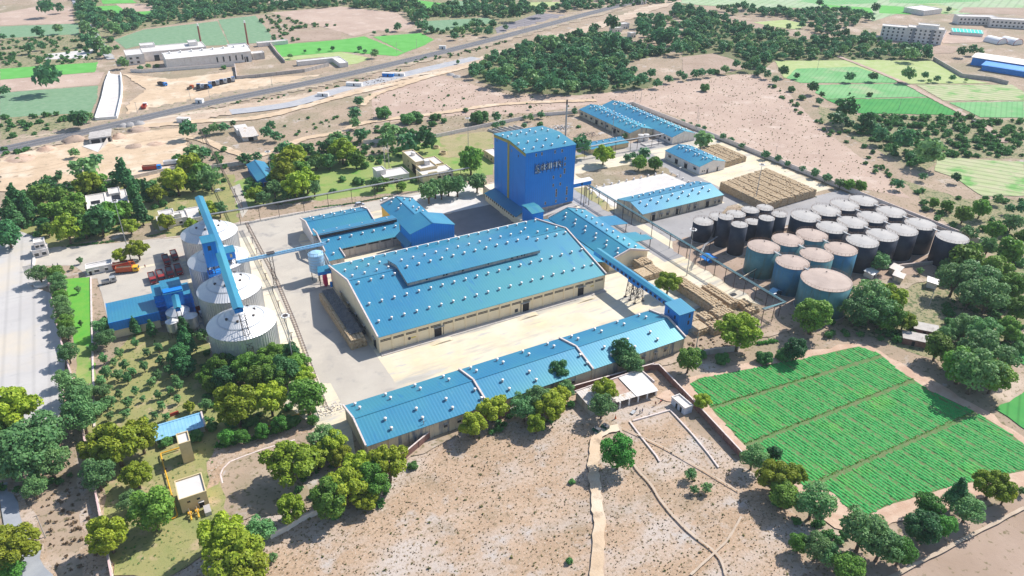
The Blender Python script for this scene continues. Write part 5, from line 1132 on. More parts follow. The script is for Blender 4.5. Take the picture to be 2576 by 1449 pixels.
# ------------------------------------------------------------------ masts, poles, chimneys
def mast(label, x, y, h, heads=8, r=.22, m=pipegrey):
    t = thing('floodlight_mast', label, 'light mast', (x,y,0)); b = MB(); b.tube((x,y,0),(x,y,h),r,8,r*.45); b.build('pole', m, t)
    if heads:
        a = MB(); a.lathe([(.9,h-.3),(.95,h-.15),(.9,h)],x,y,12); a.build('ring', steel, t)
        for i in range(heads):
            q = 2*math.pi*i/heads; hb = MB(); hb.cbox(x+1.15*math.cos(q),y+1.15*math.sin(q),h-.25,.5,.6,.3,q); hb.build('lamp', white, t)
mast('very tall floodlight mast near the weighbridge, overlapping the dark trees', -4.5, 321.1, 28)
mast('tall floodlight mast at the near end of the pipe rack, by the leafy yard tree', 196.5, 200.3, 21.6)
mast('floodlight mast rising beside the nearest silo and dark tree clump', 35.9, 212.2, 21.6)
mast('floodlight mast beside the bright blue garden shed', 68.2, 375, 20)
mast('floodlight mast on the lawn left of the tower', 181.0, 374.7, 21.5)
mast('floodlight mast in front of the far parallel sheds', 273.1, 359.5, 21.5)
mast('floodlight mast between the big sack yard and the slim black tanks', 276.4, 241.8, 21.5)
for i, (x, y) in enumerate(((126.6,366),(129.2,367))):
    t = thing('radio_mast', '%s of two thin lattice aerials on the white office' % ('left' if i == 0 else 'right'), 'aerial', (x,y,0), 'office aerials'); h = 15+2*i
    m = MB()
    for a in range(3): q = a*2.094; m.bar((x+.25*math.cos(q),y+.25*math.sin(q),0),(x+.2*math.cos(q),y+.2*math.sin(q),h),.08,.08)
    for k in range(int(h)): m.bar((x-.25,y-.1,k),(x+.25,y+.1,k+1),.05,.05)
    m.build('lattice', M('aerial_paint',(.5,.3,.3),(.7,.65,.65),.35,.48,.52), t)
ch = thing('chimney', 'thin pale steel chimney with dark top behind the tower', 'chimney', (238.5,360,0)); m = MB(); m.tube((238.5,360,0),(238.5,360,25.5),.55,12,.5); m.build('stack', pipegrey, ch); m = MB(); m.tube((238.5,360,25.5),(238.5,360,28.2),.52,12,.48); m.build('dark_tip', steel, ch)
def pole(label, p, h, arm=1.6, lean=(0,0), m=concrete, group='utility poles'):
    t = thing('utility_pole', label, 'pole', (p.x,p.y,0), group); b = MB(); b.tube((p.x,p.y,0),(p.x+lean[0],p.y+lean[1],h),.16,6,.1); b.build('pole', m, t)
    b = MB(); b.bar((p.x+lean[0]-arm/2,p.y+lean[1],h-.3),(p.x+lean[0]+arm/2,p.y+lean[1],h-.3),.1,.1); b.build('crossarm', steel, t); return t
for q, h, lb in ((('T7',345,1160),8,'concrete pole on the verge left of the boundary wall'),(('T9',5,640),0,''),(('T2',235,490),9,'pole left of the railway embankment bend'),(('T2',420,400),9,'pole at the corner of the bright green field'),
                 (('T2',570,370),9,'pole between bright field and rail tracks'),(('T2',850,300),9,'pole in scrub above the tracks'),(('T2',1110,265),9,'tall pole among trees above the tracks'),(('T2',1385,235),9,'pole by the dark kiln yard'),
                 (('T1',1040,860),8,'pole near the underpass ramp'),(('T1',1585,745),9,'pole beside the parked container trucks'),(('T1',1440,760),8,'pole by the white rail boxes'),(('T1',2056,660),9,'pole above the tracks right of container trucks'),
                 (('R4',1550,830),8,'dark pole at the near right corner of the long shed'),(('T8',630,415),7,'dark pole against the stained wall of the long shed'),(('S3',600,90),9,'pole behind the far parallel sheds'),(('S3',650,60),10,'taller pole behind the far parallel sheds'),
                 (('S3',1125,245),8,'pole behind the wall right of the far sheds'),(('T3',110,900),8,'pole on bare land by the back wall'),(('T3',695,1200),8,'pole by the back wall above the sack yard'),(('T6',1860,860),9,'white leaning pole beside the cattle hut'),(('T6',100,1200),6,'thin pole below the near sack blocks'),
                 (('T3',1630,830),8,'pole in the deep green field'),(('T3',1015,530),8,'pole in the pale green field')):
    if h: pole(lb, g(*q), h)
# small yard lamps
for q, h, lb in ((('S4',310,640),6,'short lamp post under the pipe rack by the slim tanks'),(('S6',392,475),6,'short lamp post in front of the widest tank'),(('S3',970,690),6,'short lamp post beside the small white warehouse')):
    p = g(*q); t = thing('lamp_post', lb, 'lamp post', (p.x,p.y,0)); m = MB(); m.tube((p.x,p.y,0),(p.x,p.y,h),.09,6); m.build('pole', pipegrey, t); m = MB(); m.box(p.x-.7,p.y-.2,h,p.x+.7,p.y+.2,h+.2); m.build('lamp', white, t)
# ------------------------------------------------------------------ vehicles
def truck(label, p, rz, L=9.5, W_=2.5, body=redp, cab=white, load=None, bh=2.0, name='truck', cat='truck', group=None):
    t = thing(name, label, cat, (p.x,p.y,0), group, rz)
    m = MB(); m.box(-L/2,-W_*.35,.55,L/2-.3,W_*.35,.95); m.build('chassis', steel, t)
    bx = L/2-2.3; m = MB(); m.prism([(bx,-W_/2,.9),(L/2,-W_/2,.9),(L/2,-W_/2,1.9),(L/2-.35,-W_/2,2.75),(bx,-W_/2,2.8)],(0,W_,0)); c = m.build('cab', cab, t)
    m = MB(); m.prism([(L/2+.02,-W_*.42,1.95),(L/2+.02,W_*.42,1.95),(L/2-.3,W_*.42,2.65),(L/2-.3,-W_*.42,2.65)],(.03,0,0)); m.build('windscreen', glass, c)
    for s in (-1,1): m = MB(); y = s*(W_/2+.01); m.box(bx+.7,min(y,y-s*.05),1.8,bx+1.7,max(y,y-s*.05),2.5); m.build('side_window', glass, c)
    m = MB(); x0, x1 = -L/2, bx-.25; m.box(x0,-W_/2,1.0,x1,W_/2,1.15)
    for q in ((x0,-W_/2,x1,-W_/2+.1),(x0,W_/2-.1,x1,W_/2),(x0,-W_/2,x0+.1,W_/2),(x1-.1,-W_/2,x1,W_/2)): m.box(q[0],q[1],1.0,q[2],q[3],1.0+bh)
    n = 8
    for i in range(n+1):
        x = x0+(x1-x0)*i/n
        for y in (-W_/2-.06, W_/2+.0): m.box(x-.05,y,1.0,x+.05,y+.06,1.0+bh)
    m.build('cargo_bed', body, t)
    if load: m = MB(); m.box(x0+.15,-W_/2+.15,1.2,x1-.15,W_/2-.15,1.0+bh*.8); m.build('load', load, t)
    for x in (L/2-1.2,-L/2+1.2,-L/2+2.5):
        for s in (-1,1):
            m = MB(); m.tube((x,s*(W_/2-.35),.5),(x,s*(W_/2-.02),.5),.5,14); w_ = m.build('wheel', rubber, t); m = MB(); m.tube((x,s*(W_/2-.03),.5),(x,s*(W_/2+.01),.5),.24,10); m.build('rim', pipegrey, w_)
    for s in (-1,1): m = MB(); m.box(L/2,s*W_*.34-.15,1.1,L/2+.05,s*W_*.34+.15,1.35); m.build('headlight', white, t)
    return t
def car(label, p, rz, paint=white, L=4.1, name='parked_car', cat='car', tall=1.5, group=None):
    t = thing(name, label, cat, (p.x,p.y,0), group, rz); W_ = 1.7; h = tall
    m = MB(); m.prism([(-L/2,-W_/2,.35),(L/2,-W_/2,.35),(L/2,-W_/2,.75),(L*.28,-W_/2,.95),(L*.12,-W_/2,h-.1),(-L*.36,-W_/2,h),(-L*.48,-W_/2,.95)],(0,W_,0)); m.build('body', paint, t)
    m = MB(); m.prism([(L*.285,-W_*.42,.98),(L*.285,W_*.42,.98),(L*.14,W_*.42,h-.1),(L*.14,-W_*.42,h-.1)],(.04,0,.04)); m.build('windscreen', glass, t)
    m = MB()
    for s in (-1,1): y = s*(W_/2+.012); m.prism([(L*.22,y,.98),(L*.1,y,h-.2),(-L*.34,y,h-.12),(-L*.42,y,1.0)],(0,-s*.03,0))
    m.build('side_glass', glass, t)
    for x in (L*.31,-L*.31):
        for s in (-1,1): m = MB(); m.tube((x,s*(W_/2-.2),.32),(x,s*(W_/2+.01),.32),.32,12); m.build('wheel', rubber, t)
    return t
orange = M('truck_orange',(.60,.12,.03),(.45,.1,.05),1,.4,.6)
def mid(a, b): p, q = g(*a), g(*b); return (p+q)/2, math.atan2(q.y-p.y, q.x-p.x)
p, a = mid(('T4',890,615),('T4',1050,600)); truck('orange and white open lorry loaded brown beside the weighbridge cabin', p, a, 8.8, 2.5, orange, M('truck_yellow',(.75,.42,.03)), brownf if False else bark)
p, a = mid(('T4',870,592),('T4',1010,560)); truck('rust red open lorry standing just behind the orange one', p, a, 8.6, 2.4, redp, orange, bark)
p, a = mid(('T4',878,680),('T4',780,703)); truck('small grey pickup truck alone on the truck yard', p, a+math.pi, 5.4, 2.0, pipegrey, pipegrey, None, 1.0, 'pickup_truck', 'pickup')
for (x, y), lb in zip([(8.6,312.6),(12.2,315.4),(1.6,298.6),(4.9,299.2),(8.4,300.4),(11.9,301.2)], ['lorry with red cab in tree shade, left of the farthest two', 'tallest lorry in tree shade, nearest the farthest silo', 'leftmost red lorry queuing at the blue intake tower',
        'second red lorry queuing at the blue intake tower', 'third lorry from the left at the intake tower, in shade', 'rightmost lorry at the intake tower, nearest the silos']):
    truck(lb, Vector((x,y,0)), math.radians(-88), 7.4, 2.4, redp, M('cab_maroon',(.3,.03,.03)), tarp, 1.7)
truck('red lorry partly seen between intake tower and silos', Vector((14.6,262.6,0)), math.radians(-80), 6.5, 2.3, redp, white, None, 1.5)
p, a = mid(('T1',1090,1290),('T1',1215,1280)); truck('long red open lorry on the dirt road behind the garden wall', p, a, 9.6, 2.5, redp, bluex, bark, 1.9)
p, a = mid(('T1',1260,1250),('T1',1350,1240)); truck('white sided lorry behind trees on the dirt road', p, a, 9, 2.5, white, white, None, 1.9)
p, a = mid(('T1',1195,640),('T1',1265,655)); truck('blue lorry alone on the sandy lot below the white factory', p, a, 8.5, 2.4, steel, bluex, None, 1.6)
p, a = mid(('T1',1075,842),('T1',1110,790)); truck('white and red tipper by the underpass ramp', p, a, 9, 2.5, redp, white, None, 1.5)
tubs = M('tanker_grey',(.42,.44,.47),(.55,.56,.58),1,.4,.6)
for i in range(10):
    q = g('T1',1500+29*i, 672-6.5*i if i > 2 else 668); truck('%s vehicle from the left in the row of parked grey trucks' % ordw(i+1), q, math.radians(80), 8.5, 2.5, tubs if i % 2 else steel, white if i % 3 else bluex, None, 2.0, group='row of trucks parked below the factory')
p, a = mid(('T1',1410,688),('T1',1470,660)); truck('yellowish tractor trailer left of the parked truck row', p, a, 6, 2.2, bark, orange, None, 1.)
p, a = mid(('T1',1475,695),('T1',1610,665)); truck('long low flatbed in front of the parked truck row', p, a, 12, 2.5, steel, bluex, None, .5)
p, a = mid(('R1',715,212),('R1',825,190)); car('silver minivan on the main road, nearer the silos', p, a, M('silver_paint',(.45,.47,.52),rough=.3), 4.6, 'parked_van', 'van', 1.9)
p, a = mid(('R1',1040,147),('R1',1140,130)); car('white car on the main road near the yellow ended wing', p, a+math.pi)
p = g('S1',1185,70); car('white car half hidden by trees beside the garden road', p, .2)
p = g('S1',1000,620) if False else g('R2',110,1); 
p, a = mid(('T3',2165,920),('T3',2235,938)); car('dark jeep on the field track far right', p, a, steel, 4.2, tall=1.8)
p = g('T4',2960,-14) if False else g('R1',2235,100); 
for q, rz, lb in ((('L3',385,595),1.9,'green and black auto rickshaw left, in tree shade'),(('L3',455,570),1.8,'green auto rickshaw right, loaded with yellow goods')):
    p = g(*q); t = thing('auto_rickshaw', lb, 'auto rickshaw', (p.x,p.y,0), 'auto rickshaws', rz)
    gr = M('rickshaw_green',(.02,.13,.07)); m = MB(); m.prism([(-1.3,-.65,.3),(.9,-.65,.3),(1.3,-.35,.5),(1.1,-.5,.95),(-1.3,-.65,.9)],(0,1.3,0)); m.build('body', gr, t)
    m = MB(); m.prism([(-1.3,-.68,1.55),(.75,-.6,1.5),(.75,.6,1.5),(-1.3,.68,1.55)],(0,0,.12)); m.box(-1.3,-.66,.9,-1.22,.66,1.55); m.build('canopy', tarp, t)
    m = MB()
    for y in (-.58,.58): m.bar((.75,y,1.5),(1.1,y*.8,.9),.06,.06); m.bar((-.3,y,.9),(-.3,y,1.5),.06,.06)
    m.build('frame', steel, t)
    for x, y in ((1.15,0),(-.9,-.55),(-.9,.55)): m = MB(); m.tube((x,y-.07,.22),(x,y+.07,.22),.22,12); m.build('wheel', rubber, t)
    m = MB(); m.tube((1.3,0,.75),(1.36,0,.75),.1,8); m.build('headlight', white, t)
p = g('L3',925,350); t = thing('motorbike', 'motorbike with red seat standing near the toilets', 'motorbike', (p.x,p.y,0), rz=.3)
for x in (-.65,.65): m = MB(); m.tube((x,-.05,.3),(x,.05,.3),.3,14); m.build('wheel', rubber, t)
m = MB(); m.prism([(-.7,-.12,.75),(-.1,-.15,.8),(.35,-.16,.95),(.5,-.1,.75),(.2,-.12,.35),(-.3,-.12,.35)],(0,.26,0)); m.build('body', steel, t); m = MB(); m.box(-.8,-.14,.78,-.1,.14,.88); m.build('seat', redp, t); m = MB(); m.tube((.65,0,.3),(.45,0,1.05),.04); m.tube((.45,-.35,1.05),(.45,.35,1.05),.03); m.build('fork', steel, t)
# ------------------------------------------------------------------ people
def person(label, p, rz, cloth, lower, pose='stand', skin=M('skin',(.20,.10,.06)), saree=False):
    me = bpy.data.meshes.new('person'); st = .28 if pose == 'walk' else .1
    V = [(0,0,.95),(0,0,1.2),(0,0,1.42),(0,0,1.52),(0.02,0,1.66), (0,.17,1.40),(.05,.24,1.12),(.16,.22,.9), (0,-.17,1.40),(.02,-.25,1.12),(.1,-.24,.88), (0,.1,.9),(st*.6,.11,.5),(st*.3,.11,.08),(st*.3+.14,.11,.04), (0,-.1,.9),(-st*.4,-.11,.5),(-st,-.11,.1),(-st+.14,-.11,.04)]
    if pose == 'sit': V[0:5] = [(0,0,.25),(0,0,.5),(.03,0,.74),(.04,0,.84),(.07,0,.98)]; V[5:11] = [(0,.17,.72),(.2,.24,.52),(.36,.15,.4),(0,-.17,.72),(.2,-.24,.52),(.36,-.15,.4)]; V[11:] = [(0,.1,.22),(.36,.16,.42),(.34,.14,.08),(.48,.14,.04),(0,-.1,.22),(.36,-.16,.42),(.34,-.14,.08),(.48,-.14,.04)]
    E_ = [(0,1),(1,2),(2,3),(3,4),(2,5),(5,6),(6,7),(2,8),(8,9),(9,10),(0,11),(11,12),(12,13),(13,14),(0,15),(15,16),(16,17),(17,18)]
    R_ = [.15,.13,.15,.06,.105,.07,.045,.035,.07,.045,.035,.09,.065,.045,.04,.09,.065,.045,.04]
    if saree: R_[0] = .19; R_[11] = R_[15] = .16; R_[12] = R_[16] = .17; R_[13] = R_[17] = .17
    me.from_pydata(V, E_, []); o = bpy.data.objects.new('tmp', me); COL.objects.link(o); o.modifiers.new('s','SKIN')
    for i, v in enumerate(me.skin_vertices[0].data): v.radius = (R_[i], R_[i]); v.use_root = i == 0
    o.modifiers.new('d','SUBSURF').levels = 1; dg = bpy.context.evaluated_depsgraph_get(); body = bpy.data.meshes.new_from_object(o.evaluated_get(dg)); bpy.data.objects.remove(o); body.name = 'body'
    body.materials.clear(); hz = .80 if pose == 'sit' else 1.47; wz = .28 if pose == 'sit' else .92
    for mt in (cloth, lower, skin): body.materials.append(mt)
    for f in body.polygons:
        c = f.center; f.material_index = 2 if c.z > hz or (abs(c.y) > .2 and c.z < hz-.35) or c.z < .09 else (0 if c.z > wz else 1); f.use_smooth = True
    t = thing('person', label, 'person', (p.x,p.y,0), rz=rz); b = bpy.data.objects.new('body', body); COL.objects.link(b); b.parent = t
    hd = V[4]; m = MB(); m.lathe([(.02,hd[2]-.02),(.118,hd[2]+.0),(.112,hd[2]+.08),(.05,hd[2]+.13)],hd[0]-.02,0,10); m.build('hair', rubber, t)
    if saree: m = MB(); m.lathe([(.26,.05),(.2,.6),(.16,.95)],0,0,12,False); m.build('skirt', cloth, t)
    return t
cw, cd, cb_, co = M('cloth_white',(.7,.68,.64)), M('cloth_dark',(.06,.06,.09)), M('cloth_blue',(.1,.14,.3)), M('cloth_orange',(.65,.16,.03))
person('woman in an orange saree walking across the bare yard', g('L3',543,490), 2.6, co, co, 'walk', saree=True)
for q, po, c1, lb in ((('L3',722,412),'sit',cd,'person in dark clothes sitting near the farmhouse posts'),(('L3',745,450),'stand',cd,'person standing left in the pair beside the grey cot'),(('L3',765,440),'stand',cb_,'person standing right in the pair beside the grey cot'),
                      (('L3',822,458),'sit',cw,'person in white crouching by the plinth corner'),(('L3',875,380),'walk',M('cloth_maroon',(.25,.05,.04)),'person in maroon walking near the motorbike'),
                      (('T4',1098,575),'stand',redp,'person in red shirt standing right of the orange lorry'),(('T4',405,570),'stand',cd,'left person of two behind the weighbridge near the gate'),(('T4',440,562),'stand',cb_,'right person of two behind the weighbridge near the gate')):
    person(lb, g(*q), random.random()*6, c1, cd, po)
p = g('L3',690,440); t = thing('cot', 'grey string cot lying on the bare farmhouse yard', 'cot', (p.x,p.y,0), rz=.4); m = MB(); m.box(-1,-.55,.38,1,.55,.45); m.build('webbing', pipegrey, t)
for x in (-.95,.95):
    for y in (-.5,.5): m = MB(); m.box(x-.05,y-.05,0,x+.05,y+.05,.45); m.build('leg', bark, t)
# ------------------------------------------------------------------ far industry, flats, farms
ft, fr, fz = gable('factory', 'long white factory hall with tall windowed bays beyond the railway', 53.2, 119.5, 660, 684, 8.5, 10.0, 'x', .5, whitewash, roof=tinwhite, pil=14, pilside='S', cat='factory',
      windows=[('S',x,1.2,2,6) for x in (92,97,102,107,112)], doors=[('S',115,3,0,4)], vents=[(58+8.4*i,672,1.6) for i in range(8)])
flat('factory', 'older white factory block with raised roof boxes behind the long hall', [(40.5,697,90,720,7.2),(78,706,85,716,10),(40.5,716,52,726,9)], cat='factory', wins=[('S',0,50,4,0,4.5)])
flat('factory', 'white two storey factory office with balcony rows at the left end', [(27,690,40,712,7.5)], cat='factory', wins=[('S',0,30,2,1,2.6),('S',0,35,2,1,2.6),('S',0,30,2,4.4,6),('S',0,35,2,4.4,6)])
flat('factory', 'small white sloped annex at the right end of the long hall', [(108,688,124,704,6)], cat='factory')
flat('outbuilding', 'grey block beside the leaning factory chimney', [(121,664,131,672,5)], wall=concrete, cat='outbuilding')
flat('outbuilding', 'long thin white roofed shed above the dark enclosed field', [(136,712,163,718,3)], cat='outbuilding')
flat('outbuilding', 'white roofed L shaped shed along the bright green field', [(149,626,185,631,3.2),(178,606,185,626,3.2)], roofm=tinwhite, cat='outbuilding')
wall('pale factory yard wall facing the sandy lot', P('T1','990,545 1080,550 1500,520 1770,500'), 2.6, m=whitewash)
wall('dark wall dividing the factory lot from the enclosed plot', P('T1','1775,505 1790,600 1950,585 2300,545 2480,500'), 2.6, m=concrete)
wall('wall of the dark enclosed field beside the factory', P('T1','2030,330 2090,410 2150,475'), 2.6, m=concrete)
for (x, y), h, lb in (((91.2,735),20,'left rusty factory chimney'),((126,704),25,'right rusty factory chimney with white top')):
    t = thing('chimney', lb, 'chimney', (x,y,0)); m = MB(); m.tube((x,y,0),(x,y,h-2),.9,10,.7); m.build('stack', M('rust_red',(.35,.09,.05),(.25,.12,.1),.5,.4,.6), t); m = MB(); m.tube((x,y,h-2),(x,y,h),.72,10,.6); m.build('tip', white, t)
def oblique(name, label, c, rz, boxes, **k):
    """a building not square to the compound: built round its own origin"""
    t = flat(name, label, boxes, org=(0,0,0), **k); t.location = (c.x, c.y, 0); t.rotation_euler = (0,0,rz); return t
p, a = mid(('T3',1528,300),('T3',1900,335))
apt = oblique('apartment_building', 'white four storey apartment block with grey stair panels and walled yard', p, a, [(-27,0,-4,11,12.5),(-4,-1,27,12,13.5),(4,2,22,12,16)],
    wins=[('S',0,-25+4.3*i,1.5,1+3.1*j,2.6+3.1*j) for i in range(5) for j in range(4)]+[('S',1,-1+4.1*i,1.5,1+3.2*j,2.6+3.2*j) for i in range(7) for j in range(4)], cat='apartment block')
m = MB()
for x in (1.1,17.2): m.box(x-1,-1.15,0,x+1.6,-.98,13)
m.build('stair_panel', M('panel_grey',(.25,.26,.28)), apt)
wall('white panel wall round the apartment block', P('T3','1370,255 1460,290 1700,315 1940,338 1985,250 1860,220'), 3, m=white)
flat('warehouse', 'white roofed warehouse behind the apartment block', [(840,546,872,572,5)], roofm=tinwhite)
p, a = mid(('T3',2100,185),('T3',2330,190)); oblique('school_building', 'white long building with window rows, left of two at the top right', p, a, [(-20,0,20,12,8)], wins=[('S',0,-17+4*i,1.8,1+3.6*j,2.6+3.6*j) for i in range(9) for j in range(2)])
p, a = mid(('T3',2340,205),('T3',2600,220)); oblique('school_building', 'white long building at the right edge near the top', p, a, [(-20,0,26,12,8)], wins=[('S',0,-17+4*i,1.8,1+3.6*j,2.6+3.6*j) for i in range(10) for j in range(2)])
p, a = mid(('T3',2025,262),('T3',2270,280)); t = thing('net_house', 'turquoise roofed net house with white stripes', 'net house', (p.x,p.y,0), rz=a); m = MB(); m.prism([(-14,0,3.2),(14,0,3.2),(14,12,4.6),(-14,12,4.6)],(0,0,-.2)); m.build('roof', M('net_turquoise',(.02,.55,.42),(.04,.6,.5),.2,ribs=(0,3,.0)), t); m = MB(); m.box(-13.8,.2,0,13.8,11.8,2.9); m.build('wall', whitewash, t)
m = MB(); 
for i in range(9): m.prism([(-13.5+3.3*i,0,3.26),(-13.1+3.3*i,0,3.26),(-13.1+3.3*i,12,4.66),(-13.5+3.3*i,12,4.66)],(0,0,.05))
m.build('stripe', white, t)
for i, q in enumerate((('T3',2410,335),('T3',2530,340))):
    p = g(*q); t = thing('greenhouse', 'white arched greenhouse with red rim, %s of two' % ('left' if i == 0 else 'right'), 'greenhouse', (p.x,p.y,0), 'arched greenhouses', -.15); m = MB(); R_ = 6.2
    m.prism([(R_*math.cos(math.radians(180*k/12)), 0, .3+5.2*math.sin(math.radians(180*k/12))) for k in range(13)],(0,16,0)); m.build('cover', white, t)
    m = MB()
    for k in range(12): m.bar(((R_+.1)*math.cos(math.radians(15*k)),-.1,.3+5.3*math.sin(math.radians(15*k))),((R_+.1)*math.cos(math.radians(15*k+15)),-.1,.3+5.3*math.sin(math.radians(15*k+15))),.3,.3)
    m.build('rim', redp, t)
p, a = mid(('T3',2240,500),('T3',2620,560)); t = thing('depot', 'large blue walled depot with pale ribbed roof at the right edge', 'warehouse', (p.x,p.y,0), rz=a)
m = MB(); m.box(-26,0,0,30,22,6); m.box(-14,-14,0,30,0,4.5); m.build('wall', bluex, t); m = MB(); m.prism([(-27,10,8),(31,10,8),(31,23,6.6),(-27,23,6.6)],(0,0,-.2)); m.prism([(-27,-.5,6.6),(31,-.5,6.6),(31,10,8),(-27,10,8)],(0,0,-.2)); m.build('roof', tinwhite, t); m = MB(); m.prism([(-15,-15,4.3),(31,-15,4.3),(31,-.6,5.6),(-15,-.6,5.6)],(0,0,-.2)); m.build('low_roof', bluex, t)
wall('dark wall along the green fields left of the blue depot', P('T3','1890,455 2110,585 2330,610 2450,640'), 3, m=concrete)
for i, (q, s, lb) in enumerate([(('T2',2130,215),(9,7,5),'white village house by the rail road, leftmost'),(('T2',2070,240),(12,6,4),'low white village building in front of the leftmost house'),(('T2',2190,280),(6,6,4),'small white village house right of the others'),(('T2',2270,30),(8,6,4),'white hut beside the tracks near the top')]):
    p = g(*q); flat('village_house', lb, [(p.x-s[0]/2,p.y-s[1]/2,p.x+s[0]/2,p.y+s[1]/2,s[2])], cat='house', wins=[('S',0,p.x-1.5,1.2,1,2.2)], doors=[('S',0,p.x+1.5,1.1,0,2.1)])
# site cabins and gear on the new track bed
for i, (q, s, c_, lb) in enumerate([(('T2',355,580),(9,3,3),bluex,'blue site cabin on the new track bed'),(('T2',100,650),(12,3,2.6),white,'white long site container on the new track bed'),(('T2',440,575),(8,2.6,2.4),white,'white site van body right of the blue cabin'),(('T1',1390,925),(8,3,3),white,'white cabin alone beside the sandy road'),
        (('T1',1510,780),(5,3,3),white,'white rail signal boxes beside the tracks'),(('T2',765,372),(6,2,3),white,'white trackside boxes on the far side of the rails'),(('T1',2440,728),(8,2.4,2.4),white,'white tanker body on the new track bed, left part')]):
    p = g(*q); t = thing('site_cabin', lb, 'cabin', (p.x,p.y,0), rz=-.62); m = MB(); m.box(-s[0]/2,-s[1]/2,.3,s[0]/2,s[1]/2,s[2]); m.build('body', c_, t); m = MB(); m.prism([(-s[0]/2-.2,-s[1]/2-.2,s[2]),(s[0]/2+.2,-s[1]/2-.2,s[2]),(s[0]/2+.2,s[1]/2+.2,s[2]+.2),(-s[0]/2-.2,s[1]/2+.2,s[2]+.2)],(0,0,.12)); m.build('roof', slabm, t)
    m = MB(); m.box(-.5,-s[1]/2-.04,.3,.5,-s[1]/2+.05,2.2); m.build('door', darkm, t); m = MB(); m.box(-s[0]/2+.3,-s[1]/2+.3,0,s[0]/2-.3,s[1]/2-.3,.3); m.build('skid', steel, t)
# ------------------------------------------------------------------ underpass ramp and portal
rp = thing('underpass_ramp', 'long white concrete ramp trough sinking toward the railway', 'ramp', tuple(g('T1',830,740)))
A0, A1, A2, A3 = g('T1',725,912), g('T1',775,760), g('T1',800,640), g('T1',830,560); B0, B1, B2, B3 = g('T1',885,900), g('T1',920,740), g('T1',922,650), g('T1',915,570)
LIP = Vector((0,0,.5)); BASE = Vector((0,0,ZTOP+.1))
m = MB()
for a, b in ((A0,A1),(A1,A2),(A2,A3)): m.bar(a+Vector((0,0,1.2)), b+Vector((0,0,1.2)), .6, 2.6)
for a, b in ((B0,B1),(B1,B2),(B2,B3)): m.bar(a+Vector((0,0,1.2)), b+Vector((0,0,1.2)), .6, 2.6)
m.bar(A0+Vector((0,0,1.0)), B0+Vector((0,0,1.0)), .6, 2.2); m.build('wall', white, rp)
m = MB(); z_ = Vector((0,0,ZTOP+.03)); m.add([A0+z_,A1+z_,A2+z_,A3+z_,B3+z_,B2+z_,B1+z_,B0+z_],[(7,6,1,0),(6,5,2,1),(5,4,3,2)]); m.build('roadway', slabm, rp)
up = thing('underpass_portal', 'grey concrete railway underpass mouth with sloping side wall', 'underpass', tuple(g('T1',770,1070)))
m = MB(); a, b = g('T1',680,1085), g('T1',850,1062); m.bar(a+Vector((0,0,2)), b+Vector((0,0,2)), 5, 3.6); a2, b2 = g('T1',690,1050), g('T1',855,1020); m.prism([a+Vector((0,0,3.9)), b+Vector((0,0,3.9)), b2+Vector((0,0,4.3)), a2+Vector((0,0,4.3))],(0,0,-.5)); m.build('box', concrete, up)
m = MB(); d_ = (b-a).normalized(); n_ = Vector((d_.y,-d_.x,0)); 
for k in (0.08,.55): q0 = a+(b-a)*k+n_*2.55; q1 = a+(b-a)*(k+.38)+n_*2.55; m.prism([q0+Vector((0,0,.3)), q1+Vector((0,0,.3)), q1+Vector((0,0,3.0)), q0+Vector((0,0,3.0))], n_*.06)
m.build('opening', darkm, up)
m = MB(); c0, c1 = g('T1',740,1155), g('T1',820,1078); m.prism([c0, c1, c1+Vector((0,0,3.4)), c0+Vector((0,0,.6))], n_*.5); m.build('wing_wall', concrete, up)
m = MB(); z_ = Vector((0,0,ZTOP+.03)); m.add([a+z_+n_*2.6, b+z_+n_*2.6, c1+z_, c0+z_, g('T1',620,1110)+z_],[(0,1,2,3,4)]); m.build('roadway', slabm, up)
# gravel heaps, rubbish, sand heaps: loose stuff
def heap(name, label, c, r, h, mt, n=14, seed=0, kind=None, cat='heap'):
    rr = random.Random(seed); m = MB(); rings = 5; vs = []
    for k in range(rings+1):
        f = k/rings
        for i in range(n): a = 2*math.pi*i/n; q = r*(1-f)*rr.uniform(.8,1.15); vs.append((c.x+q*math.cos(a), c.y+q*math.sin(a), h*(1-(1-f)**2)*rr.uniform(.8,1.1)-.05))
    m.add(vs, [(k*n+i, k*n+(i+1)%n, (k+1)*n+(i+1)%n, (k+1)*n+i) for k in range(rings) for i in range(n)]); o = m.build(name, mt, smooth=True); tag(o, label, cat); return o
for i, (q, r, h, lb) in enumerate([(('T1',925,955),4,2.2,'leftmost of three grey gravel heaps by the underpass'),(('T1',985,948),4,2.2,'middle one of three grey gravel heaps by the underpass'),(('T1',1050,940),4.4,2.6,'rightmost of three grey gravel heaps by the underpass'),(('T2',825,565),3.5,1.6,'left grey heap where the dirt road forks'),(('T2',870,580),3.5,1.6,'right grey heap where the dirt road forks')]):
    heap('gravel_heap', lb, g(*q), r, h, asph, seed=i)
for i, (q, r, h, lb) in enumerate([(('T1',350,1130),6,2.2,'brown earth mound left of the underpass mouth'),(('T1',560,1060),7,3,'earth mound against the left of the underpass mouth'),(('T1',900,1040),5,3,'steep brown cut bank right of the underpass mouth'),(('T1',1040,985),7,2.4,'brown earth bank right of the gravel heaps'),(('T1',160,1200),9,2,'long earth mound beside the rail at the left edge'),(('T1',1010,1110),6,1.6,'low earth mound below the rail road'),(('T1',1180,1090),6,1.4,'low bushy earth mound right of the others')]):
    heap('earth_mound', lb, g(*q), r, h, brownf if i % 2 else dirtred, seed=i+20)
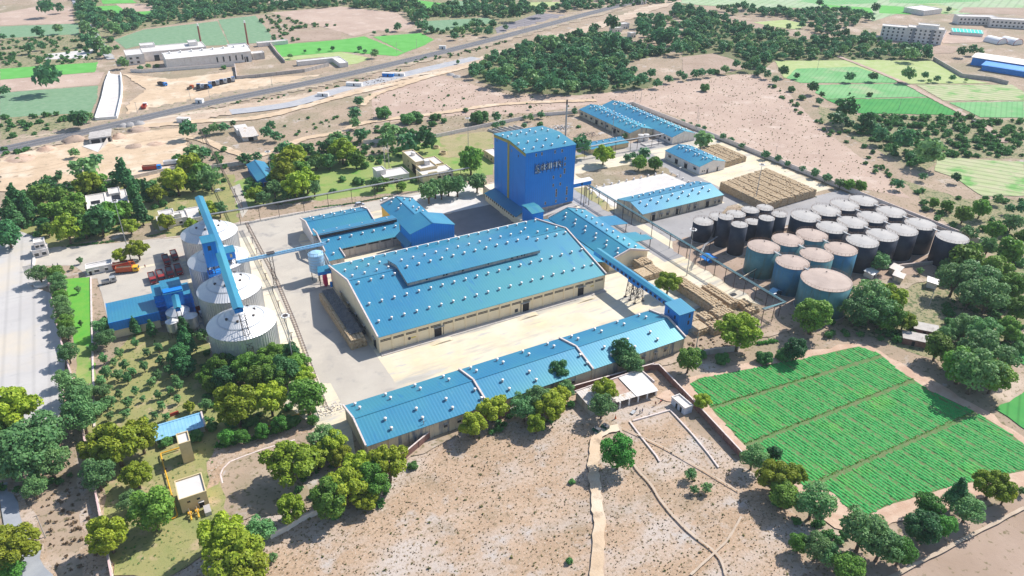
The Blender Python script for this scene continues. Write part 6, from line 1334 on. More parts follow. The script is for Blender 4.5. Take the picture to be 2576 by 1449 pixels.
def debris(name, label, c, r, n, mats, s=(.2,.7), seed=1):
    rr = random.Random(seed); m = MB()
    for i in range(n):
        a, q = rr.random()*6.28, r*rr.random()**.5; m.cur = rr.randrange(len(mats)); z = rr.uniform(*s); m.cbox(c.x+1.6*q*math.cos(a), c.y+q*math.sin(a), z*.3+(1-q/r)*.5, z, z*rr.uniform(.4,1), z*.6, rr.random()*3)
    o = m.build(name, mats); o['kind'] = 'stuff'; o['label'] = label; return o
debris('rubbish', 'white rubbish and scrap scattered behind the tower', g('R2',1080,110), 6, 260, [white, pipegrey, tarp], seed=2)
debris('scrap', 'dark scrap heap on the bare plot behind the tower', g('R2',1440,200), 6, 300, [steel, railrust, tarp], seed=3)
debris('rubble', 'pale stones and rubble near the left end of the long shed', g('T7',2490,200), 4, 200, [slabm, concrete], (.15,.5), seed=4)
debris('stones', 'stones along the new track bed', g('T2',250,620), 14, 300, [steel, slabm, brownf], (.2,.8), seed=5)
# round wells and small bits near the offices
for q, r, h, lb in ((('R1',0,0),0,0,''),(('T2',770,1165),2.0,1.6,'round open brick well on the dry lawn'),(('T2',715,1120),2.0,1.4,'round well under the dark trees')):
    if r: p = g(*q); t = thing('well', lb, 'well', (p.x,p.y,0)); m = MB(); m.lathe([(r,0),(r,h),(r-.3,h),(r-.3,.2)],p.x,p.y,24,False); m.build('ring', yellowwall, t); m = MB(); m.lathe([(r-.3,.3),(.1,.32)],p.x,p.y,20); m.build('water', darkm, t)
fs = thing('filter_beds', 'row of dark rectangular tanks divided by pale beams behind the tower', 'tank row', (205,400,0)); m = MB(); a0, a1 = g('T2',1110,990), g('T2',1300,960); 
for k in range(6):
    q = a0+(a1-a0)*(k/5); m.bar(q+Vector((0,0,.8)), q+Vector((3,-11,.8)), .4, 1.6)
m.build('beam', slabm, fs); m = MB(); m.prism([a0+Vector((0,0,.1)), a1+Vector((0,0,.1)), a1+Vector((3,-11,.1)), a0+Vector((3,-11,.1))],(0,0,.3)); m.build('basin', darkm, fs)
pl = thing('planter', 'round white planter with bushes at the parking corner', 'planter', tuple(g('T4',320,690))); p = g('T4',320,700); m = MB(); m.lathe([(3.0,0),(3.0,1.1),(2.7,1.1),(2.7,.9),(.1,.95)],p.x,p.y,24); m.build('bowl', whitewash, pl)
gt = thing('gate', 'thin grey double gate at the entrance beside the gatehouse', 'gate', tuple(g('T4',225,600))); a, b = g('T4',185,605), g('T4',265,590); m = MB()
for k in range(20): q = a+(b-a)*(k/19); m.bar(q, q+Vector((0,0,2.6)), .1,.1)
m.bar(a+Vector((0,0,2.5)), b+Vector((0,0,2.5)), .12,.12); m.build('leaf', pipegrey, gt)
p = g('T4',270,540); m = MB()
a, b = g('T4',260,510), g('T4',255,590); 
m.bar(a+Vector((0,0,.5)), b+Vector((0,0,.5)), .8, 1.0); tag(m.build('barrier_block', whitewash), 'white low barrier wall beside the entrance gate', 'barrier')
p = g('T7',1320,240); m = MB(); m.cbox(p.x,p.y,.8,2.6,.4,1.2,.1); tag(m.build('banner', redp), 'small red cloth banner on the orchard grass', 'banner')
# cat ladders / covers in the yard
for i, q in enumerate((('S6',70,378),)):
    p = g(*q); m = MB(); m.box(p.x-1.2,p.y-.8,ZTOP,p.x+1.2,p.y+.8,ZTOP+.05); tag(m.build('drain_cover', darkm), 'dark square drain opening beside the pipe rack posts', 'drain cover')

# ------------------------------------------------------------------ trees: a few grown prototypes, copied and scaled
def leaf_cloud(rg, lobes, n, s, up=.35):
    """leaf clumps (crossed bent quads) spread over a set of ellipsoid lobes; returns verts, quads"""
    w = np.array([l[3]*l[4] for l in lobes]); w = w/w.sum(); k = rg.choice(len(lobes), n, p=w)
    d = rg.normal(size=(n,3)); d /= np.linalg.norm(d,axis=1)[:,None]; d[:,2] = np.where(d[:,2] < -.55, -d[:,2], d[:,2])
    rad = rg.uniform(.72,1.06,n); L = np.array(lobes)
    c = L[k,:3]+d*np.stack([L[k,3],L[k,3],L[k,4]],1)*rad[:,None]
    nr = d+rg.normal(size=(n,3))*.55+np.array([0,0,up]); nr /= np.linalg.norm(nr,axis=1)[:,None]
    t = np.cross(nr, rg.normal(size=(n,3))); t /= np.linalg.norm(t,axis=1)[:,None]; b = np.cross(nr,t)
    sz = s*rg.uniform(.6,1.35,n)[:,None]; v = np.empty((n,4,3))
    v[:,0] = c-t*sz*.5-b*sz*.35; v[:,1] = c+t*sz*.5-b*sz*.4; v[:,2] = c+t*sz*.35+b*sz*.5; v[:,3] = c-t*sz*.4+b*sz*.4
    v[:,0] -= nr*sz*.14; v[:,2] -= nr*sz*.14
    return v.reshape(-1,3), np.arange(n*4).reshape(-1,4)
def np_mesh(name, V, Q, mat, smooth=False):
    me = bpy.data.meshes.new(name); V = np.asarray(V, dtype=np.float32); Q = np.asarray(Q, dtype=np.int32)
    me.vertices.add(len(V)); me.vertices.foreach_set('co', V.ravel()); k = Q.shape[1]
    me.loops.add(len(Q)*k); me.loops.foreach_set('vertex_index', Q.ravel()); me.polygons.add(len(Q))
    me.polygons.foreach_set('loop_start', np.arange(0,len(Q)*k,k,dtype=np.int32)); me.polygons.foreach_set('loop_total', np.full(len(Q),k,dtype=np.int32))
    me.materials.append(mat); me.update(calc_edges=True); me.validate(); return me
def lobes_for(kind, rg):
    L = []
    if kind == 'tall':
        for i in range(20):
            f = i/19; r = .50*(1-f**2.2)+.20; a = rg.uniform(0,6.28); o = .38*(1-f*.7); L.append((o*math.cos(a), o*math.sin(a), .7+1.9*f, r*.62, .34))
        return L
    n, spread, flat_ = {'broad': (17,.62,.62), 'loose': (20,.74,.55), 'airy': (15,.72,.5), 'young': (6,.45,.6), 'bush': (10,.62,.34)}[kind]
    hc = {'broad': 1.15, 'loose': 1.15, 'airy': 1.2, 'young': 1.35, 'bush': .5}[kind]
    for i in range(n):
        z = 1-2*(i+.5)/n; a = 2.4*i+rg.uniform(-.4,.4); q = math.sqrt(1-z*z); r = rg.uniform(.25,.44) if kind != 'loose' else rg.uniform(.18,.36)
        m = spread*rg.uniform(.75,1.15); L.append((m*q*math.cos(a), m*q*math.sin(a), hc+z*flat_*rg.uniform(.8,1.15), r, r*.82))
    L.append((0,0,hc,.5,.45)); return L
F_DEEP = foliage('leaves_deep', (.08,.21,.035), (.15,.31,.045), (.27,.44,.06))
F_YEL = foliage('leaves_yellow', (.17,.28,.02), (.29,.39,.03), (.46,.52,.05))
F_DARK = foliage('leaves_dark', (.028,.12,.045), (.055,.19,.06), (.12,.30,.08))
F_FAR = foliage('leaves_far', (.05,.19,.08), (.09,.27,.10), (.17,.38,.13))
F_GREY = foliage('leaves_grey', (.08,.22,.075), (.14,.30,.10), (.25,.42,.14))
F_BUSH = foliage('leaves_bush', (.06,.21,.06), (.11,.29,.07), (.19,.40,.10))
F_BRIGHT = foliage('leaves_bright', (.05,.19,.03), (.08,.26,.04), (.14,.36,.05))
KIND = {'a': ('broad', F_DEEP, 'deep green tree'), 'y': ('loose', F_YEL, 'yellowish tree'), 't': ('tall', F_DARK, 'tall dark tree'), 'g': ('airy', F_GREY, 'grey green tree'),
        's': ('young', F_GREY, 'young tree'), 'b': ('bush', F_BUSH, 'low bush'), 'r': ('broad', F_BRIGHT, 'bright green tree'), 'd': ('broad', F_DARK, 'darkest dense tree')}
CR, TK = {}, {}
for key, (kd, mt, _) in KIND.items():
    for lod, (n, s) in {'hi': (5200,.088), 'lo': (1500,.16)}.items():
        if kd in ('young',): n = n//3
        if kd == 'airy': n = int(n*.62)
        if kd == 'tall': n = int(n*1.2)
        for v in range(3 if lod == 'hi' else 2):
            rg = np.random.default_rng(abs(hash(key+lod)) % 1000+v*7 if False else (ord(key)*13+v*7+(3 if lod == 'hi' else 5)))
            V, Q = leaf_cloud(rg, lobes_for(kd, rg), n, s*(1.25 if kd == 'young' else 1)); CR[key,lod,v] = np_mesh('crown', V, Q, mt)
for kd in ('broad','loose','tall','airy','young','bush'):
    rr = random.Random(len(kd)); m = MB(); top = {'tall': 2.2, 'bush': .4, 'young': 1.2}.get(kd, .95)
    r0 = .09 if kd != 'bush' else .05
    m.tube((0,0,-.05),(.03,.02,top*.45),r0,8,r0*.72)
    for i in range(5 if kd != 'tall' else 3):
        a = 6.283*i/5+rr.uniform(-.3,.3); q = rr.uniform(.3,.6)*(0.35 if kd == 'tall' else 1); b = (.03+q*.5*math.cos(a),.02+q*.5*math.sin(a),top*.8); m.tube((.03,.02,top*rr.uniform(.32,.45)),b,r0*.6,6,r0*.34)
        m.tube(b,(q*math.cos(a+.3),q*math.sin(a+.3),top*1.2),r0*.34,5,r0*.12); m.tube(b,(q*1.3*math.cos(a-.4),q*1.3*math.sin(a-.4),top*1.1),r0*.28,5,r0*.1)
    TK[kd] = m.mesh('trunk', bark, smooth=True)
HC = {'a': 1.15, 'y': 1.15, 't': 1.5, 'g': 1.15, 's': 1.2, 'b': .45, 'r': 1.15, 'd': 1.15}
TREES = []
def grove(phrase, sheet_, txt, group=None, scale=1.0):
    """txt: x,y,r[,kind] ... on a survey sheet; r is the crown radius as seen"""
    rr = random.Random(len(txt)); L = []
    for q in txt.split():
        a = q.split(','); k = a[3] if len(a) > 3 else 'a'; x, y, rp = float(a[0]), float(a[1]), float(a[2])
        p = g(sheet_, x, y, 4); r = rp*SHEET[sheet_][2]*metres_per_px(p)*scale
        if k == 't': r *= .9
        p = g(sheet_, x, y, HC[k]*r*.95); o = SHEET[sheet_]; L.append((o[0]+x*o[2], p.x, p.y, r, k))
    L.sort(); cnt = {}
    tot = {}
    for u, *_r, k in L: tot[k] = tot.get(k, 0)+1
    for u, X, Y, r, k in L:
        cnt[k] = cnt.get(k, 0)+1; n = cnt[k]; nm = KIND[k][2]
        lb = ('%s %s from the left %s' % (ordw(n), nm, phrase)) if tot[k] > 1 else '%s %s' % (nm, phrase)
        if len(lb.split()) > 16: print('LONG', lb)
        TREES.append((math.hypot(X, Y), X, Y, r, k, lb, group or phrase, rr.random()))
# ---- groves, walked sheet by sheet
grove('in farmland at the upper left', 'T1', '350,600,98 20,675,50 590,885,82,d 670,885,42,g 340,60,62 450,62,35 285,225,50 440,215,38,g 15,270,32 95,272,20 310,345,32 225,365,38 130,320,18')
grove('lining the road beyond the white ramp', 'T1', '620,125,42,g 690,150,46 640,205,42,g 700,240,46,g 655,300,46 745,330,52,y 800,380,48,g 690,350,40 610,60,45 700,85,42 755,140,42 850,212,55,y 885,150,36 835,305,28,b 930,465,48,g 880,360,22,b')
grove('around the white factory', 'T1', '1060,515,24 1120,495,24,y 1185,500,18,b 1380,495,22,b 1320,505,12,b 1690,512,20,b 2190,418,24,g 2300,385,14,d 2410,375,15,d 2510,362,20,d 2070,292,20')
grove('by the far end of the rusty pipe', 'T1', '1415,980,72 1535,975,50,t 1610,965,48,g 1680,955,48 1755,920,30,t 2040,930,36 2010,1005,48 2080,1020,50')
grove('by the wall along the dirt road', 'T1', '620,1265,112,y 720,1195,62 560,1150,42,y 895,1290,90,t 940,1360,70,t 720,1385,70 430,1340,36,t 1455,1160,80,y 1540,1170,58 1430,1270,85,y 1510,1300,65 1335,1390,90,y 1440,1390,60 1590,1370,75,g 1150,1385,30,b')
grove('behind the blue garden shed', 'T1', '1850,1190,62,d 1940,1180,42 2180,1225,88,y 2150,1335,88,y 2230,1420,90,y 2390,1160,42,t 2445,1100,55,t 2540,1060,75,y 2560,1180,50,y 2380,1245,44,g 2485,1230,52,g 2320,1130,40,d')
grove('in scrub and garden behind the twin aerials', 'T2', '130,755,45 100,860,55 100,935,42,g 160,1005,62 365,990,75,y 350,1080,72,y 495,1085,85 640,1060,88,d 450,1000,35,b 530,1000,32,b 315,865,62,b 500,905,62,b 570,885,50,b 710,890,40,b 690,940,28,b 590,920,28,b 775,915,25,b 30,1150,70,y 110,1210,62 20,1065,50,y 190,1110,35,d 610,975,26,d 270,960,18,b')
grove('along the back wall behind the tower', 'T2', '1040,900,70,b 1170,885,40 1160,940,36 1215,930,30 1425,812,16,d 1385,887,20 1430,890,28,g 1510,862,34 1280,870,18,b 1380,945,26 1500,945,26,b 1760,845,26 940,835,22,b 1240,840,8,b')
grove('beside the tower and its road', 'T2', '975,1235,88 1022,1395,62,g 1805,1105,82,r 2140,1028,22,y 1980,1175,70,y 2160,1182,36 2200,1172,34 2283,1170,55 2250,1238,52 2368,1238,52 1790,960,18,b')
grove('in front of the white offices', 'D', '948,467,16,g 965,462,14 1010,470,12 1040,455,10,b 898,457,12,b 918,418,12,b 905,460,12,b 1078,489,24,g 1094,480,21,g 1110,484,19,g 1128,472,22,g 1150,474,22,g 1200,465,21,g 862,452,10,b')
grove('in the garden left of the offices', 'D', '640,490,20,y 660,500,16,g 690,480,18,g 722,492,16,g 745,470,20 772,462,26,y 758,438,26 738,402,26,y 722,380,22 860,385,28,y 848,362,24,y 797,410,15 822,410,16 690,455,16,r 705,430,16 650,470,12,b 745,496,12,b 790,480,18,g 700,510,10,b 838,480,8,b')
grove('in the rail side scrub', 'T2', '1000,148,22 860,178,24 855,262,36 1040,225,32 1108,238,38 760,232,20 675,225,18 632,245,14 600,190,42 600,112,50 250,243,18 345,240,20 140,365,24 178,382,20 250,400,36,g 430,205,30 412,212,20 880,470,16')
grove('round the wood beyond the bare land', 'T2', '1575,310,78,y 1910,200,45,d 2052,180,60,d 1000,515,50 1000,555,40 1150,590,62 1240,560,62,y 1215,610,55 1350,640,68 1430,600,68,y 1500,650,52 1580,640,70 1660,650,52 1730,640,60,y 1780,480,56,y 1810,410,58 1715,400,62 2040,320,80 1840,310,52,y 1660,350,45 1400,540,50 1930,600,50 1980,645,42 2165,600,68 2270,600,58 2385,625,42 2475,590,38 2555,555,32 2280,240,62 2400,262,70 2500,272,62 2250,168,42 2400,172,55 2540,360,55 1500,480,45 1620,540,45 1900,480,52 2100,420,50')
grove('in woodland by the rail village', 'T2', '1320,92,62,d 1630,62,18,d 1500,82,46 1700,40,40 1240,200,26 2540,60,50 1390,60,30')
grove('on the green fields at the right', 'T3', '765,525,48,t 865,560,30,t 1262,575,44 1440,572,42,d 1712,565,54,g 1830,572,30 1868,605,20,g 1922,590,30 2035,590,26 2140,602,16,g 1262,705,12,t 1412,718,24,b 985,660,48,d 1058,705,28,t 1460,55,38,d 1040,20,30,d 885,82,24 800,202,24 1840,388,46 1720,400,62,g 2115,390,40,d 2190,380,36 2250,392,30,g 2010,70,22,d')
grove('down the hedge beside the bare land', 'T3', '1035,762,32 1240,832,82,d 1175,885,75,d 1390,925,66,d 1450,960,46 1500,1025,64 1665,1065,86 1585,1045,40,y 1880,1155,105,y 1720,1172,36 1640,1390,46 2070,1335,42,t 1820,1330,38 1260,930,45,d 640,560,34 590,530,40 700,600,30 820,680,28,b 900,740,28,b 1370,1105,22,b 1435,1150,20,b 1320,960,40 1180,780,36')
grove('edging the ploughed plot by the wood', 'T3', '485,492,46,d 405,490,32 325,522,36,y 140,545,42 210,545,34 250,545,30,b 90,560,34 15,580,30 560,480,34 630,440,44 560,555,26,b')
grove('planted along the back compound wall', 'T3', '5,910,20 60,935,22 115,955,26 160,972,22 160,1050,80,y 308,1035,28 365,1050,28 455,1095,30 625,1168,36 720,1200,30 790,1240,25 905,1275,28 1000,1310,36 1090,1350,38 1190,1392,36,g 1255,1402,42 1345,1412,42 168,672,38,b')
grove('round the threshing ground below the tanks', 'T6', '1472,530,74,g 985,955,125 1125,870,72,g 1400,830,120,g 1560,820,110,y 1500,930,110,g 1300,930,95,g 1670,980,75,y 1240,860,62,g 1790,600,28,s 1990,560,45,g 2140,530,110 2180,450,62 2050,690,105,g 2210,680,130,g 2360,640,115 2310,800,120,g 2470,740,100 2460,480,88 2540,900,80 2160,800,100,g 2020,990,45,b 1560,980,90')
grove('in the thicket beyond the crop field', 'T6', '1920,1190,92 2140,1040,90,g 2260,1110,105,g 2460,1050,88 2240,1240,140,g 2100,1340,120 2400,1290,110,g 2200,1400,140,g 2350,1420,115 2020,1280,70 1990,1090,60,g 2540,1180,60,b')
grove('at the right end of the long shed', 'T6', '425,1065,145,y 45,1290,85 130,1230,50,b 300,1270,55,b 620,1260,70,b 760,1240,60,b 850,1200,80,d')
grove('in scrub right of the black tanks', 'T6', '2000,110,44 2250,140,60 2350,300,62 2480,250,62,g 2120,180,60 2300,430,60,g 2160,330,56,g 1900,90,36 1830,130,30,b 1950,160,30,b 2560,350,50 2560,130,50 2470,130,40 2380,60,40,g')
grove('along the near side of the crop field', 'T9', '530,575,88,g 690,535,52,d 700,715,125,y 850,700,82,y 760,860,100 985,920,125,g 880,1215,72 1010,1260,95,g 1100,1310,80,g 1350,1150,150,g 1490,1240,130,g 1640,1290,105,r 1250,1400,120 150,135,62,y 60,690,42,g 180,790,40,g 90,800,34,g')
grove('at the bottom right field corner', 'T9', '1855,930,100,r 1810,1090,125,d 1960,1080,85,r 2060,870,85,t 2150,960,105,g 2330,780,115,y 2430,850,75,y 2555,810,30,g')
grove('between farmhouse and long shed wall', 'T8', '2090,550,112,r 1990,70,85,y 1965,190,85,g 1380,200,100,g 1310,120,62,g 1490,160,100,g 1570,190,110,y 1640,100,80,y 1470,310,75,y 1150,200,95,y 1000,320,95,y 1300,60,58,d 1700,60,62,g 1740,740,26,b 1720,1340,30,b')
grove('over the roof of the near long shed', 'T5', '2120,1245,92,d 2190,1310,80,g 1640,1380,85,d 2465,700,85,y')
grove('clustered at the bottom middle', 'T8', '360,620,135,y 130,680,120,y 40,800,140,y 250,760,110 190,880,80,y -80,900,130 0,560,80,y -60,470,100,y 540,620,40,b')
grove('left of the near long shed', 'T7', '2190,610,165,y 2400,560,100,y 2460,450,100,g 2200,960,110,y 1960,1110,95,g 1680,1200,160,y 1790,1340,180,y 1860,1440,160,y 1900,1180,60 2060,1310,35,g')
grove('on the bottom left grounds', 'T7', '825,1175,135,y 1160,990,145 1010,900,85,g 1035,710,95,y 740,720,110,g 880,490,160,y 1060,430,120,y 760,520,120,y 620,270,125,g 1250,440,60,b 1350,400,50,b 1480,400,60,b')
grove('beside the public road, lower left', 'T7', '90,240,165,y 40,350,120 300,400,170,g 200,560,190,g 380,620,120,g 60,620,120,g 80,1250,170,y 70,1400,110,r 260,800,80,g')
grove('right of the sky blue roof', 'T7', '1790,200,145,y 2040,150,115,y 2320,130,125 1900,290,55,b 1980,370,55,r 2110,320,60,r 2200,290,60,b 1720,420,60,r 1830,410,55,r 2360,280,40,r 1600,330,50,b 1550,170,45,g')
grove('in the clump before the nearest silo', 'T4', '1985,1225,85 1880,1255,78,d 2085,1240,85 2190,1240,75,d 2250,1300,75 1765,1290,70,d 1660,1335,78 1860,1360,100 2005,1350,100 2150,1370,100,d 2280,1400,78,y 1560,1395,70 1700,1430,90,d 1950,1440,90 2080,1440,90 1600,1460,70')
grove('beside the bins and the low blue shed', 'T4', '1395,1070,62,t 1410,1170,72,t 1350,1240,85,d 1400,1330,75,d 1525,1095,42,g 780,1040,60,g 790,1115,66,g 800,985,30,d 1020,1035,45,t 1145,1050,42,t 700,1180,36,g')
grove('scattered in the orchard grass', 'T4', '900,1230,40,s 940,1310,45,s 1020,1150,36,s 860,1290,34,s 1000,1370,42,s 885,1390,46,s 960,1420,40,s 1090,1330,40,s 1190,1390,40,s 1110,1220,36,s 1200,1190,40,s 1210,1280,42,s 1270,1350,40,s 1300,1260,40,s 780,1270,40,s 800,1380,48,s 1150,1440,40,s 1330,1430,40,s 760,1440,40,s')
grove('in the lower orchard rows', 'T7', '780,60,55,g 820,140,48,g 960,150,42,s 1020,60,36,s 1080,120,24,s 1190,90,34,s 1220,170,38,s 1290,60,36,s 1340,120,36,s 950,230,40,s 830,250,36,s 1100,280,30,s 1170,240,32,s 1430,180,40,y 900,90,36,s 1260,250,34,s 1350,20,40,s')
grove('in the hedge beside the parking ground', 'T4', '300,630,66,g 425,625,58 445,690,55,g 452,745,55,g 460,800,55 470,860,58,g 485,930,62,g 500,1000,66 505,1070,58,g 515,1240,66,g 475,1430,58,g 590,745,26,s 545,575,20,s 610,1000,22,s 605,525,24,s')
grove('down the wall below the parking ground', 'T7', '560,50,85,g 600,180,115,g 750,190,55,g 640,100,60,g 700,60,50,g')
grove('crowding round the white rest house', 'L1', '150,400,85,t 110,500,80,t 235,430,70,t 60,630,105,d 20,450,36,d 290,200,75,t 400,210,80,t 340,290,85 520,220,78,t 490,110,36,t 500,330,70 640,370,75 400,430,68 540,450,88 650,460,70 360,540,58,d 560,600,100,y 700,580,82 830,530,110,d 920,470,88 1080,560,68,y 1110,300,58,t 1140,380,66,t 1175,470,66,t 1040,430,66 1130,240,38,t 1225,290,58,t 1310,300,68,y 730,230,88,y 1420,180,80,y 1145,765,75,y 1000,810,58,y 650,190,50 400,590,50 300,330,60 250,490,45,t')
grove('round the small white quarters', 'T4', '1255,235,58,y 1445,255,40,y 1375,130,32,b 1580,150,60,y 1655,140,55,g 1400,300,30,b')
TREES.sort(key=lambda t: t[0])
print('TREES', len(TREES))
LIMIT = {'tree': 296, 'bush': 90}; used = {'tree': 0, 'bush': 0}; OVER = []
used_labels = {}
for d_, X, Y, r, k, lb, grp, rn in TREES:
    kind = 'bush' if k == 'b' else 'tree'
    if used[kind] >= LIMIT[kind]: OVER.append((X, Y, r, k)); continue
    used[kind] += 1; lod = 'hi' if d_ < 330 and r > 2 else 'lo'
    t = thing(kind if kind == 'bush' else ('sapling' if k == 's' else 'tree'), lb, kind, (X, Y, 0), 'plants '+grp if False else None, rn*6.28)
    used_labels[lb] = used_labels.get(lb, 0)+1
    v = int(rn*97) % (3 if lod == 'hi' else 2); sz = r*(1.2 if k != 't' else 1.4); zs = sz*(.9+.25*((rn*13) % 1))
    if k == 't': zs = sz*1.05
    c = bpy.data.objects.new('crown', CR[k,lod,v]); COL.objects.link(c); c.parent = t; c.scale = (sz, sz*(.9+.2*((rn*31) % 1)), zs)
    s = bpy.data.objects.new('trunk', TK[KIND[k][0]]); COL.objects.link(s); s.parent = t; s.scale = (sz, sz, zs)
print('labels twice', [l for l, n in used_labels.items() if n > 1][:5])

# ------------------------------------------------------------------ vegetation nobody could count
def inside(P_, pts):
    x, y = pts[:,0], pts[:,1]; r = np.zeros(len(pts), bool); n = len(P_)
    for i in range(n):
        x0, y0 = P_[i]; x1, y1 = P_[(i+1)%n]; c = ((y0 > y) != (y1 > y)) & (x < (x1-x0)*(y-y0)/((y1-y0) or 1e-9)+x0); r ^= c
    return r
def scatter(poly, per, rg, lim=99999):
    P_ = [tuple(g(*q))[:2] if isinstance(q[0], str) else q for q in poly]; A = np.array(P_); lo, hi = A.min(0), A.max(0)
    n = int((hi-lo).prod()/per); pts = rg.uniform(lo, hi, (min(n, 200000), 2)); return pts[inside(P_, pts)][:lim]
def merge_plants(name, label, spots, protos, mat_, z=None):
    """spots: list of (x, y, size, proto index); one mesh"""
    VV, QQ, o = [], [], 0; rg = np.random.default_rng(3)
    for i, (x, y, s, k) in enumerate(spots):
        V, Q = protos[k]; a = rg.uniform(0,6.28); c, n = math.cos(a), math.sin(a); W_ = V*s*np.array([1,1,rg.uniform(.8,1.2)])
        W_ = np.stack([W_[:,0]*c-W_[:,1]*n+x, W_[:,0]*n+W_[:,1]*c+y, W_[:,2]],1); VV.append(W_); QQ.append(Q+o); o += len(V)
    if not VV: return
    ob = bpy.data.objects.new(name, np_mesh(name, np.concatenate(VV), np.concatenate(QQ), mat_)); COL.objects.link(ob); ob['kind'] = 'stuff'; ob['label'] = label; return ob
rg = np.random.default_rng(21)
LOW = [leaf_cloud(rg, lobes_for(k, rg), 210, .30) for k in ('broad','loose','airy')]
LOWB = [leaf_cloud(rg, lobes_for('bush', rg), 90, .42) for _ in range(3)]
TUFT = [leaf_cloud(rg, [(0,0,.25,.45,.3),(.3,.2,.2,.3,.25)], 7, .6) for _ in range(4)]
def spots(poly, per, smin, smax, protos=3): pts = scatter(poly, per, rg); return [(x, y, rg.uniform(smin, smax), rg.integers(protos)) for x, y in pts]
wood_deep, wood_dark, wood_pale, shrubs = [], [], [], []
W1 = P('T2','980,560 1040,470 1250,400 1500,330 1900,260 2200,340 2480,410 2150,470 2140,560 2400,600 2330,650 1800,710 1350,690 1100,620')
W2 = P('T3','0,60 150,100 380,190 600,220 930,310 1060,290 1370,270 1650,350 1880,420 1880,455 1240,450 700,455 560,540 450,440 250,400 0,420')
W3 = P('T3','200,70 560,60 700,90 860,110 1000,90 1300,100 1460,150 1300,200 1060,280 870,220 930,170 700,130 380,120')
W4 = P('T2','0,0 560,0 640,90 780,60 860,90 1000,20 1400,30 1420,70 1640,60 1700,0 2575,0 2500,20 1900,70 1500,90 1180,150 1090,130 640,130 560,200 480,100 200,70 0,50')
W5 = P('T1','560,0 760,0 700,50 760,110 1150,125 1170,80 1040,20 2000,0 2100,30 2575,20 2575,50 2050,90 1930,110 1640,140 1080,210 880,280 830,250 600,160')
W6 = P('T1','1930,120 2050,270 2060,330 2300,330 2200,230 2480,200 2575,230 2575,190 2300,180 2040,100')
W7 = P('T2','680,60 830,40 1100,130 640,135 600,250 760,260 870,290 1130,260 1160,210 1100,180 820,230 640,240')
W8 = P('T2','2250,130 2575,90 2575,420 2480,400 2260,320 2230,200')
for poly, per in ((W1,55),(W2,75),(W3,60),(W4,60),(W5,60),(W7,110),(W8,70)):
    for x, y in scatter(poly, per, rg): (wood_deep if rg.random() < .6 else (wood_dark if rg.random() < .5 else wood_pale)).append((x, y, rg.uniform(2.2,4.4), rg.integers(3)))
for poly, per, a, b in ((W1,40,1.,2.2),(W2,50,1.,2.4),(W4,70,1.,2.6),(W5,60,1.,2.6),(W6,60,1.,2.8),(W7,90,1.,2.4),
      (P('T3','1340,880 2150,875 2280,935 2576,895 2576,1190 1980,1185 1800,1290 1500,1150 1300,1000'),26,1.5,3.0),
      (P('T6','1650,-90 2100,40 2576,60 2576,500 2300,560 2160,420 1900,200 1650,20'),60,1.0,2.4),(P('T6','1950,1000 2576,950 2576,1350 2200,1400 1950,1300'),60,.8,1.8),
      (P('T1','0,300 600,262 730,385 740,465 0,515'),60,1.0,2.6),(P('T1','0,885 690,855 620,940 400,1000 0,1075'),45,1.0,2.6),
      (P('T1','0,1140 280,1100 200,1230 0,1230'),30,1.,2.2),(P('T1','600,100 740,330 830,430 740,450 600,250'),60,1.2,3.),
      (P('T2','470,470 900,390 1240,310 1250,330 900,420 480,500'),30,.8,1.8),(P('T2','0,620 120,600 450,520 460,540 150,620 0,640'),40,.6,1.4),
      (P('T1','1560,800 2000,740 2575,640 2575,665 2000,770 1600,830'),40,.6,1.5),(P('T1','1800,960 2575,860 2575,990 2200,1050 1900,1080'),90,.6,1.7),
      (P('T2','60,740 900,640 1000,760 400,880 180,900'),260,.5,1.3),(P('T2','1000,640 2300,700 2200,860 1300,860 1000,800'),500,.4,.9),
      (P('T3','620,600 1050,900 1250,1000 1650,1390 1560,1400 900,900 640,660'),60,.9,2.0),(P('D','1950,420 2250,470 2100,520 1900,430'),300,.3,.8)):
    for x, y in scatter(poly, per, rg): shrubs.append((x, y, rg.uniform(a, b), rg.integers(3)))
for poly, per, a, b in ((P('L1','0,420 130,300 480,120 620,180 900,120 1200,200 1455,120 1455,400 1200,560 1000,640 600,700 340,640 200,560 60,720'),26,1.0,2.6),(P('D','600,500 640,440 700,380 760,370 880,340 900,380 790,420 770,500'),26,.9,2.4),
      (P('T6','1000,900 1300,850 1600,900 1800,1100 1500,1150 1250,1100 1050,1180'),20,.9,2.2),(P('T6','1850,560 2576,520 2576,1300 2300,1300 2000,1200 1950,900'),24,.9,2.4),(P('T7','0,150 400,300 560,440 540,700 200,900 0,880'),22,.7,1.9),
      (P('T1','1300,1200 1700,1100 1700,1440 1200,1440'),30,1.,2.4),(P('T8','900,330 1700,100 1750,160 1650,330 1300,380 1050,430'),14,.6,1.6),(P('T9','420,520 700,560 1000,900 1200,1100 1300,1300 1100,1400 900,1200 700,900'),16,.6,1.7),
      (P('T7','1500,60 2400,100 2430,210 1650,420 1560,300'),16,.8,2.0),(P('T4','1500,1230 2250,1200 2330,1440 1500,1449'),14,1.,2.2),(P('T8','-300,500 400,700 300,950 0,1000 -400,1100'),16,.7,1.8),(P('T2','0,1000 700,980 700,1120 400,1240 0,1260'),30,.9,2.3)):
    for x, y in scatter(poly, per, rg): shrubs.append((x, y, rg.uniform(a, b), rg.integers(3)))
for X, Y, r, k in OVER: (wood_dark if k in 'td' else wood_pale if k in 'yg' else shrubs if k == 'b' else wood_deep).append((X, Y, r, int(rg.integers(3))))
merge_plants('distant_woodland', 'deep green woodland massed beyond the bare land and along the horizon', wood_deep, LOW, F_FAR)
merge_plants('distant_woodland', 'darkest tree crowns mixed through the far woodland', wood_dark, LOW, F_DARK)
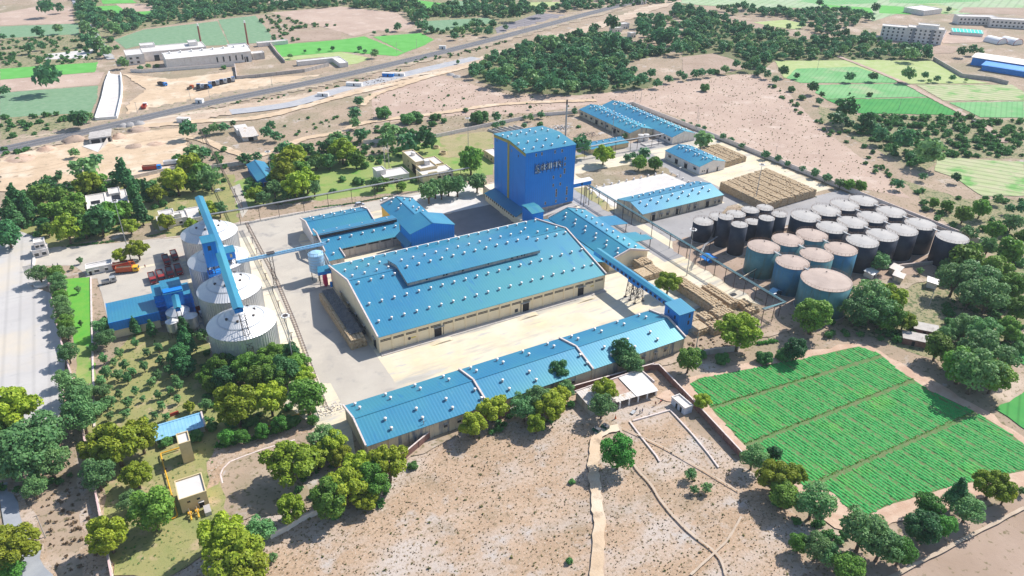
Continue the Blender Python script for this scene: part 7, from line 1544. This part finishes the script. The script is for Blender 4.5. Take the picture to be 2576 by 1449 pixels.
merge_plants('distant_woodland', 'paler tree crowns mixed through the far woodland', wood_pale, LOW, F_GREY)
merge_plants('scrub', 'bushy scrub covering verges, orchards and wood floors', shrubs, LOWB, F_BUSH)
F_DRY = foliage('leaves_dry', (.20,.15,.08), (.28,.21,.12), (.34,.27,.15)); F_OLIVE = foliage('leaves_olive', (.12,.14,.05), (.18,.18,.07))
D1 = P('D','640,1160 905,1160 1130,1040 1290,990 1445,1040 1490,1100 1600,1080 1740,1080 1880,1180 2010,1300 2180,1449 600,1449')
D2 = P('D','210,1100 400,1130 560,1110 690,1200 640,1300 700,1449 200,1449 230,1300')
D3 = P('D','1450,250 1700,210 1900,180 1990,240 2060,320 2200,420 2290,500 2150,470 1950,420 1800,350 1700,290 1580,260')
D4 = P('D','940,245 1100,200 1420,240 1420,300 1300,330 1100,330 930,320')
tu = [(x, y, rg.uniform(.14,.42), rg.integers(4)) for pl_, per in ((D1,1.5),(D2,1.5)) for x, y in scatter(pl_, per, rg)]
merge_plants('dry_tufts', 'dry brown weed tufts dotted over the near field', [t for i, t in enumerate(tu) if i % 5 < 3], TUFT, F_DRY)
merge_plants('green_tufts', 'olive weed tufts dotted over the near field', [t for i, t in enumerate(tu) if i % 5 >= 3]+[(x, y, rg.uniform(.3,.9), rg.integers(4)) for pl_, per in ((D3,22),(D4,22),(D1,60)) for x, y in scatter(pl_, per, rg)], TUFT, F_OLIVE)
merge_plants('orchard_weeds', 'low green weeds and seedlings in the orchard grass', [(x, y, rg.uniform(.3,.9), rg.integers(4)) for x, y in scatter(P('T7','720,-40 1000,-380 1540,-300 1600,90 2400,230 1650,440 1560,1050 1300,1440 880,1440 740,560 700,380'), 5, rg)], TUFT, F_BUSH)
merge_plants('verge_weeds', 'mixed weeds and low bushes on the verges left of the boundary wall', [(x, y, rg.uniform(.4,1.3), rg.integers(4)) for x, y in scatter(P('T7','330,750 620,700 730,1100 800,1449 440,1449 300,1100'), 7, rg)]+[(x, y, rg.uniform(.5,1.4), rg.integers(4)) for x, y in scatter(P('R4','1380,800 1600,650 1950,640 2100,750 1900,830 1600,880'), 5, rg)], TUFT, F_DRY)
# planted rows in the big green field: leafy ridges
fp = [tuple(g(*q))[:2] for q in FIELD]; FA = np.array(fp)
r0, r1 = g('D',2066,1051), g('D',2204,1140); dv_ = Vector((r1.x-r0.x, r1.y-r0.y, 0)).normalized(); nv_ = Vector((-dv_.y, dv_.x, 0)); print('ROWDIR', dv_)
bunds = [(g('D',1789,1028), g('D',2066,943.4)), (g('D',1874,1122), g('D',2303,956)), (g('D',2022.6,1230.6), g('D',2453,1040.6))]
def clear_of(X, Y, wd):
    ok = np.ones(len(X), bool)
    for a, b in bunds:
        d = (b-a); e = Vector((-d.y, d.x, 0)).normalized(); ok &= np.abs((X-a.x)*e.x+(Y-a.y)*e.y) > wd
    return ok
VV, QQ, o = [], [], 0; c0 = Vector((*FA.mean(0),0)); rg = np.random.default_rng(8)
for i in range(-75, 76):
    s = i*1.12; t = np.arange(-95, 95, .55); X = c0.x+nv_.x*s+dv_.x*t; Y = c0.y+nv_.y*s+dv_.y*t
    ok = inside(fp, np.stack([X,Y],1)) & clear_of(X, Y, .55); n = len(t); X = X+rg.normal(0,.07,n); Y = Y+rg.normal(0,.07,n)
    hgt = .36+rg.uniform(-.1,.12,n)-(.16 if i % 6 == 0 else 0); wd_ = .60+rg.uniform(-.07,.08,n)-(.12 if i % 6 == 0 else 0)
    prof = [(-1,.02),(-.55,.8),(.1,1.05),(.6,.75),(1,.02)]
    V = np.concatenate([np.stack([X+nv_.x*wd_*a, Y+nv_.y*wd_*a, hgt*(b+rg.uniform(-.14,.14,n))+.08],1) for a, b in prof]); Q = []
    idx = np.where(ok[:-1] & ok[1:])[0]
    for k in range(len(prof)-1): Q.append(np.stack([k*n+idx, k*n+idx+1, (k+1)*n+idx+1, (k+1)*n+idx],1))
    if len(idx): VV.append(V); QQ.append(np.concatenate(Q)+o); o += len(V)
cropm = M('crop_leaves', (.025,.30,.06), (.05,.40,.075), 1.2, .35, .65, patches=[((.09,.42,.06),.06,.55,.7)], spots=[((.015,.17,.03),2.2,.60,.70)], rough=.7, bump=.8, bscale=5)
ob = bpy.data.objects.new('crop_rows', np_mesh('crop_rows', np.concatenate(VV), np.concatenate(QQ), cropm)); COL.objects.link(ob); ob['kind'] = 'stuff'; ob['label'] = 'dense bright green crop planted in close ridged rows'
# hedges along the road fronts
def hedge(label, pts, h=1.0, wd=1.0, mt=F_BUSH):
    P_ = [g(*q) for q in pts]; L = []
    for a, b in zip(P_[:-1], P_[1:]):
        d = b-a; n = max(1, int(d.length/.35))
        for i in range(n): q = a+d*(i/n); L.append((q.x+rg.uniform(-wd,wd)*.4, q.y+rg.uniform(-wd,wd)*.4, rg.uniform(.45,.75)*h, int(rg.integers(3))))
    VV, QQ, o = [], [], 0
    for x, y, s, k in L: V, Q = LOWB[k]; V = V[:160]; Q = Q[:40]; VV.append(V*s+np.array([x-P_[0].x,y-P_[0].y,0])); QQ.append(Q+o); o += len(V)
    ob = bpy.data.objects.new('hedge', np_mesh('hedge', np.concatenate(VV), np.concatenate(QQ), mt)); COL.objects.link(ob); ob.location = (P_[0].x, P_[0].y, 0); tag(ob, label, 'hedge')
hedge('clipped green hedge along the road in front of the dark gate garden', P('T4','520,415 700,395 860,380'), 1.2, 1.6)
hedge('low hedge beside the small white quarters by the road', P('T4','1120,340 1200,325 1300,310'), 1.0)
hedge('flowering low hedge along the main road garden edge', P('R1','180,235 600,190 1000,120 1200,80'), .9)
hedge('hedge strip under the low grey wall by the leafy tree', P('T6','570,1150 640,1140 700,1130'), 1.4, 1.6, F_BRIGHT)
hedge('bright bushes along the verge under the yellow pipe', P('T7','1650,480 1800,440 2000,390 2250,300'), 1.7, 2.2, F_BRIGHT)
# dark bund plants beside each strip divider
for i, (a, b) in enumerate(bunds):
    d = b-a; L = [(a.x+d.x*k/260+rg.uniform(-.3,.3)+nv_.x*.0, a.y+d.y*k/260+.6+rg.uniform(-.2,.2), rg.uniform(.4,.7), int(rg.integers(4))) for k in range(260)]
    merge_plants('bund_plants', ['dark plants along the first dividing strip of the big field','dark plants along the second dividing strip of the big field','dark plants along the third dividing strip of the big field'][i], L, TUFT, F_DEEP)

# ------------------------------------------------------------------ the air: far land fades to pale blue
hz = MB().box(-3200,-700,-1,7000,7200,175).build('haze', bpy.data.materials.new('haze')); hz['kind'] = 'stuff'; hz['label'] = 'thin pale blue haze over the whole plain'
m_ = hz.data.materials[0]; m_.use_nodes = True; m_.node_tree.nodes.clear(); o_ = m_.node_tree.nodes.new('ShaderNodeOutputMaterial'); v_ = m_.node_tree.nodes.new('ShaderNodeVolumePrincipled')
v_.inputs['Color'].default_value = (.80,.90,1.0,1); v_.inputs['Density'].default_value = .00009; v_.inputs['Anisotropy'].default_value = 0.0
m_.node_tree.links.new(v_.outputs[0], o_.inputs['Volume'])
